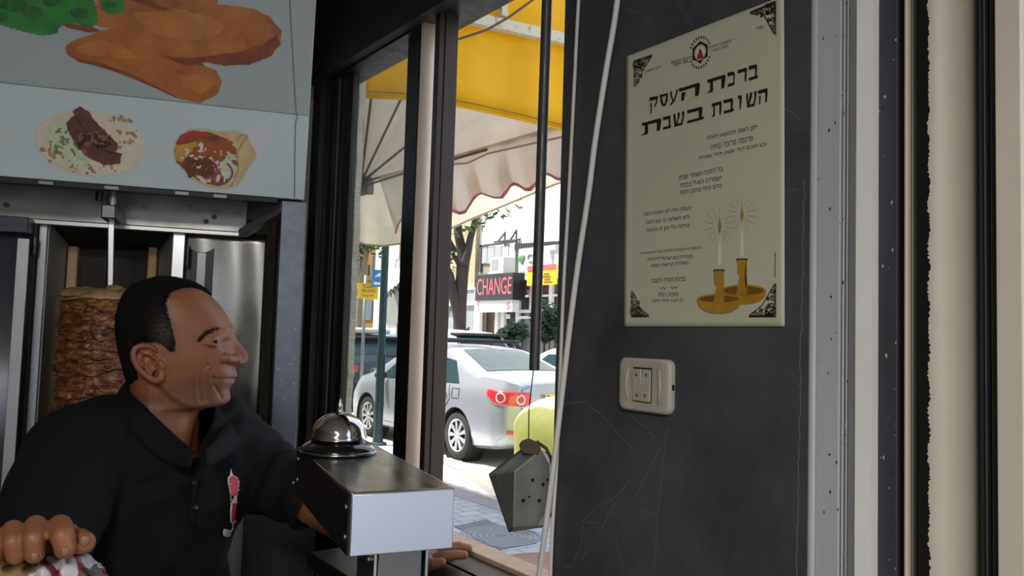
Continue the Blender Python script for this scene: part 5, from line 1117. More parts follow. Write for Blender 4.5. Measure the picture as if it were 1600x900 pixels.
rc_ = MB(MF.M); rc_.bm.faces.new([rc_.bm.verts.new(MF.M @ Vector(p)) for p in ((fr_.x, V1, zt), (gl_.x, V1, zt), (br_.x + .02, V2, zt - .03), (bl.x - .02, V2, zt - .03))]); rc_.build('recess_top', mat('soot_black', '121212', .8), gl, thick=.003)  # near-black material for the recess top and back
MB(MF.M).box((bl.x - .03, V2 + .01, zbm), (br_.x + .03, V2 + .02, zt)).build('recess_back', MATS['soot_black'], gl)
cer = mat('ceramic_edge', 'cdab82', .8, var=.12)
for xa, xb in ((106, 122), (232, 246)):
    a = mp(xa, 384, V2 - .03); b = mp(xb, 384, V2 - .03); MB(MF.M).box((a.x, V2 - .03, zbm), (b.x, V2, a.z)).build('ceramic_strip', cer, gl, bevel=.004)
ms = MB(MF.M); xa, xb = mp(123, 400, V2).x, mp(232, 400, V2).x; zt3 = mp(175, 391, V2).z
k = 0; x = xa
while x < xb: ms.box((x, V2 - .006, zbm + .3), (x + .0012, V2 - .004, zt3)); x += .0045
z_ = zbm + .3
while z_ < zt3: ms.box((xa, V2 - .007, z_), (xb, V2 - .005, z_ + .0012)); z_ += .0045
ms.build('burner_mesh', mat('burnt_mesh', '6b5540', .7, .4), gl)
a = mp(128, 400, V2 - .012); b = mp(229, 400, V2 - .012); mid = mp(167, 400, V2 - .012).x; mid2 = mp(179, 400, V2 - .012).x
for x0, x1 in ((a.x, mid), (mid2, b.x)): MB(MF.M).box((x0, V2 - .012, zbm), (x1, V2 - .008, a.z)).build('burner_plate', mat('dark_burner_plate', '2e2b2a', .7, var=.2, scale=40), gl)
# left shield door, right shield door with a cut-out, right end panel
dv = V1 - .03
dl = MB(MF.M); x0 = UL; x1 = mp(56, 400, dv).x
N = 24
def door_curve(u): return (x0 + (x1 - x0) * u, dv - .05 * math.sin(PI * min(1, u * 1.0)) ** 1.0)
dl.grid(lambda u, v: (door_curve(u)[0], door_curve(u)[1], zbm + (mp(30, 348, dv).z - zbm) * v), N, 1); dl.build('heat_shield_door', mat('smoky_steel', '6d7078', .3, .6, var=.12, scale=4), gl, smooth=True, thick=.003)
a = mp(28, 372, dv - .052); b = mp(47, 372, dv - .052); MB(MF.M).box((a.x, dv - .056, zbm), (b.x, dv - .052, a.z)).build('door_edge_strip', brs, gl, bevel=.001)  # bright strip added to stand for the frame's reflection in the door
a = mp(58, 346, V1 - .012); b = mp(58, 370, V1 - .012); MB(MF.M).box((UL, V1 - .09, b.z), (a.x, V1 - .012, a.z)).build('door_header', mat('blue_grey_header', '3f444d', .4, .6, var=.2), gl, bevel=.002)
rp_ = random.Random(8); chp = MB(MF.M)
for k in range(110):
    x = rp_.uniform(pr.x + .006, pr2.x - .004); z_ = rp_.uniform(1.2, ZA - .02); r_ = rp_.uniform(.0006, .0022); n_ = 5; ph = rp_.uniform(0, 6); st_ = rp_.uniform(.8, 2.6)
    chp.bm.faces.new([chp.bm.verts.new(MF.M @ Vector((x + r_ * math.cos(ph + 2 * PI * i / n_) * rp_.uniform(.4, 1), .0194, z_ + st_ * r_ * math.sin(ph + 2 * PI * i / n_) * rp_.uniform(.4, 1)))) for i in range(n_)])
chp.build('worn_chips', mat('bare_chip', 'b9bcc2', .5), gl)['kind'] = 'stuff'
h0 = mp(55, 385, dv); MB(MF.M).cyl((h0.x, dv - .006, h0.z - .02), (h0.x, dv - .006, h0.z + .02), .006, n=12).build('hinge', dksteel, gl, smooth=True, ang=40)
h0 = mp(293, 400, dv); MB(MF.M).cyl((h0.x, dv - .0, h0.z - .025), (h0.x, dv - .0, h0.z + .025), .006, n=12).build('hinge', dksteel, gl, smooth=True, ang=40)
e0_ = mp(292, 365, V1).x; e1_ = mp(398, 365, V1).x
ep = MB(MF.M); ep.grid(lambda u, v: (e0_ + (e1_ + .03 - e0_) * u, V1 + .006 - .0035 * math.sin(9 * u + 3.2 * math.sin(4.2 * v + 1) + 2.5 * v), zbm - .5 + (b0.z - zbm + .5) * v), 40, 60); ep.build('end_panel', mat('wavy_polished_steel', '8c8b88', .27, .9, var=.12, scale=5, rvar=.08), gl, smooth=True, thick=.003)
a = mp(294, 386, V1 - .004); b = mp(335, 386, V1 - .004); cut = [(a.x, V1 - .004, zbm), (a.x, V1 - .004, a.z)]
for i in range(9): t = i / 8; cut.append((a.x + (b.x - a.x) * t, V1 - .004, a.z - .012 * math.sin(PI * t) + (.002 if i == 8 else 0)))
cut.append((b.x, V1 - .004, zbm)); MB(MF.M).prism(cut, (0, .003, 0)).build('dark_slot', mat('slot_dark', '242427', .35, .6), gl)
a = mp(309, 395, V1 - .007); b = mp(322, 395, V1 - .007); MB(MF.M).box((a.x, V1 - .008, zbm), (b.x, V1 - .004, a.z)).build('slot_bar', mat('slot_bar_steel', '707276', .3, .9), gl)
q = mp(381, 641, V1 - .01); MB(MF.M).cyl((q.x, V1 - .012, q.z), (q.x, V1, q.z), .006, n=14).build('bolt', brs, gl)
# base cabinet below the burners
MB(MF.M).box((UL, .0, .0), (-.02, .44, .93)).build('base_cabinet', mat('grey_cabinet', '6f6d68', .4, .6, var=.12), gl)
xk = mp(380, 850, -.02).x; MB(MF.M).box((mp(330, 850, 0).x, -.012, .5), (xk - .001, -.004, 1.36)).build('grey_front_panel', mat('grey_front', '8d8a82', .5, .2, var=.08), gl)
MB(MF.M).box((UL, V1, .93), (e1_ + .03, .44, .96)).build('drip_tray', steel, gl)
MB(MF.M).box((xk, -.02, .5), (.06, -.008, 1.34)).build('black_guard', mat('black_guard', '121214', .5), gl)
# spit holder hanging from the beam
sp = mp(172, 330, .12); mv = .10
hd = mp(173, 330, .14)
MB(MF.M).box((mp(163, 325, .1).x, .06, mp(173, 345, .1).z), (mp(186, 325, .1).x, .20, mp(173, 323, .1).z)).build('spit_holder', mat('holder_steel', '5a5b5c', .35, .9, var=.15), gl, bevel=.003)
c_ = mp(176, 310, .10); MB(MF.M).cyl((c_.x, .10, mp(173, 325, .1).z), (c_.x, .10, ZA + .1), .011, n=18).cyl((c_.x, .10, mp(173, 318, .1).z), (c_.x, .10, mp(173, 308, .1).z), .014, n=18).build('motor_shaft', brs, gl, smooth=True, ang=40)
q = mp(155, 308, .1); MB(MF.M).cyl((q.x, .10, q.z - .01), (q.x, .10, q.z + .04), .008, n=12).build('stop_pin', dksteel, gl, smooth=True, ang=40)
# ------------------------------------------------------------------ the meat on its spit
mc = mp(170, 455, mv); rad = mp(170, 600, mv).x - mp(91, 600, mv).x; ztop = mc.z + .0; MC = mw((mc.x, mv, 0))
sh = thing('shawarma_spit', 'tall stack of browned shawarma meat on an upright spit behind the man', 'shawarma', Vector((MC.x, MC.y, .965)))
rq = random.Random(11)
def meat(u, v):
    a = 2 * PI * u; h = v; z = .99 + (ztop - .02 - .99) * h; ca, sa = math.cos(a), math.sin(a)
    wz = z + .010 * mnoise.noise((ca * 2.2, sa * 2.2, z * 12)) + .004 * mnoise.noise((ca * 7, sa * 7, z * 40))
    d, pts = mnoise.voronoi(Vector((ca * 2.6, sa * 2.6, wz * 52)))
    cell = mnoise.noise(pts[0] * 3.1); up = (wz * 52 - pts[0].z); edge_ = min(1, (d[1] - d[0]) * 2.2)
    n2 = mnoise.noise((ca * 14, sa * 14, z * 120)); n3 = mnoise.noise((ca * 1.3, sa * 1.3, z * 6))
    r = rad * (.915 + .075 * cell + .05 * edge_ - .035 * up + .022 * n2 + .03 * n3)
    if h > .97: r *= 1 - .06 * (h - .97) / .03
    return MC + MF.u * (r * ca) + MF.v * (r * sa) + Vector((0, 0, z - .004 * edge_))
mt_ = MB(); V = mt_.grid(meat, 260, 360, True); mt_.bm.faces.new([V[i][-1] for i in range(len(V))])
meatM = bpy.data.materials.new('browned_meat'); meatM.use_nodes = True; nt = meatM.node_tree; p = nt.nodes['Principled BSDF']; tc = nt.nodes.new('ShaderNodeTexCoord'); mpn = nt.nodes.new('ShaderNodeMapping'); mpn.inputs['Scale'].default_value = (1, 1, 3.2); nt.links.new(tc.outputs['Object'], mpn.inputs[0])
nz = nt.nodes.new('ShaderNodeTexNoise'); nz.inputs['Scale'].default_value = 26; nz.inputs['Detail'].default_value = 7; nz.inputs['Roughness'].default_value = .7; nt.links.new(mpn.outputs[0], nz.inputs['Vector'])
cr = nt.nodes.new('ShaderNodeValToRGB'); cr.color_ramp.elements[0].position = .32; cr.color_ramp.elements[0].color = lin('2c170d'); cr.color_ramp.elements[1].position = .72; cr.color_ramp.elements[1].color = lin('b98349')
e = cr.color_ramp.elements.new(.5); e.color = lin('6b3c20'); nt.links.new(nz.outputs['Fac'], cr.inputs[0]); nt.links.new(cr.outputs[0], p.inputs['Base Color']); p.inputs['Roughness'].default_value = .42
mt_.build('meat_stack', meatM, sh, smooth=True)
fatm = mat('fat_slice', 'b9a070', .45, col2='8a6a3c', scale=22, bump=.3, bscale=40)
tp_ = MB()
for (dx, dy, rx, ry, h) in ((-.015, -.0, rad * .78, rad * .78, .0), (.05, -.01, rad * .45, rad * .6, .010), (-.045, -.02, rad * .5, rad * .55, .008), (.0, -.06, rad * .5, rad * .35, .004)):
    def slab(u, v, dx=dx, dy=dy, rx=rx, ry=ry, h=h):
        a = 2 * PI * u; k = math.sin(PI / 2 * v); hh = .022 * math.cos(PI / 2 * v); n = 1 + .12 * mnoise.noise((math.cos(a) * 1.5 + dx * 40, math.sin(a) * 1.5, 0))
        return MC + MF.u * (dx + rx * n * k * math.cos(a)) + MF.v * (dy + ry * n * k * math.sin(a)) + Vector((0, 0, ztop - .024 + h + hh + .004 * mnoise.noise((a * 2, v * 4, dx * 50))))
    tp_.grid(slab, 40, 10, True)
bmesh.ops.remove_doubles(tp_.bm, verts=tp_.bm.verts, dist=1e-5); tp_.build('fat_cap', fatm, sh, smooth=True)
kn = MB().ball(MC + Vector((0, 0, ztop + .002)) + MF.u * .012, .02, (1.1, 1, .7), 16); kn.build('top_knob', fatm, sh, smooth=True)
# loose crisp edges sticking out of the stack
cr_ = MB()
for k in range(420):
    u = rq.random(); v = rq.random(); p0_ = Vector(meat(u, v)); a = 2 * PI * u; d = MF.u * math.cos(a) + MF.v * math.sin(a); t = Vector((-d.y, d.x, 0)); w1 = rq.uniform(.006, .018); o = d * rq.uniform(.002, .007) + Vector((0, 0, rq.uniform(-.006, .002)))
    vs = [cr_.bm.verts.new(q_) for q_ in (p0_ - t * w1, p0_ + t * w1, p0_ + t * w1 * .6 + o, p0_ - t * w1 * .5 + o * rq.uniform(.6, 1.3))]; cr_.bm.faces.new(vs)
cr_.build('crisp_edges', meatM, sh, thick=.0015)['kind'] = 'stuff'
st = mp(172, 340, mv); b1_ = mp(180, 335, mv); b2_ = mp(166, 335, mv)
kb = MB(MF.M); zq = mp(173, 336, mv).z; kb.prism([(mp(169, 445, mv).x, mv, ztop - .01), (mp(177, 445, mv).x, mv, ztop - .01), (mp(178, 350, mv).x, mv, zq - .01), (mp(174, 336, mv).x, mv, zq + .012), (mp(169, 350, mv).x, mv, zq - .02)], (0, .005, 0)); kb.build('spit_blade', MATS['bright_brushed_steel'], sh, bevel=.001)
MB(MF.M).cyl((mc.x, mv, .965), (mc.x, mv, ztop), .006, n=10).build('spit_rod', steel, sh)
MB(MF.M).lathe([(0, .965), (.15, .965), (.155, .985), (0, .992)], (mc.x, mv, 0), n=32).build('spit_plate', steel, sh, smooth=True, ang=40)
# ------------------------------------------------------------------ counters
CT = 1.163
ctr = thing('window_counter', 'dark counter along the window sill under the hand', 'counter', Vector((.72, 1.3, 0)))
MB().box((.66, YR - .2, CT - .03), (.868, 1.60, CT)).build('worktop', mat('dark_polished_top', '17120f', .32, .1, var=.2, scale=6), ctr, bevel=.004)
MB().box((.675, YR - .2, 0), (.865, 1.58, CT - .03)).build('counter_body', steel, ctr)
ct2 = thing('serving_counter', 'stainless serving counter under the metal box with the bell', 'counter', Vector((.2, .75, 0)))
MB().box((-.5, .45, 1.0), (.59, .98, 1.03)).build('worktop', steel, ct2, bevel=.003)
MB().box((-.5, .5, 0), (.57, .95, 1.0)).build('counter_body', steel, ct2)
# ------------------------------------------------------------------ metal box with bell
q0 = at(548, 770, .9); BF = Frame((q0.x, q0.y, 0), math.radians(24.7 - 1)); TZ_ = q0.z
bxw = BF.pix(710, 766, 0).x; bz0 = (BF.pix(545, 870, 0).z + BF.pix(708, 858, 0).z) / 2; bl_ = .0
for v in [i * .005 for i in range(20, 140)]:
    p = BF.M @ Vector((0, v, TZ_)); d = p - CAMPOS; pxx = 800 + FPX * d.dot(RC) / d.dot(F3)
    if pxx < 466: bl_ = v; break
bl_ = bl_ or .33
bxt = thing('metal_box', 'long stainless box on brackets pointing at the viewer, service bell on top', 'metal box', BF.M @ Vector((bxw / 2, bl_ / 2, bz0)))
boxm = mat('brushed_box_steel', 'a3a19c', .24, .95, rvar=.06, scale=30, stretch=(1, .1, 1), var=.06)
MB(BF.M).box((0, .0, bz0), (bxw, bl_, TZ_)).build('box_body', boxm, bxt, bevel=.0022, seg=3)
MB(BF.M).box((.0012, -.0035, bz0 + .0015), (bxw - .0012, -.0005, TZ_ - .0015)).build('front_cap', mat('front_cap_steel', 'ccd2de', .3, .75, var=.02), bxt, bevel=.001)
MB(BF.M).box((-.0015, .002, bz0 + .001), (-.0004, bl_ - .002, TZ_ - .002)).build('side_cover', mat('black_side_cover', '17171a', .45, .2), bxt)
for v, z in ((.012, .75), (.012, .28), (bl_ - .02, .78), (bl_ - .02, .35)): MB(BF.M).ball((-.002, v, bz0 + (TZ_ - bz0) * z), .0032, (.6, 1, 1), 12).build('screw', brs, bxt, smooth=True)
x0 = BF.pix(590, 880, .05).x; x1 = BF.pix(660, 880, .05).x
MB(BF.M).box((x0, .05, 1.03), (x1, .12, bz0)).build('support_post', mat('support_steel', '7b7a78', .35, .9, var=.1), bxt, bevel=.002)
for s_, x in ((-1, x0 - .002), (1, x1 + .002)):
    MB(BF.M).box((min(x, x + s_ * .004), .045, 1.1), (max(x, x + s_ * .004), .13, bz0)).box((min(x, x + s_ * .028), .045, bz0 - .003), (max(x, x + s_ * .028), .13, bz0)).build('angle_bracket', brs, bxt, bevel=.0008)
    MB(BF.M).ball((x + s_ * .006, .06, bz0 - .02), .004, (1, 1, 1), 10).build('screw', brs, bxt, smooth=True)
q = BF.pix(575, 880, .06); MB(BF.M).cyl((q.x, .06, bz0 - .014), (q.x + .012, .06, bz0 - .014), .005, n=12).build('brass_bolt', mat('brass', 'b08a3a', .35, .9), bxt, smooth=True, ang=40)
cb_ = on(528, 707, 2, TZ_ + .001); 
bell = thing('call_bell', 'chrome dome call bell on a black base on top of the long metal box', 'bell', cb_)
chrome = mat('polished_chrome', 'c9c5c0', .07, 1.0); blk = mat('black_enamel', '141314', .18, .3, coat=.5)
zdp = (cb_ - CAMPOS).dot(F3); kb_ = zdp / FPX
MB().lathe([(0, 0), (58 * kb_, 0), (59 * kb_, .003), (57.5 * kb_, .008), (52 * kb_, .013), (40 * kb_, .019), (20 * kb_, .024), (0, .025)], cb_, n=56).build('bell_base', blk, bell, smooth=True, ang=60)
MB().lathe([(58.5 * kb_, .0008), (60 * kb_, .0018), (60 * kb_, .004), (58.5 * kb_, .005)], cb_, n=56).build('base_ring', mat('satin_chrome', '8f8d8a', .2, 1.0), bell, smooth=True)
dm = [(43.5 * kb_, .020), (44.5 * kb_, .021), (44.6 * kb_, .0235), (43 * kb_, .027)] + [(42.5 * kb_ * math.cos(t), .026 + 36 * kb_ * math.sin(t)) for t in [PI / 2 * i / 14 for i in range(1, 14)]] + [(0, .026 + 36 * kb_)]
MB().lathe(dm, cb_, n=56).build('dome', chrome, bell, smooth=True, ang=70)
zt_ = .026 + 36 * kb_; MB().lathe([(0, zt_ - .002), (4.5 * kb_, zt_ - .001), (4.5 * kb_, zt_ + .003), (3 * kb_, zt_ + .005), (4.2 * kb_, zt_ + .007), (4.2 * kb_, zt_ + .010), (2.2 * kb_, zt_ + .014), (1.4 * kb_, zt_ + .019), (0, zt_ + .0195)], cb_, n=20).build('push_button', chrome, bell, smooth=True, ang=60)
# ------------------------------------------------------------------ the man
ZH = 1.37
HC = at(275, 540, ZH)
def hyaw(a): return (RH * math.cos(a) + FH * math.sin(a)).normalized()
HX_ = hyaw(math.radians(15)); HZ_ = Vector((0, 0, 1)); HY_ = HZ_.cross(HX_).normalized()     # forward, up, his left
HM = Matrix(((HX_.x, HY_.x, 0, HC.x), (HX_.y, HY_.y, 0, HC.y), (HX_.z, HY_.z, 1, HC.z), (0, 0, 0, 1))); HI = HM.inverted()
def hl(px, py):                                        # pixel -> (forward, up) in the head's own middle plane
    p = HI @ on_plane(px, py, HC, HY_); return p.x, p.z
def zrow(py): return hl(275, py)[1]
def hz2(x, y): return (x / 4.092 + 170, y / 4.092 + 420)
# outline rows: (row, front px, back px, half width m)   (face without the nose)
ROWS = [(437, 270, 252, .012), (440, 291, 240, .034), (444, 305, 228, .046), (451, 319, 214, .058), (460, 329.5, 203, .066), (470, 340, 197, .0715), (484, 351, 191.5, .0755), (497, 359, 188.5, .077), (506, 363.5, 187.5, .077), (515, 366.5, 187.5, .0765), (522, 367, 188, .076), (530, 366.5, 189, .0755),
        (540, 365.5, 190.5, .075), (550, 365.5, 192.5, .0745), (560, 366, 195, .073), (570, 366.5, 197.5, .071), (580, 366.2, 200, .0685), (590, 364.5, 202.3, .0655), (600, 361.8, 204, .0625), (610, 359.3, 205.2, .0598), (621, 358.6, 206, .0575), (627, 357, 206, .0567), (631, 353, 206, .0565), (634, 343, 206, .057), (637, 325, 205, .0575), (641, 313, 205, .058), (650, 308, 204, .058), (664, 304, 203, .0585), (680, 301, 202, .060), (700, 298, 202, .060), (722, 282, 214, .048), (750, 270, 226, .03)]
def rowat(py):
    if py <= ROWS[0][0]: return ROWS[0][1:]
    for A, B in zip(ROWS, ROWS[1:]):
        if py <= B[0]:
            t = (py - A[0]) / (B[0] - A[0]); return tuple(A[i] + (B[i] - A[i]) * t for i in (1, 2, 3))
    return ROWS[-1][1:]
def gs(a, s): return math.exp(-(a / s) ** 2)
NOSE = [(524, 0), (528, 3.5), (534, 8.5), (540, 13), (546, 17), (551, 20), (556, 20.5), (561, 19.5), (565.5, 16.5), (568.5, 9), (571, 3), (574, 0)]
LIPS = [(572, 0), (577, 1.6), (582, 4.0), (585.5, 5.2), (588.5, 4.0), (590.5, 1.6), (593, 2.8), (597, 3.6), (601, 1.2), (606, -1.0), (612, -.2), (617, 1.4), (622, 1.8), (628, .6), (632, 0)]
NW = [(524, .010), (534, .0085), (546, .0105), (556, .0145), (564, .0165), (574, .015)]
PXM = ZH / FPX * 1.05
FOLD = [(330, 569), (324, 577), (319.5, 588), (317.5, 600), (318, 612), (320, 624)]
FOLD2 = [(348, 567), (342, 574), (336.5, 582), (334, 592)]
FOLD3 = [(339, 601), (344, 610), (348, 620)]
MOUTH = [(338, 588.5), (344, 590.8), (354, 590.2), (368, 591)]
JAWL = [(255, 590), (264, 600), (277, 613), (296, 626), (318, 634), (346, 642)]
CROW = [[hz2(650, 505), hz2(620, 520)], [hz2(655, 490), hz2(612, 492)], [hz2(660, 520), hz2(635, 545)]]
BROWL = [[hz2(600, 330), hz2(680, 322), hz2(770, 340)], [hz2(600, 285), hz2(680, 270), hz2(750, 290)]]
def segd(p, L):
    best = 9
    for a, b in zip(L, L[1:]):
        dx, dy = b[0] - a[0], b[1] - a[1]; t = max(0, min(1, ((p[0] - a[0]) * dx + (p[1] - a[1]) * dy) / (dx * dx + dy * dy + 1e-9))); best = min(best, math.hypot(p[0] - a[0] - t * dx, p[1] - a[1] - t * dy))
    return best
def interp1(L, y):
    if y <= L[0][0]: return L[0][1]
    for (a, p), (b, q) in zip(L, L[1:]):
        if y <= b: return p + (q - p) * (y - a) / (b - a)
    return L[-1][1]
def CREASE(pxl):
    g = 0
    for L in CROW: g += .0024 * gs(segd(pxl, L), 1.7)
    for L in BROWL: g += .0014 * gs(segd(pxl, L), 1.6)
    return g - .0034 * gs(segd(pxl, [(a + 6.5, b - .5) for a, b in FOLD[1:]]), 4.5) - .0026 * gs(segd(pxl, [(330, 560), (340, 556)]), 7) - .0022 * gs(segd(pxl, [(330, 545), (344, 545)]), 3)
def head_mesh(bm):
    """rings of the head and neck; returns nothing, adds to bm in world space"""
    pys = [437 + .0] + [437 + (750 - 437) * (i / 250) ** 1.08 for i in range(1, 251)]
    NT = 240; R = []
    for py in pys:
        fp_, bp_, wd = rowat(py); xf = hl(fp_, py)[0]; xb = hl(bp_, py)[0]; z = zrow(py)
        xm = xb + (xf - xb) * (.46 if py < 570 else .46 - .06 * min(1, (py - 570) / 60))
        ex = 2.25 - .2 * min(1, max(0, (py - 490) / 50)) - .25 * min(1, max(0, (py - 560) / 60))
        ring = []
        for k in range(NT):
            a = 2 * PI * k / NT; c, s_ = math.cos(a), math.sin(a)
            e = ex if c > 0 else 2.3
            cc = math.copysign(abs(c) ** (2 / e), c); ss = math.copysign(abs(s_) ** (2 / e), s_)
            x = xm + (xf - xm) * cc if c > 0 else xm + (xm - xb) * cc; y = wd * ss
            if c > 0 and py < 640:
                ay = abs(y)
                # brow, sockets, cheek bone, hollow cheek
                d = 0
                d += .0035 * gs(py - 513, 5) * gs(ay - .026, .018)
                d -= .0085 * gs(py - 534, 8) * gs(ay - .031, .014)
                d += .0028 * gs(py - 556, 10) * gs(ay - .046, .02)
                d -= .003 * gs(py - 598, 14) * gs(ay - .046, .014)
                # lips stand out only near the middle; jaw line
                d += interp1(LIPS, py) * PXM * gs(ay, .019)
                d += .0045 * gs(py - 566, 6) * gs(ay - .0155, .0055)
                d -= .0035 * gs(py - 570.5, 2.2) * gs(ay - .008, .005)
                d += .0035 * gs(py - 592, 16) * gs(ay - .034, .012)
                n = interp1(NOSE, py) * PXM; w_ = interp1(NW, py); d += n * gs(ay, w_) * 1.0
                x += d
            ring.append(Vector((x, y, z)))
        R.append(ring)
    out = []
    for i, ring in enumerate(R):
        row = []
        memo = {}
        for kk, q in enumerate(ring):
            # creases on the cheek and round the eye, pressed in along the skin's normal (sideways and back)
            if abs(q.y) > .003 and q.x > -.06:
                mk = min(kk, NT - kk)
                w_ = HM @ Vector((q.x, 0, q.z)); d = w_ - CAMPOS; pxl = (800 + FPX * d.dot(RC) / d.dot(F3), 450 - FPX * d.dot(UC) / d.dot(F3))
                g = memo.get(mk)
                if g is None: g = .0046 * gs(segd(pxl, FOLD), 3.6) + .0038 * gs(segd(pxl, FOLD2), 2.6) + .003 * gs(segd(pxl, FOLD3), 2.6) + .0034 * gs(segd(pxl, MOUTH), 1.9) + CREASE(pxl)
                memo[mk] = g
                g_ = .0065 * max(0, min(1, (pxl[1] - interp1(JAWL, pxl[0])) / 9)) * (1 if pxl[0] < 346 else 0) * max(0, min(1, (672 - pxl[1]) / 25)) * max(0, min(1, (pxl[0] - 238) / 20))
                g = (g + g_) * min(1, abs(q.y) / .016)
                q = Vector((q.x - g * .45, q.y - math.copysign(g * .85, q.y), q.z))
            row.append(bm.verts.new(HM @ q))
        out.append(row)
    for A, B in zip(out, out[1:]):
        for k in range(NT): bm.faces.new((A[k], A[(k + 1) % NT], B[(k + 1) % NT], B[k]))
    bm.faces.new(out[0]); bm.faces.new(out[-1][::-1])
def hw_(px, py, y): x, z = hl(px, py); return HM @ Vector((x, y, z))
def wtube(mb, L, r, n=12):
    """chain of capsules: (point, radius)"""
    P = []; Q = []
    for i in range(len(L) - 1):
        for k in range(6): t = k / 6; P.append(L[i].lerp(L[i + 1], t)); Q.append(r[i] + (r[i + 1] - r[i]) * t)
    P.append(L[-1]); Q.append(r[-1]); mb.tube(P, Q, max(n, 28 if max(r) > .025 else n)); nb = 36 if max(r) > .025 else 14; mb.ball(L[0], r[0], n=nb).ball(L[-1], r[-1], n=nb)
    for p, q in zip(L[1:-1], r[1:-1]): mb.ball(p, q, n=nb)
# joints
NK = at(262, 665, 1.39); TA = math.radians(46)
TF = -FH * math.cos(TA) + RH * math.sin(TA); TL_ = RH * math.cos(TA) + FH * math.sin(TA)
NK = NK + Vector((0, 0, 0))
SR = at(122, 712, 1.26); ER = at(8, 975, 1.06); WR = at(34, 885, .85)
SL = at(388, 722, 1.50); EL = at(498, 792, 1.45); WL = at(642, 877, 1.55)
CH = at(248, 790, 1.40); HIP = Vector((CH.x, CH.y, .88)); TCX = Vector((CH.x, CH.y, 0))
skinb = MB(); head_mesh(skinb.bm)
from mathutils.bvhtree import BVHTree
hbt = BVHTree.FromBMesh(skinb.bm)
def face_at(px, py, s_, off=0.0):                     # skin point seen level from the side, off: how far out
    w0 = hw_(px, py, s_ * .2); w_, n_, _, _ = hbt.ray_cast(w0, HY_ * -s_)
    if w_ is None: return hw_(px, py, s_ * .03), HY_ * s_
    if n_.dot(HY_) * s_ < 0: n_ = -n_
    return w_ + n_ * off, n_
EYEC = {}
for s_ in (-1, 1):
    w_, n_ = face_at(343.5, 533.5, s_); EYEC[s_] = w_ - (n_ * .35 + HX_ * .65).normalized() * .0112
# ears
for s_ in (1, -1):
    ex0 = hz2(300, 590); base = [hz2(352, 520), hz2(330, 500), hz2(300, 488), hz2(262, 486), hz2(232, 500), hz2(220, 530), hz2(224, 570), hz2(245, 615), hz2(280, 655), hz2(315, 685), hz2(350, 698), hz2(375, 685), hz2(380, 650), hz2(372, 620)]
    yo = [.072, .0785, .083, .087, .090, .0905, .089, .086, .082, .078, .075, .0725, .071, .071]
    P = [hw_(a, b, -s_ * y) for (a, b), y in zip(base, yo)]
    wtube(skinb, P, [.0042, .0044, .0046, .0046, .0046, .0046, .0046, .0046, .0048, .0056, .0062, .0062, .0056, .005], 10)
    inn = [hz2(340, 560), hz2(315, 535), hz2(285, 530), hz2(262, 545), hz2(262, 580), hz2(285, 620), hz2(318, 650)]
    wtube(skinb, [hw_(a, b, -s_ * (.0765 + .004 * math.sin(i))) for i, (a, b) in enumerate(inn)], [.0036] * 7, 8)
    # the bowl behind
    cbv = [hw_(a, b, -s_ * .071) for a, b in (hz2(300, 540), hz2(290, 580), hz2(320, 630), hz2(345, 600), hz2(345, 560))]
    for q in cbv: skinb.ball(q, .0068, (1, .6, 1), 12, HM.to_3x3())
    wtube(skinb, [hw_(*hz2(372, 590), -s_ * .073), hw_(*hz2(385, 612), -s_ * .072), hw_(*hz2(380, 640), -s_ * .0715)], [.0055, .006, .005], 8)
    for a, b in (hz2(235, 560), hz2(250, 600), hz2(262, 510), hz2(300, 505)): skinb.ball(hw_(a, b, -s_ * .0775), .007, (1, .7, 1), 10, HM.to_3x3())
    # nose wings
    for wx, wy, wr, dp in ((355.5, 558.5, .0098, .0074), (360, 560.5, .0095, .0072), (365, 561, .009, .0066), (370, 560, .0085, .006)):
        w_, n_ = face_at(wx, wy, -s_); skinb.ball(w_ - n_ * dp, wr, (1.15, .8, .92), 18, HM.to_3x3())
    # lids
    ec = EYEC[-s_]; R_ = .0116; g0 = (HX_ * .78 + HY_ * (-s_) * .62).normalized(); sd0 = HZ_.cross(g0).normalized()
    def lid(el, r): 
        P = []
        for k in range(9):
            t = -1.25 + 2.5 * k / 8; e_ = el * math.cos(t * .95) ; d_ = g0 * math.cos(t) * math.cos(e_) + sd0 * math.sin(t) + HZ_ * math.sin(e_); P.append(ec + d_.normalized() * R_)
        wtube(skinb, P, [r] * 9, 8)
    lid(.28, .0015); lid(.55, .0024); lid(-.22, .0014); lid(-.55, .0024)
# chest core, arms, hands
wtube(skinb, [NK + Vector((0, 0, .0)), at(255, 720, 1.40), CH], [.052, .062, .08], 20)
wtube(skinb, [at(250, 740, 1.40), SL], [.055, .042]); wtube(skinb, [at(250, 740, 1.40), SR], [.055, .045])
wtube(skinb, [SL, EL, EL.lerp(WL, .3), WL], [.045, .037, .037, .028]); wtube(skinb, [SR, ER, ER.lerp(WR, .35), WR], [.05, .043, .044, .031])
# right hand: curled over the wrap, knuckles to the lens
def finger(L, r): wtube(skinb, [at(*p) for p in L], r, 12)
finger([(100, 838, .742), (93, 823, .690), (98, 838, .672), (102, 857, .672)], [.0118, .0104, .0096, .0088])
finger([(66, 836, .745), (55, 822, .690), (53, 842, .670), (54, 865, .672)], [.0115, .0094, .0087, .0083])
finger([(32, 842, .745), (20, 829, .690), (21, 847, .672), (25, 867, .674)], [.011, .0092, .0085, .0081])
finger([(2, 848, .735), (-12, 840, .69), (-12, 850, .676), (-9, 864, .676)], [.012, .0098, .0090, .0083])
finger([(92, 855, .80), (112, 848, .735), (123, 846, .703), (131, 848, .690)], [.016, .0132, .0112, .0098])
wtube(skinb, [WR, at(58, 856, .78)], [.031, .025]); wtube(skinb, [at(84, 850, .765), at(12, 856, .765)], [.022, .020]); wtube(skinb, [WR, at(90, 850, .80)], [.028, .02])
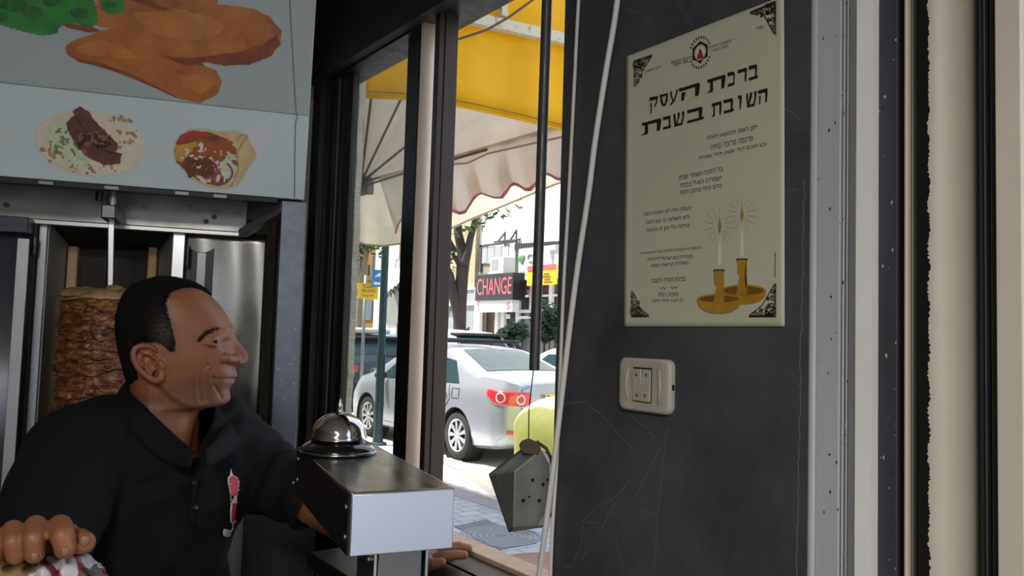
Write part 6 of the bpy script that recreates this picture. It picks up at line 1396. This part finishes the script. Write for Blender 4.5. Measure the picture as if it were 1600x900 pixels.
for a, b in (((100, 840, .75), (70, 856, .80)), ((66, 838, .755), (50, 858, .81)), ((32, 844, .75), (30, 860, .81))): wtube(skinb, [at(*a), at(*b)], [.0145, .02])
# left hand lying flat on the counter, fingers to the right
def fingl(L, r): wtube(skinb, [at(*p) for p in L], r, 12)
fingl([(676, 866, 1.585), (699, 856.5, 1.59), (718, 854, 1.595), (732, 857, 1.60)], [.0125, .0108, .0098, .0085])
fingl([(674, 876, 1.555), (697, 869, 1.56), (713, 867, 1.565), (725, 867, 1.57)], [.0125, .0108, .0098, .0086])
fingl([(676, 864, 1.615), (697, 856, 1.62), (711, 855, 1.625), (722, 858, 1.63)], [.012, .0098, .009, .008]); fingl([(672, 864, 1.64), (690, 858, 1.645), (700, 858, 1.65), (708, 860, 1.655)], [.011, .0088, .008, .007])
fingl([(652, 884, 1.53), (674, 882, 1.525), (690, 879, 1.53)], [.014, .0115, .0092])
wtube(skinb, [WL, at(672, 872, 1.575)], [.028, .019]); wtube(skinb, [at(668, 865, 1.62), at(666, 878, 1.545)], [.0145, .0145]); wtube(skinb, [WL, at(664, 880, 1.55)], [.026, .015]); wtube(skinb, [WL, at(664, 866, 1.61)], [.024, .015])
man = thing('person', 'man in a black polo shirt, head turned in profile, one hand holding a wrapped sandwich', 'person', Vector((CH.x, CH.y, 0)))
def fused(mb, name, m, vox, smooth_it=3, fac=.5):
    o = mb.build('raw', m); rm = o.modifiers.new('r', 'REMESH'); rm.mode = 'VOXEL'; rm.voxel_size = vox; rm.use_smooth_shade = True
    if smooth_it: sm = o.modifiers.new('s', 'SMOOTH'); sm.factor = fac; sm.iterations = smooth_it
    bpy.context.view_layer.update(); me = bpy.data.meshes.new_from_object(o.evaluated_get(_dg())); old = o.data; bpy.data.objects.remove(o); bpy.data.meshes.remove(old)
    me.name = name; return me
bme = fused(skinb, 'body', mat('tmp_skin', 'b08060'), .0017, 2, .5)
# complexion zones; skin also darkened below the eye and on the neck
def to_px(w_):
    d = w_ - CAMPOS; z = d.dot(F3); return 800 + FPX * d.dot(RC) / z, 450 - FPX * d.dot(UC) / z
def inpoly(x, y, P):
    r = False; j = len(P) - 1
    for i in range(len(P)):
        xi, yi = P[i]; xj, yj = P[j]
        if (yi > y) != (yj > y) and x < (xj - xi) * (y - yi) / (yj - yi) + xi: r = not r
        j = i
    return r
HAIRP = [hz2(*p) for p in ((655, 172), (600, 140), (545, 128), (500, 135), (440, 160), (415, 200), (415, 240), (428, 290), (440, 340), (452, 390), (468, 450), (470, 520), (432, 526), (405, 505), (385, 480), (345, 468), (300, 470), (255, 470), (222, 490), (206, 530), (208, 590), (220, 650), (228, 690), (180, 722), (140, 740), (60, 760), (-60, 700), (-60, 300), (40, 40), (300, -40), (560, 20), (690, 130))]
HP2 = [hl(a, b) for a, b in HAIRP]
col = bme.color_attributes.new('skin', 'FLOAT_COLOR', 'POINT')
BASE = Vector(lin('855334')[:3]); RED = Vector(lin('804a33')[:3]); STUB = Vector(lin('573f34')[:3]); LIP = Vector(lin('6a423c')[:3]); SCALP = Vector(lin('2e2520')[:3]); DARK = Vector(lin('4a3024')[:3])
data = [0.0] * (4 * len(bme.vertices)); hx = [hl(*p) for p in ((345, 597), (318, 620), (300, 600), (366, 590), (250, 565), (372, 556))]
lipP = (hl(360, 590)); 
for i, v in enumerate(bme.vertices):
    p = HI @ v.co; c = BASE.copy(); n = mnoise.noise(v.co * 60) * .5 + mnoise.noise(v.co * 170) * .5; c *= 1 + .12 * n
    if p.z > -.15 and abs(p.x) < .2 and abs(p.y) < .12:
        # beard shadow on jaw and lip
        pxy = to_px(HM @ Vector((p.x, 0, p.z))); py = pxy[1]; px = pxy[0]
        st_ = 0
        st_ = max(0, min(1, (px - 258) / 26)) * max(0, min(1, (py - 572 - max(0, (350 - px)) * .22) / 16)) * (1 - max(0, min(1, (py - 634) / 22)))
        st_ *= .62; st_ *= .75 + .5 * abs(mnoise.noise(v.co * 900)); c = c.lerp(STUB, min(.75, st_))
        if abs(p.y) < .026 and p.x > lipP[0] - .026: c = c.lerp(LIP, .8 * gs(py - 590, 6))
        if abs(p.y) < .045 and px > 349 and 540 < py < 570: c = c.lerp(RED, .45)
        if px < 272 and 535 < py < 600 and abs(p.y) > .0735: c = c.lerp(RED, .5)
        ch_ = gs(px - 335, 22) * gs(py - 562, 14); c = c.lerp(RED, .25 * ch_)
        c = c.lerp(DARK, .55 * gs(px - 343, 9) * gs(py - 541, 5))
        if inpoly(p.x, p.z, HP2): c = SCALP.copy()
        elif inpoly(p.x - .007, p.z + .004, HP2) and mnoise.noise(v.co * 800) > -.1 and abs(p.y) < .08: c = c.lerp(SCALP, .22)
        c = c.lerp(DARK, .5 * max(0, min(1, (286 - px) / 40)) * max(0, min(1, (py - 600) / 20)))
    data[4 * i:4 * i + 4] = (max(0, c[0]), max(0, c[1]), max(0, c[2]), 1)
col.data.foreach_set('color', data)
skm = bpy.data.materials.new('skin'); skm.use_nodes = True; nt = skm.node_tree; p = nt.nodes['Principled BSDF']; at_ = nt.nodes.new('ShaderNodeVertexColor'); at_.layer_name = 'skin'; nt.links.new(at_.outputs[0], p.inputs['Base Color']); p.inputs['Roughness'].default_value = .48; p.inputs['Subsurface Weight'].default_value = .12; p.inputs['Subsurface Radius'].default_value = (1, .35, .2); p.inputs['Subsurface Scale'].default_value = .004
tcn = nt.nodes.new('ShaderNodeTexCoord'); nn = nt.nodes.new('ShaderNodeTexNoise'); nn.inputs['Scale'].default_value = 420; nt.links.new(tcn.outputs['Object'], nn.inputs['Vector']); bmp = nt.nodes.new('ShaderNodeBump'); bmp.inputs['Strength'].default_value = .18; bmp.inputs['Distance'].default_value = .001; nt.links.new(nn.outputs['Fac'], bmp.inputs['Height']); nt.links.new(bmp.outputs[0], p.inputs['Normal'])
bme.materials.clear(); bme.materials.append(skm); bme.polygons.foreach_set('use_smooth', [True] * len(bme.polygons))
body = put(bpy.data.objects.new('body', bme), man)
# hair: a shell over the scalp
from mathutils.bvhtree import BVHTree
bt_ = BVHTree.FromPolygons([v.co for v in bme.vertices], [tuple(f.vertices) for f in bme.polygons])
hb_ = bmesh.new(); hb_.from_mesh(bme)
def hair_in(w_):
    q = HI @ w_
    return q.z > -.12 and abs(q.y) < .0842 and inpoly(q.x + .0022 * mnoise.noise(w_ * 420) + .0025 * mnoise.noise(w_ * 160), q.z + .0022 * mnoise.noise(w_ * 400 + Vector((9, 0, 0))), HP2) and (q - Vector((0, 0, q.z))).length < .2
kill = [v for v in hb_.verts if not hair_in(v.co)]; bmesh.ops.delete(hb_, geom=kill, context='VERTS')
for _ in range(5): bmesh.ops.smooth_vert(hb_, verts=[v for v in hb_.verts if v.is_boundary], factor=.5, use_axis_x=True, use_axis_y=True, use_axis_z=True)
hb_.normal_update(); edge = {v for v in hb_.verts if v.is_boundary}
dist = {v: 0 for v in edge}; fr_q = list(edge); lvl = 0
while fr_q and lvl < 8:
    lvl += 1; nx_ = []
    for v in fr_q:
        for e in v.link_edges:
            o = e.other_vert(v)
            if o not in dist: dist[o] = lvl; nx_.append(o)
    fr_q = nx_
newco = {}
for v in hb_.verts:
    d = dist.get(v, 9); q = HI @ v.co; top = max(0, min(1, (q.z - .03) / .06)); back = max(0, min(1, (.0 - q.x) / .06))
    frt = max(0, min(1, (q.x - .01) / .05)); h = (.0006 + .0046 * min(1, d / 7)) * (1 - .6 * frt) * (.55 + .5 * max(top * .7, back)) + .0015 * mnoise.noise(v.co * 260) + .0012 * mnoise.noise(v.co * 600)
    newco[v] = v.co + v.normal * max(.0004, h)
for v, c in newco.items(): v.co = c
hme = bpy.data.meshes.new('hair'); hb_.to_mesh(hme); hb_.free(); hme.polygons.foreach_set('use_smooth', [True] * len(hme.polygons))
hc = hme.color_attributes.new('hair', 'FLOAT_COLOR', 'POINT'); D = []
for v in hme.vertices:
    px, py = to_px(HM @ Vector(((HI @ v.co).x, 0, (HI @ v.co).z))); g = gs(px - 268, 17) * gs(py - 520, 24); k = .5 + .5 * mnoise.noise(v.co * 500); a = Vector(lin('0f0c0a')[:3]).lerp(Vector(lin('5d554c')[:3]), max(0, g * (k * 1.3 - .2)) + .06 * k); D += [*a, 1]
hc.data.foreach_set('color', D)
hm_ = bpy.data.materials.new('cropped_hair'); hm_.use_nodes = True; nt = hm_.node_tree; p = nt.nodes['Principled BSDF']; a_ = nt.nodes.new('ShaderNodeVertexColor'); a_.layer_name = 'hair'; nt.links.new(a_.outputs[0], p.inputs['Base Color']); p.inputs['Roughness'].default_value = .85; p.inputs['Specular IOR Level'].default_value = .12
tcn = nt.nodes.new('ShaderNodeTexCoord'); nn = nt.nodes.new('ShaderNodeTexNoise'); nn.inputs['Scale'].default_value = 700; nt.links.new(tcn.outputs['Object'], nn.inputs['Vector']); bmp = nt.nodes.new('ShaderNodeBump'); bmp.inputs['Strength'].default_value = .9; bmp.inputs['Distance'].default_value = .002; nt.links.new(nn.outputs['Fac'], bmp.inputs['Height']); nt.links.new(bmp.outputs[0], p.inputs['Normal'])
hme.materials.append(hm_); put(bpy.data.objects.new('hair', hme), man)
# short strands give the crop its soft edge
hs = MB(); rr_ = random.Random(31); VV = [v for v in hme.vertices]
EDG = [v for v in VV if (lambda q: not inpoly(q.x + .006, q.z - .004, HP2) or not inpoly(q.x + .004, q.z - .008, HP2))(HI @ v.co)]
for k in range(9000):
    v = rr_.choice(VV if k % 2 else EDG); q = HI @ v.co
    if rr_.random() > .5 + .5 * (q.z > .0): pass
    n_ = Vector(v.normal); l_ = rr_.uniform(.002, .0055); dv_ = (n_ + HX_ * rr_.uniform(-.5, .6) + Vector((rr_.uniform(-.4, .4), rr_.uniform(-.4, .4), rr_.uniform(-.5, .3)))).normalized(); s_ = dv_.orthogonal().normalized() * .0003
    b_ = v.co - n_ * .0008; hs.bm.faces.new([hs.bm.verts.new(c) for c in (b_ - s_, b_ + s_, b_ + dv_ * l_)])
so = hs.build('hair_strands', mat('dark_strand', '130f0c', .9, spec=.1), man); so['kind'] = 'stuff'
# eyebrows and eyes
def on_face(px, py, s_=-1):
    w0 = hw_(px, py, s_ * .16); w_, n_, _, _ = bt_.ray_cast(w0, HY_ * -s_); return w_, n_
bb_ = MB(); BR = [hz2(*p) for p in ((612, 462), (640, 425), (680, 400), (720, 392), (760, 400), (788, 412))]; BRW = [.0016, .0034, .0044, .0044, .0040, .0030]
for s_, nm in ((-1, 'near'), (1, 'far')):
    bb_ = MB(); 
    for i in range(len(BR) - 1):
        for k in range(34):
            t = k / 34; px = BR[i][0] + (BR[i + 1][0] - BR[i][0]) * t; py = BR[i][1] + (BR[i + 1][1] - BR[i][1]) * t; w_ = BRW[i] + (BRW[i + 1] - BRW[i]) * t
            for m_ in range(3):
                r_ = on_face(px + rr_.uniform(-.6, .6), py + rr_.uniform(-1, 1) * w_ * 620, s_)
                if r_[0] is None: continue
                n_ = r_[1]; dv_ = (-HX_ * .7 + HZ_ * rr_.uniform(-.1, .5) + n_ * .35).normalized(); sd_ = dv_.cross(n_).normalized() * .0005; b_ = r_[0]
                bb_.bm.faces.new([bb_.bm.verts.new(c) for c in (b_ - sd_, b_ + sd_, b_ + sd_ * .3 + dv_ * .006 + n_ * .0006, b_ - sd_ * .3 + dv_ * .006 + n_ * .0006)])
    e_ = bb_.build('eyebrow', mat('brow_hair', '2c1e16', .9, spec=.1), man); e_['kind'] = 'stuff'
eyw = mat('eye_white', '5c5049', .6, spec=.2); iris = mat('dark_iris', '120b08', .55, spec=.2)  # eye white coloured dark, the shade is put into its colour
for s_ in (-1, 1):
    c_ = EYEC[s_]; eb = MB().ball(c_, .0114, n=24).build('eye', eyw, man, smooth=True)
    gd = (HX_ + HY_ * s_ * .5 + HZ_ * .05).normalized(); MB().ball(c_ + gd * .0056, .0076, (1, 1, 1), 18).build('iris', iris, eb, smooth=True)
# nails on the hand holding the wrap
nail = mat('finger_nail', '7d5540', .4)
for p, w_ in (((132.5, 845, .6815), .0042), ((101.5, 862, .6645), .0034), ((54, 870, .665), .0032)):
    c_ = at(*p); MB().ball(c_, w_, (1, .45, 1.15), 14).build('finger_nail', nail, man, smooth=True)
# ---------------------------------------------------------------- polo shirt
sb_ = MB()
def ell_ring(c, hw, hd, ax=TL_, ay=TF): return c, hw, hd
def torso(bm):
    # (pixel row, world centre, half width across, half depth)
    S = [(612, 262, 1.385, .062, .066), (635, 262, 1.385, .080, .076), (655, 258, 1.39, .118, .086), (675, 252, 1.395, .160, .098), (700, 248, 1.40, .185, .112), (740, 242, 1.40, .190, .125), (790, 232, 1.40, .168, .132), (840, 222, 1.40, .150, .132), (900, 216, 1.40, .146, .132), (1000, 224, 1.40, .17, .14), (1120, 224, 1.40, .18, .145)]
    out = []; NN = 72
    for i in range(len(S) - 1):
        for k in range(5):
            t = k / 5; row = [S[i][j] + (S[i + 1][j] - S[i][j]) * t for j in range(5)]; c = at(row[1], row[0], row[2]); ring = []
            for m_ in range(NN):
                a = 2 * PI * m_ / NN; cx, sx = math.cos(a), math.sin(a); e = 2.4; u = math.copysign(abs(cx) ** (2 / e), cx) * row[3]; v = math.copysign(abs(sx) ** (2 / e), sx) * row[4]
                ring.append(bm.verts.new(c + TL_ * u + TF * v))
            out.append(ring)
    for A, B in zip(out, out[1:]):
        for k in range(NN): bm.faces.new((A[k], A[(k + 1) % NN], B[(k + 1) % NN], B[k]))
    bm.faces.new(out[0]); bm.faces.new(out[-1][::-1])
torso(sb_.bm)
wtube(sb_, [at(250, 700, 1.395), at(330, 680, 1.45), SL + Vector((0, 0, -.005)), SL.lerp(EL, .5), SL.lerp(EL, .98)], [.085, .080, .078, .064, .050], 24)
wtube(sb_, [at(250, 705, 1.395), at(175, 690, 1.33), SR, SR.lerp(ER, .45), SR.lerp(ER, 1.0), ER.lerp(WR, .25)], [.085, .080, .080, .074, .066, .058], 24)
sme = fused(sb_, 'polo_shirt', mat('black_cotton', '09090c', .85, bump=.12, bscale=420, spec=.25), .0042, 6, .6)
sbm = bmesh.new(); sbm.from_mesh(sme); sbm.normal_update()
nkx = HI @ NK
axA, axB = hw_(252, 610, 0), at(252, 700, 1.40)
vtip = at(306, 714, 1.31); opd = None
# folds in the cloth
for v in sbm.verts:
    p_ = v.co; n_ = 0
    n_ += .006 * mnoise.noise(Vector((p_.x * 7, p_.y * 7, p_.z * 16))) + .003 * mnoise.noise(Vector((p_.x * 22, p_.y * 22, p_.z * 30)))
    d1 = (p_ - SL).dot((EL - SL).normalized()); 
    if d1 > -.02 and (p_ - SL).length < .3: n_ += .0035 * math.sin(d1 * 150 + 5 * mnoise.noise(p_ * 9))
    n_ += .0022 * math.sin(p_.dot(TL_) * 75 + p_.z * 22 + 4 * mnoise.noise(p_ * 6)) * max(0, (1.46 - p_.z) / .2 if p_.z > 1.26 else 1)
    v.co = p_ + v.normal * n_
# neck opening with the buttoned notch, and sleeve ends
nd = (at(306, 712, 1.29) - at(254, 640, 1.385)); nd2 = Vector((nd.x, nd.y, 0)).normalized(); side2 = Vector((-nd2.y, nd2.x, 0))
def cut_here(p_):
    q = p_ - at(256, 640, 1.385); f = q.dot(nd2); s_ = q.dot(side2); z = p_.z - at(256, 640, 1.385).z
    if math.hypot(f, s_) < .072 and z > -.025: return True
    if f > 0 and z > -.085 and abs(s_) < .052 * max(0, (z + .085) / .085) ** .8 + .002: return True
    return False
kill = [v for v in sbm.verts if cut_here(v.co) or (v.co - SL).dot((EL - SL).normalized()) > (EL - SL).length * .97 or (v.co - ER).dot((WR - ER).normalized()) > (WR - ER).length * .24 and (v.co - ER).length < .2 and v.co.z > ER.z - .1]
bmesh.ops.delete(sbm, geom=kill, context='VERTS'); 
for _ in range(45): bmesh.ops.smooth_vert(sbm, verts=[v for v in sbm.verts if v.is_boundary], factor=.5, use_axis_x=True, use_axis_y=True, use_axis_z=True)
sbm.to_mesh(sme); sbm.free()
sme.materials.clear(); shirtm = MATS['black_cotton']; sme.materials.append(shirtm); sme.polygons.foreach_set('use_smooth', [True] * len(sme.polygons))
shirt = put(bpy.data.objects.new('polo_shirt', sme), man); md = shirt.modifiers.new('t', 'SOLIDIFY'); md.thickness = .004; md.offset = -1
sbt = BVHTree.FromPolygons([v.co for v in sme.vertices], [tuple(f.vertices) for f in sme.polygons])
def on_shirt(px, py, off=.002):
    d = ray(px, py).normalized(); w_, n_, _, _ = sbt.ray_cast(CAMPOS, d)
    if w_ is None: w_ = at(px, py, 1.30); n_ = -d
    if n_.dot(d) > 0: n_ = -n_
    return w_ + n_ * off, n_
# collar: stand-up loop round the neck that folds over, open at the throat
co_ = MB()
cc_top = [(306, 708, 1.268), (284, 690, 1.285), (255, 664, 1.29), (226, 636, 1.305), (206, 608, 1.345), (210, 598, 1.41), (240, 596, 1.455), (285, 604, 1.475), (325, 622, 1.465), (347, 642, 1.44), (350, 662, 1.40), (338, 684, 1.345), (318, 706, 1.29)]
cc_bot = [(297, 730, 1.262), (262, 722, 1.265), (224, 695, 1.262), (194, 662, 1.278), (180, 632, 1.335), (190, 614, 1.43), (230, 610, 1.49), (290, 618, 1.51), (345, 634, 1.49), (372, 660, 1.45), (372, 690, 1.395), (352, 715, 1.335), (322, 730, 1.275)]
def loopi(L, u):
    k = u * (len(L) - 1); i = min(int(k), len(L) - 2); t = k - i; a, b = at(*L[i]), at(*L[i + 1]); p0 = at(*L[max(i - 1, 0)]); p3 = at(*L[min(i + 2, len(L) - 1)])
    return .5 * ((2 * a) + (b - p0) * t + (2 * p0 - 5 * a + 4 * b - p3) * t * t + (3 * a - p0 - 3 * b + p3) * t ** 3)
co_.grid(lambda u, v: loopi(cc_top, u).lerp(loopi(cc_bot, u), v) + Vector((0, 0, .010 * math.sin(PI * v))), 60, 10)
co_.build('collar', shirtm, man, smooth=True, thick=.004)
# placket and buttons
pk_ = MB(); PL = [(307, 716), (305, 735), (302, 755), (300, 780), (299, 805), (300, 826)]
L = [on_shirt(x, y, .003) for x, y in PL]
rows = []
for (x, y) in PL: rows.append([on_shirt(x + dx, y + .3 * dx * .3, .0035)[0] for dx in (-4.5, 0, 5)])
for A, B in zip(rows, rows[1:]):
    for k in range(2): pk_.bm.faces.new([pk_.bm.verts.new(c) for c in (A[k], A[k + 1], B[k + 1], B[k])])
bmesh.ops.remove_doubles(pk_.bm, verts=pk_.bm.verts, dist=1e-4); pko = pk_.build('placket', shirtm, man, smooth=True, thick=.003)
for x, y in ((309, 708), (301, 752), (305, 793)):
    c_, n_ = on_shirt(x, y, .0055); MB().lathe([(0, .001), (.003, .001), (.0034, .0016), (.0040, .001), (.0040, 0), (0, 0)], c_, n_, 18).build('shirt_button', mat('dark_button', '242428', .3), man, smooth=True)
# emblem on the chest: red spit of meat outlined in white
def spoly(name, pts, m, off):
    b = MB(); b.bm.faces.new([b.bm.verts.new(on_shirt(x, y, off)[0]) for x, y in pts]); bmesh.ops.triangulate(b.bm, faces=b.bm.faces); return b.build(name, m, man)
whi = mat('print_white', 'd8d4d2', .6); redp = mat('print_red', 'b02a36', .6); redl2 = mat('print_pale_red', 'c4505a', .6)
def q4(x, y): return (x / 4, 680 + y / 4)
EM = [(1438, 203), (1447, 240), (1455, 252), (1478, 262), (1490, 292), (1484, 340), (1476, 380), (1474, 420), (1466, 470), (1458, 530), (1452, 545), (1450, 572), (1444, 572), (1442, 546), (1430, 538), (1430, 480), (1434, 420), (1432, 380), (1424, 330), (1418, 290), (1418, 266), (1430, 255), (1434, 240)]
spoly('emblem_outline', [q4(*p) for p in EM], whi, .003)
def shrink(P, k): cx = sum(p[0] for p in P) / len(P); return [(cx + (x - cx) * k, y) for x, y in P]
EI = [(1440, 256), (1455, 258), (1472, 268), (1483, 294), (1478, 340), (1470, 372), (1434, 372), (1430, 330), (1424, 292), (1424, 272)]
EI2 = [(1438, 418), (1468, 414), (1460, 470), (1452, 530), (1446, 538), (1434, 530), (1436, 480)]
spoly('emblem_upper', [q4(*p) for p in EI], redl2, .0055); spoly('emblem_lower', [q4(*p) for p in EI2], redp, .0055)
for k in range(3): spoly('emblem_cut', [q4(*p) for p in ((1484, 285 + 24 * k), (1466 + 2 * k % 3, 292 + 24 * k), (1484, 291 + 24 * k))], whi, .0065)
for k in range(4): spoly('emblem_cut', [q4(*p) for p in ((1424 + 2 * k, 300 + 45 * k), (1440, 305 + 45 * k), (1425 + 2 * k, 307 + 45 * k))], whi, .0065)
def stext(body, pxa, pxb, h, m, off=.0060, rtl=True):
    A, nA = on_shirt(*pxa, off); B, nB = on_shirt(*pxb, off); ax = (B - A).normalized(); n_ = nA - ax * nA.dot(ax); n_.normalize(); up = n_.cross(ax); up = -up if up.z < 0 else up
    text_mesh('emblem_lettering', body, m, man, A, ax, up, 1, .015, 'LEFT', width=(B - A).length, height=h * 1.3 / FPX, depth=.0004, rtl=rtl)
stext('חם', q4(1438, 408), q4(1468, 402), 6.5, mat('print_dark', '2a1416', .6))
spoly('emblem_tag', [q4(*p) for p in ((1382, 600), (1388, 584), (1400, 582), (1428, 592), (1446, 572), (1450, 580), (1432, 606), (1426, 632), (1400, 632), (1384, 622))], whi, .0034)
stext('פס', q4(1390, 622), q4(1424, 618), 5.5, mat('print_dark', '2a1416'))
spoly('emblem_tag', [q4(*p) for p in ((1452, 535), (1462, 522), (1468, 530), (1456, 545))], whi, .0034)
# small print on the sleeve
for x, y in ((458, 755), (462, 770), (468, 760)): spoly('sleeve_print', [(x, y - 2), (x + 2.5, y - 1.5), (x + 2, y + 2), (x - .5, y + 1.5)], mat('sleeve_print_grey', '8a8a90', .5), .003)
# trousers and shoes
tb_ = MB()
wtube(tb_, [HIP + Vector((0, 0, .10)), HIP], [.14, .15], 20)
for s_ in (-1, 1):
    hp_ = HIP + TL_ * .09 * s_; kn = Vector((hp_.x, hp_.y, .47)) + TF * .03; an = Vector((hp_.x, hp_.y, .11)); wtube(tb_, [hp_, kn, an], [.105, .078, .068], 16)
tme = fused(tb_, 'trousers', mat('dark_trousers', '1b1c22', .85), .008, 4, .5); put(bpy.data.objects.new('trousers', tme), man)
for s_ in (-1, 1):
    hp_ = HIP + TL_ * .09 * s_; an = Vector((hp_.x, hp_.y, 0)); s2_ = MB(); R3 = Matrix((( TL_.x, TF.x, 0), (TL_.y, TF.y, 0), (0, 0, 1))); s2_.ball(an + TF * .06 + Vector((0, 0, .05)), .05, (.95, 2.7, 1), 20, R3); o = s2_.build('shoe', mat('black_shoe', '151515', .5), man, smooth=True)
    for v in o.data.vertices: v.co.z = max(.002, v.co.z)
# ---------------------------------------------------------------- the wrap in his hand
wr = thing('wrapped_sandwich', 'flatbread sandwich half wrapped in crumpled red and white paper in his hand', 'sandwich', at(60, 905, .70))
wb_ = MB(); ca = at(-40, 934, .72); cbx = at(118, 924, .70); axw = (cbx - ca); Lw = axw.length; axw.normalize(); upw = (Vector((0, 0, 1)) - axw * axw.z).normalized(); sdw = axw.cross(upw)
def roll(u, v):
    a = 2 * PI * u; s_ = v; r = .030 * (1 - .22 * max(0, min(1, (s_ - .72) / .12))); k = min(1, s_ / .08, (1 - s_) / .06 + .25) ** .5; r *= k; r *= 1 + .05 * mnoise.noise((math.cos(a) * 2, math.sin(a) * 2, s_ * 6)); return ca + axw * (Lw * s_) + upw * (r * .9 * math.cos(a)) + sdw * (r * math.sin(a))
wb_.grid(roll, 40, 40, True); wb_.build('flatbread', mat('sandwich_bread', 'b59a78', .7, col2='96764f', scale=26), wr, smooth=True)
pw_ = MB(); 
def paper(u, v):
    a = 2 * PI * u; s_ = v; c = ca + axw * (Lw * (.80 + .34 * s_)); r = .033 * (1 - .12 * s_) + .006 * mnoise.noise((math.cos(a) * 2.4, math.sin(a) * 2.4, s_ * 3.5)) + .004 * mnoise.noise((math.cos(a) * 6, math.sin(a) * 6, s_ * 8)); 
    if s_ < .1: r += .002
    if s_ > .85: r *= 1 - 1.5 * (s_ - .85) 
    return c + upw * (r * .95 * math.cos(a)) + sdw * (r * math.sin(a)) + axw * (.012 * math.sin(3 * a) * (1 - s_) - .012 * math.cos(a) * (1 - s_))
pw_.grid(paper, 70, 26, True)
ppm = bpy.data.materials.new('printed_wrapper'); ppm.use_nodes = True; nt = ppm.node_tree; p = nt.nodes['Principled BSDF']; tcn = nt.nodes.new('ShaderNodeTexCoord'); wv = nt.nodes.new('ShaderNodeTexWave'); wv.inputs['Scale'].default_value = 16; wv.inputs['Distortion'].default_value = 7; wv.inputs['Detail'].default_value = 2; nt.links.new(tcn.outputs['Object'], wv.inputs['Vector']); rp = nt.nodes.new('ShaderNodeValToRGB'); rp.color_ramp.elements[0].position = .12; rp.color_ramp.elements[0].color = lin('6e2029'); rp.color_ramp.elements[1].position = .3; rp.color_ramp.elements[1].color = lin('b0a9ae'); nt.links.new(wv.outputs['Fac'], rp.inputs[0]); nt.links.new(rp.outputs[0], p.inputs['Base Color']); p.inputs['Roughness'].default_value = .4
pw_.build('paper_wrapper', ppm, wr, smooth=True, thick=.0008)
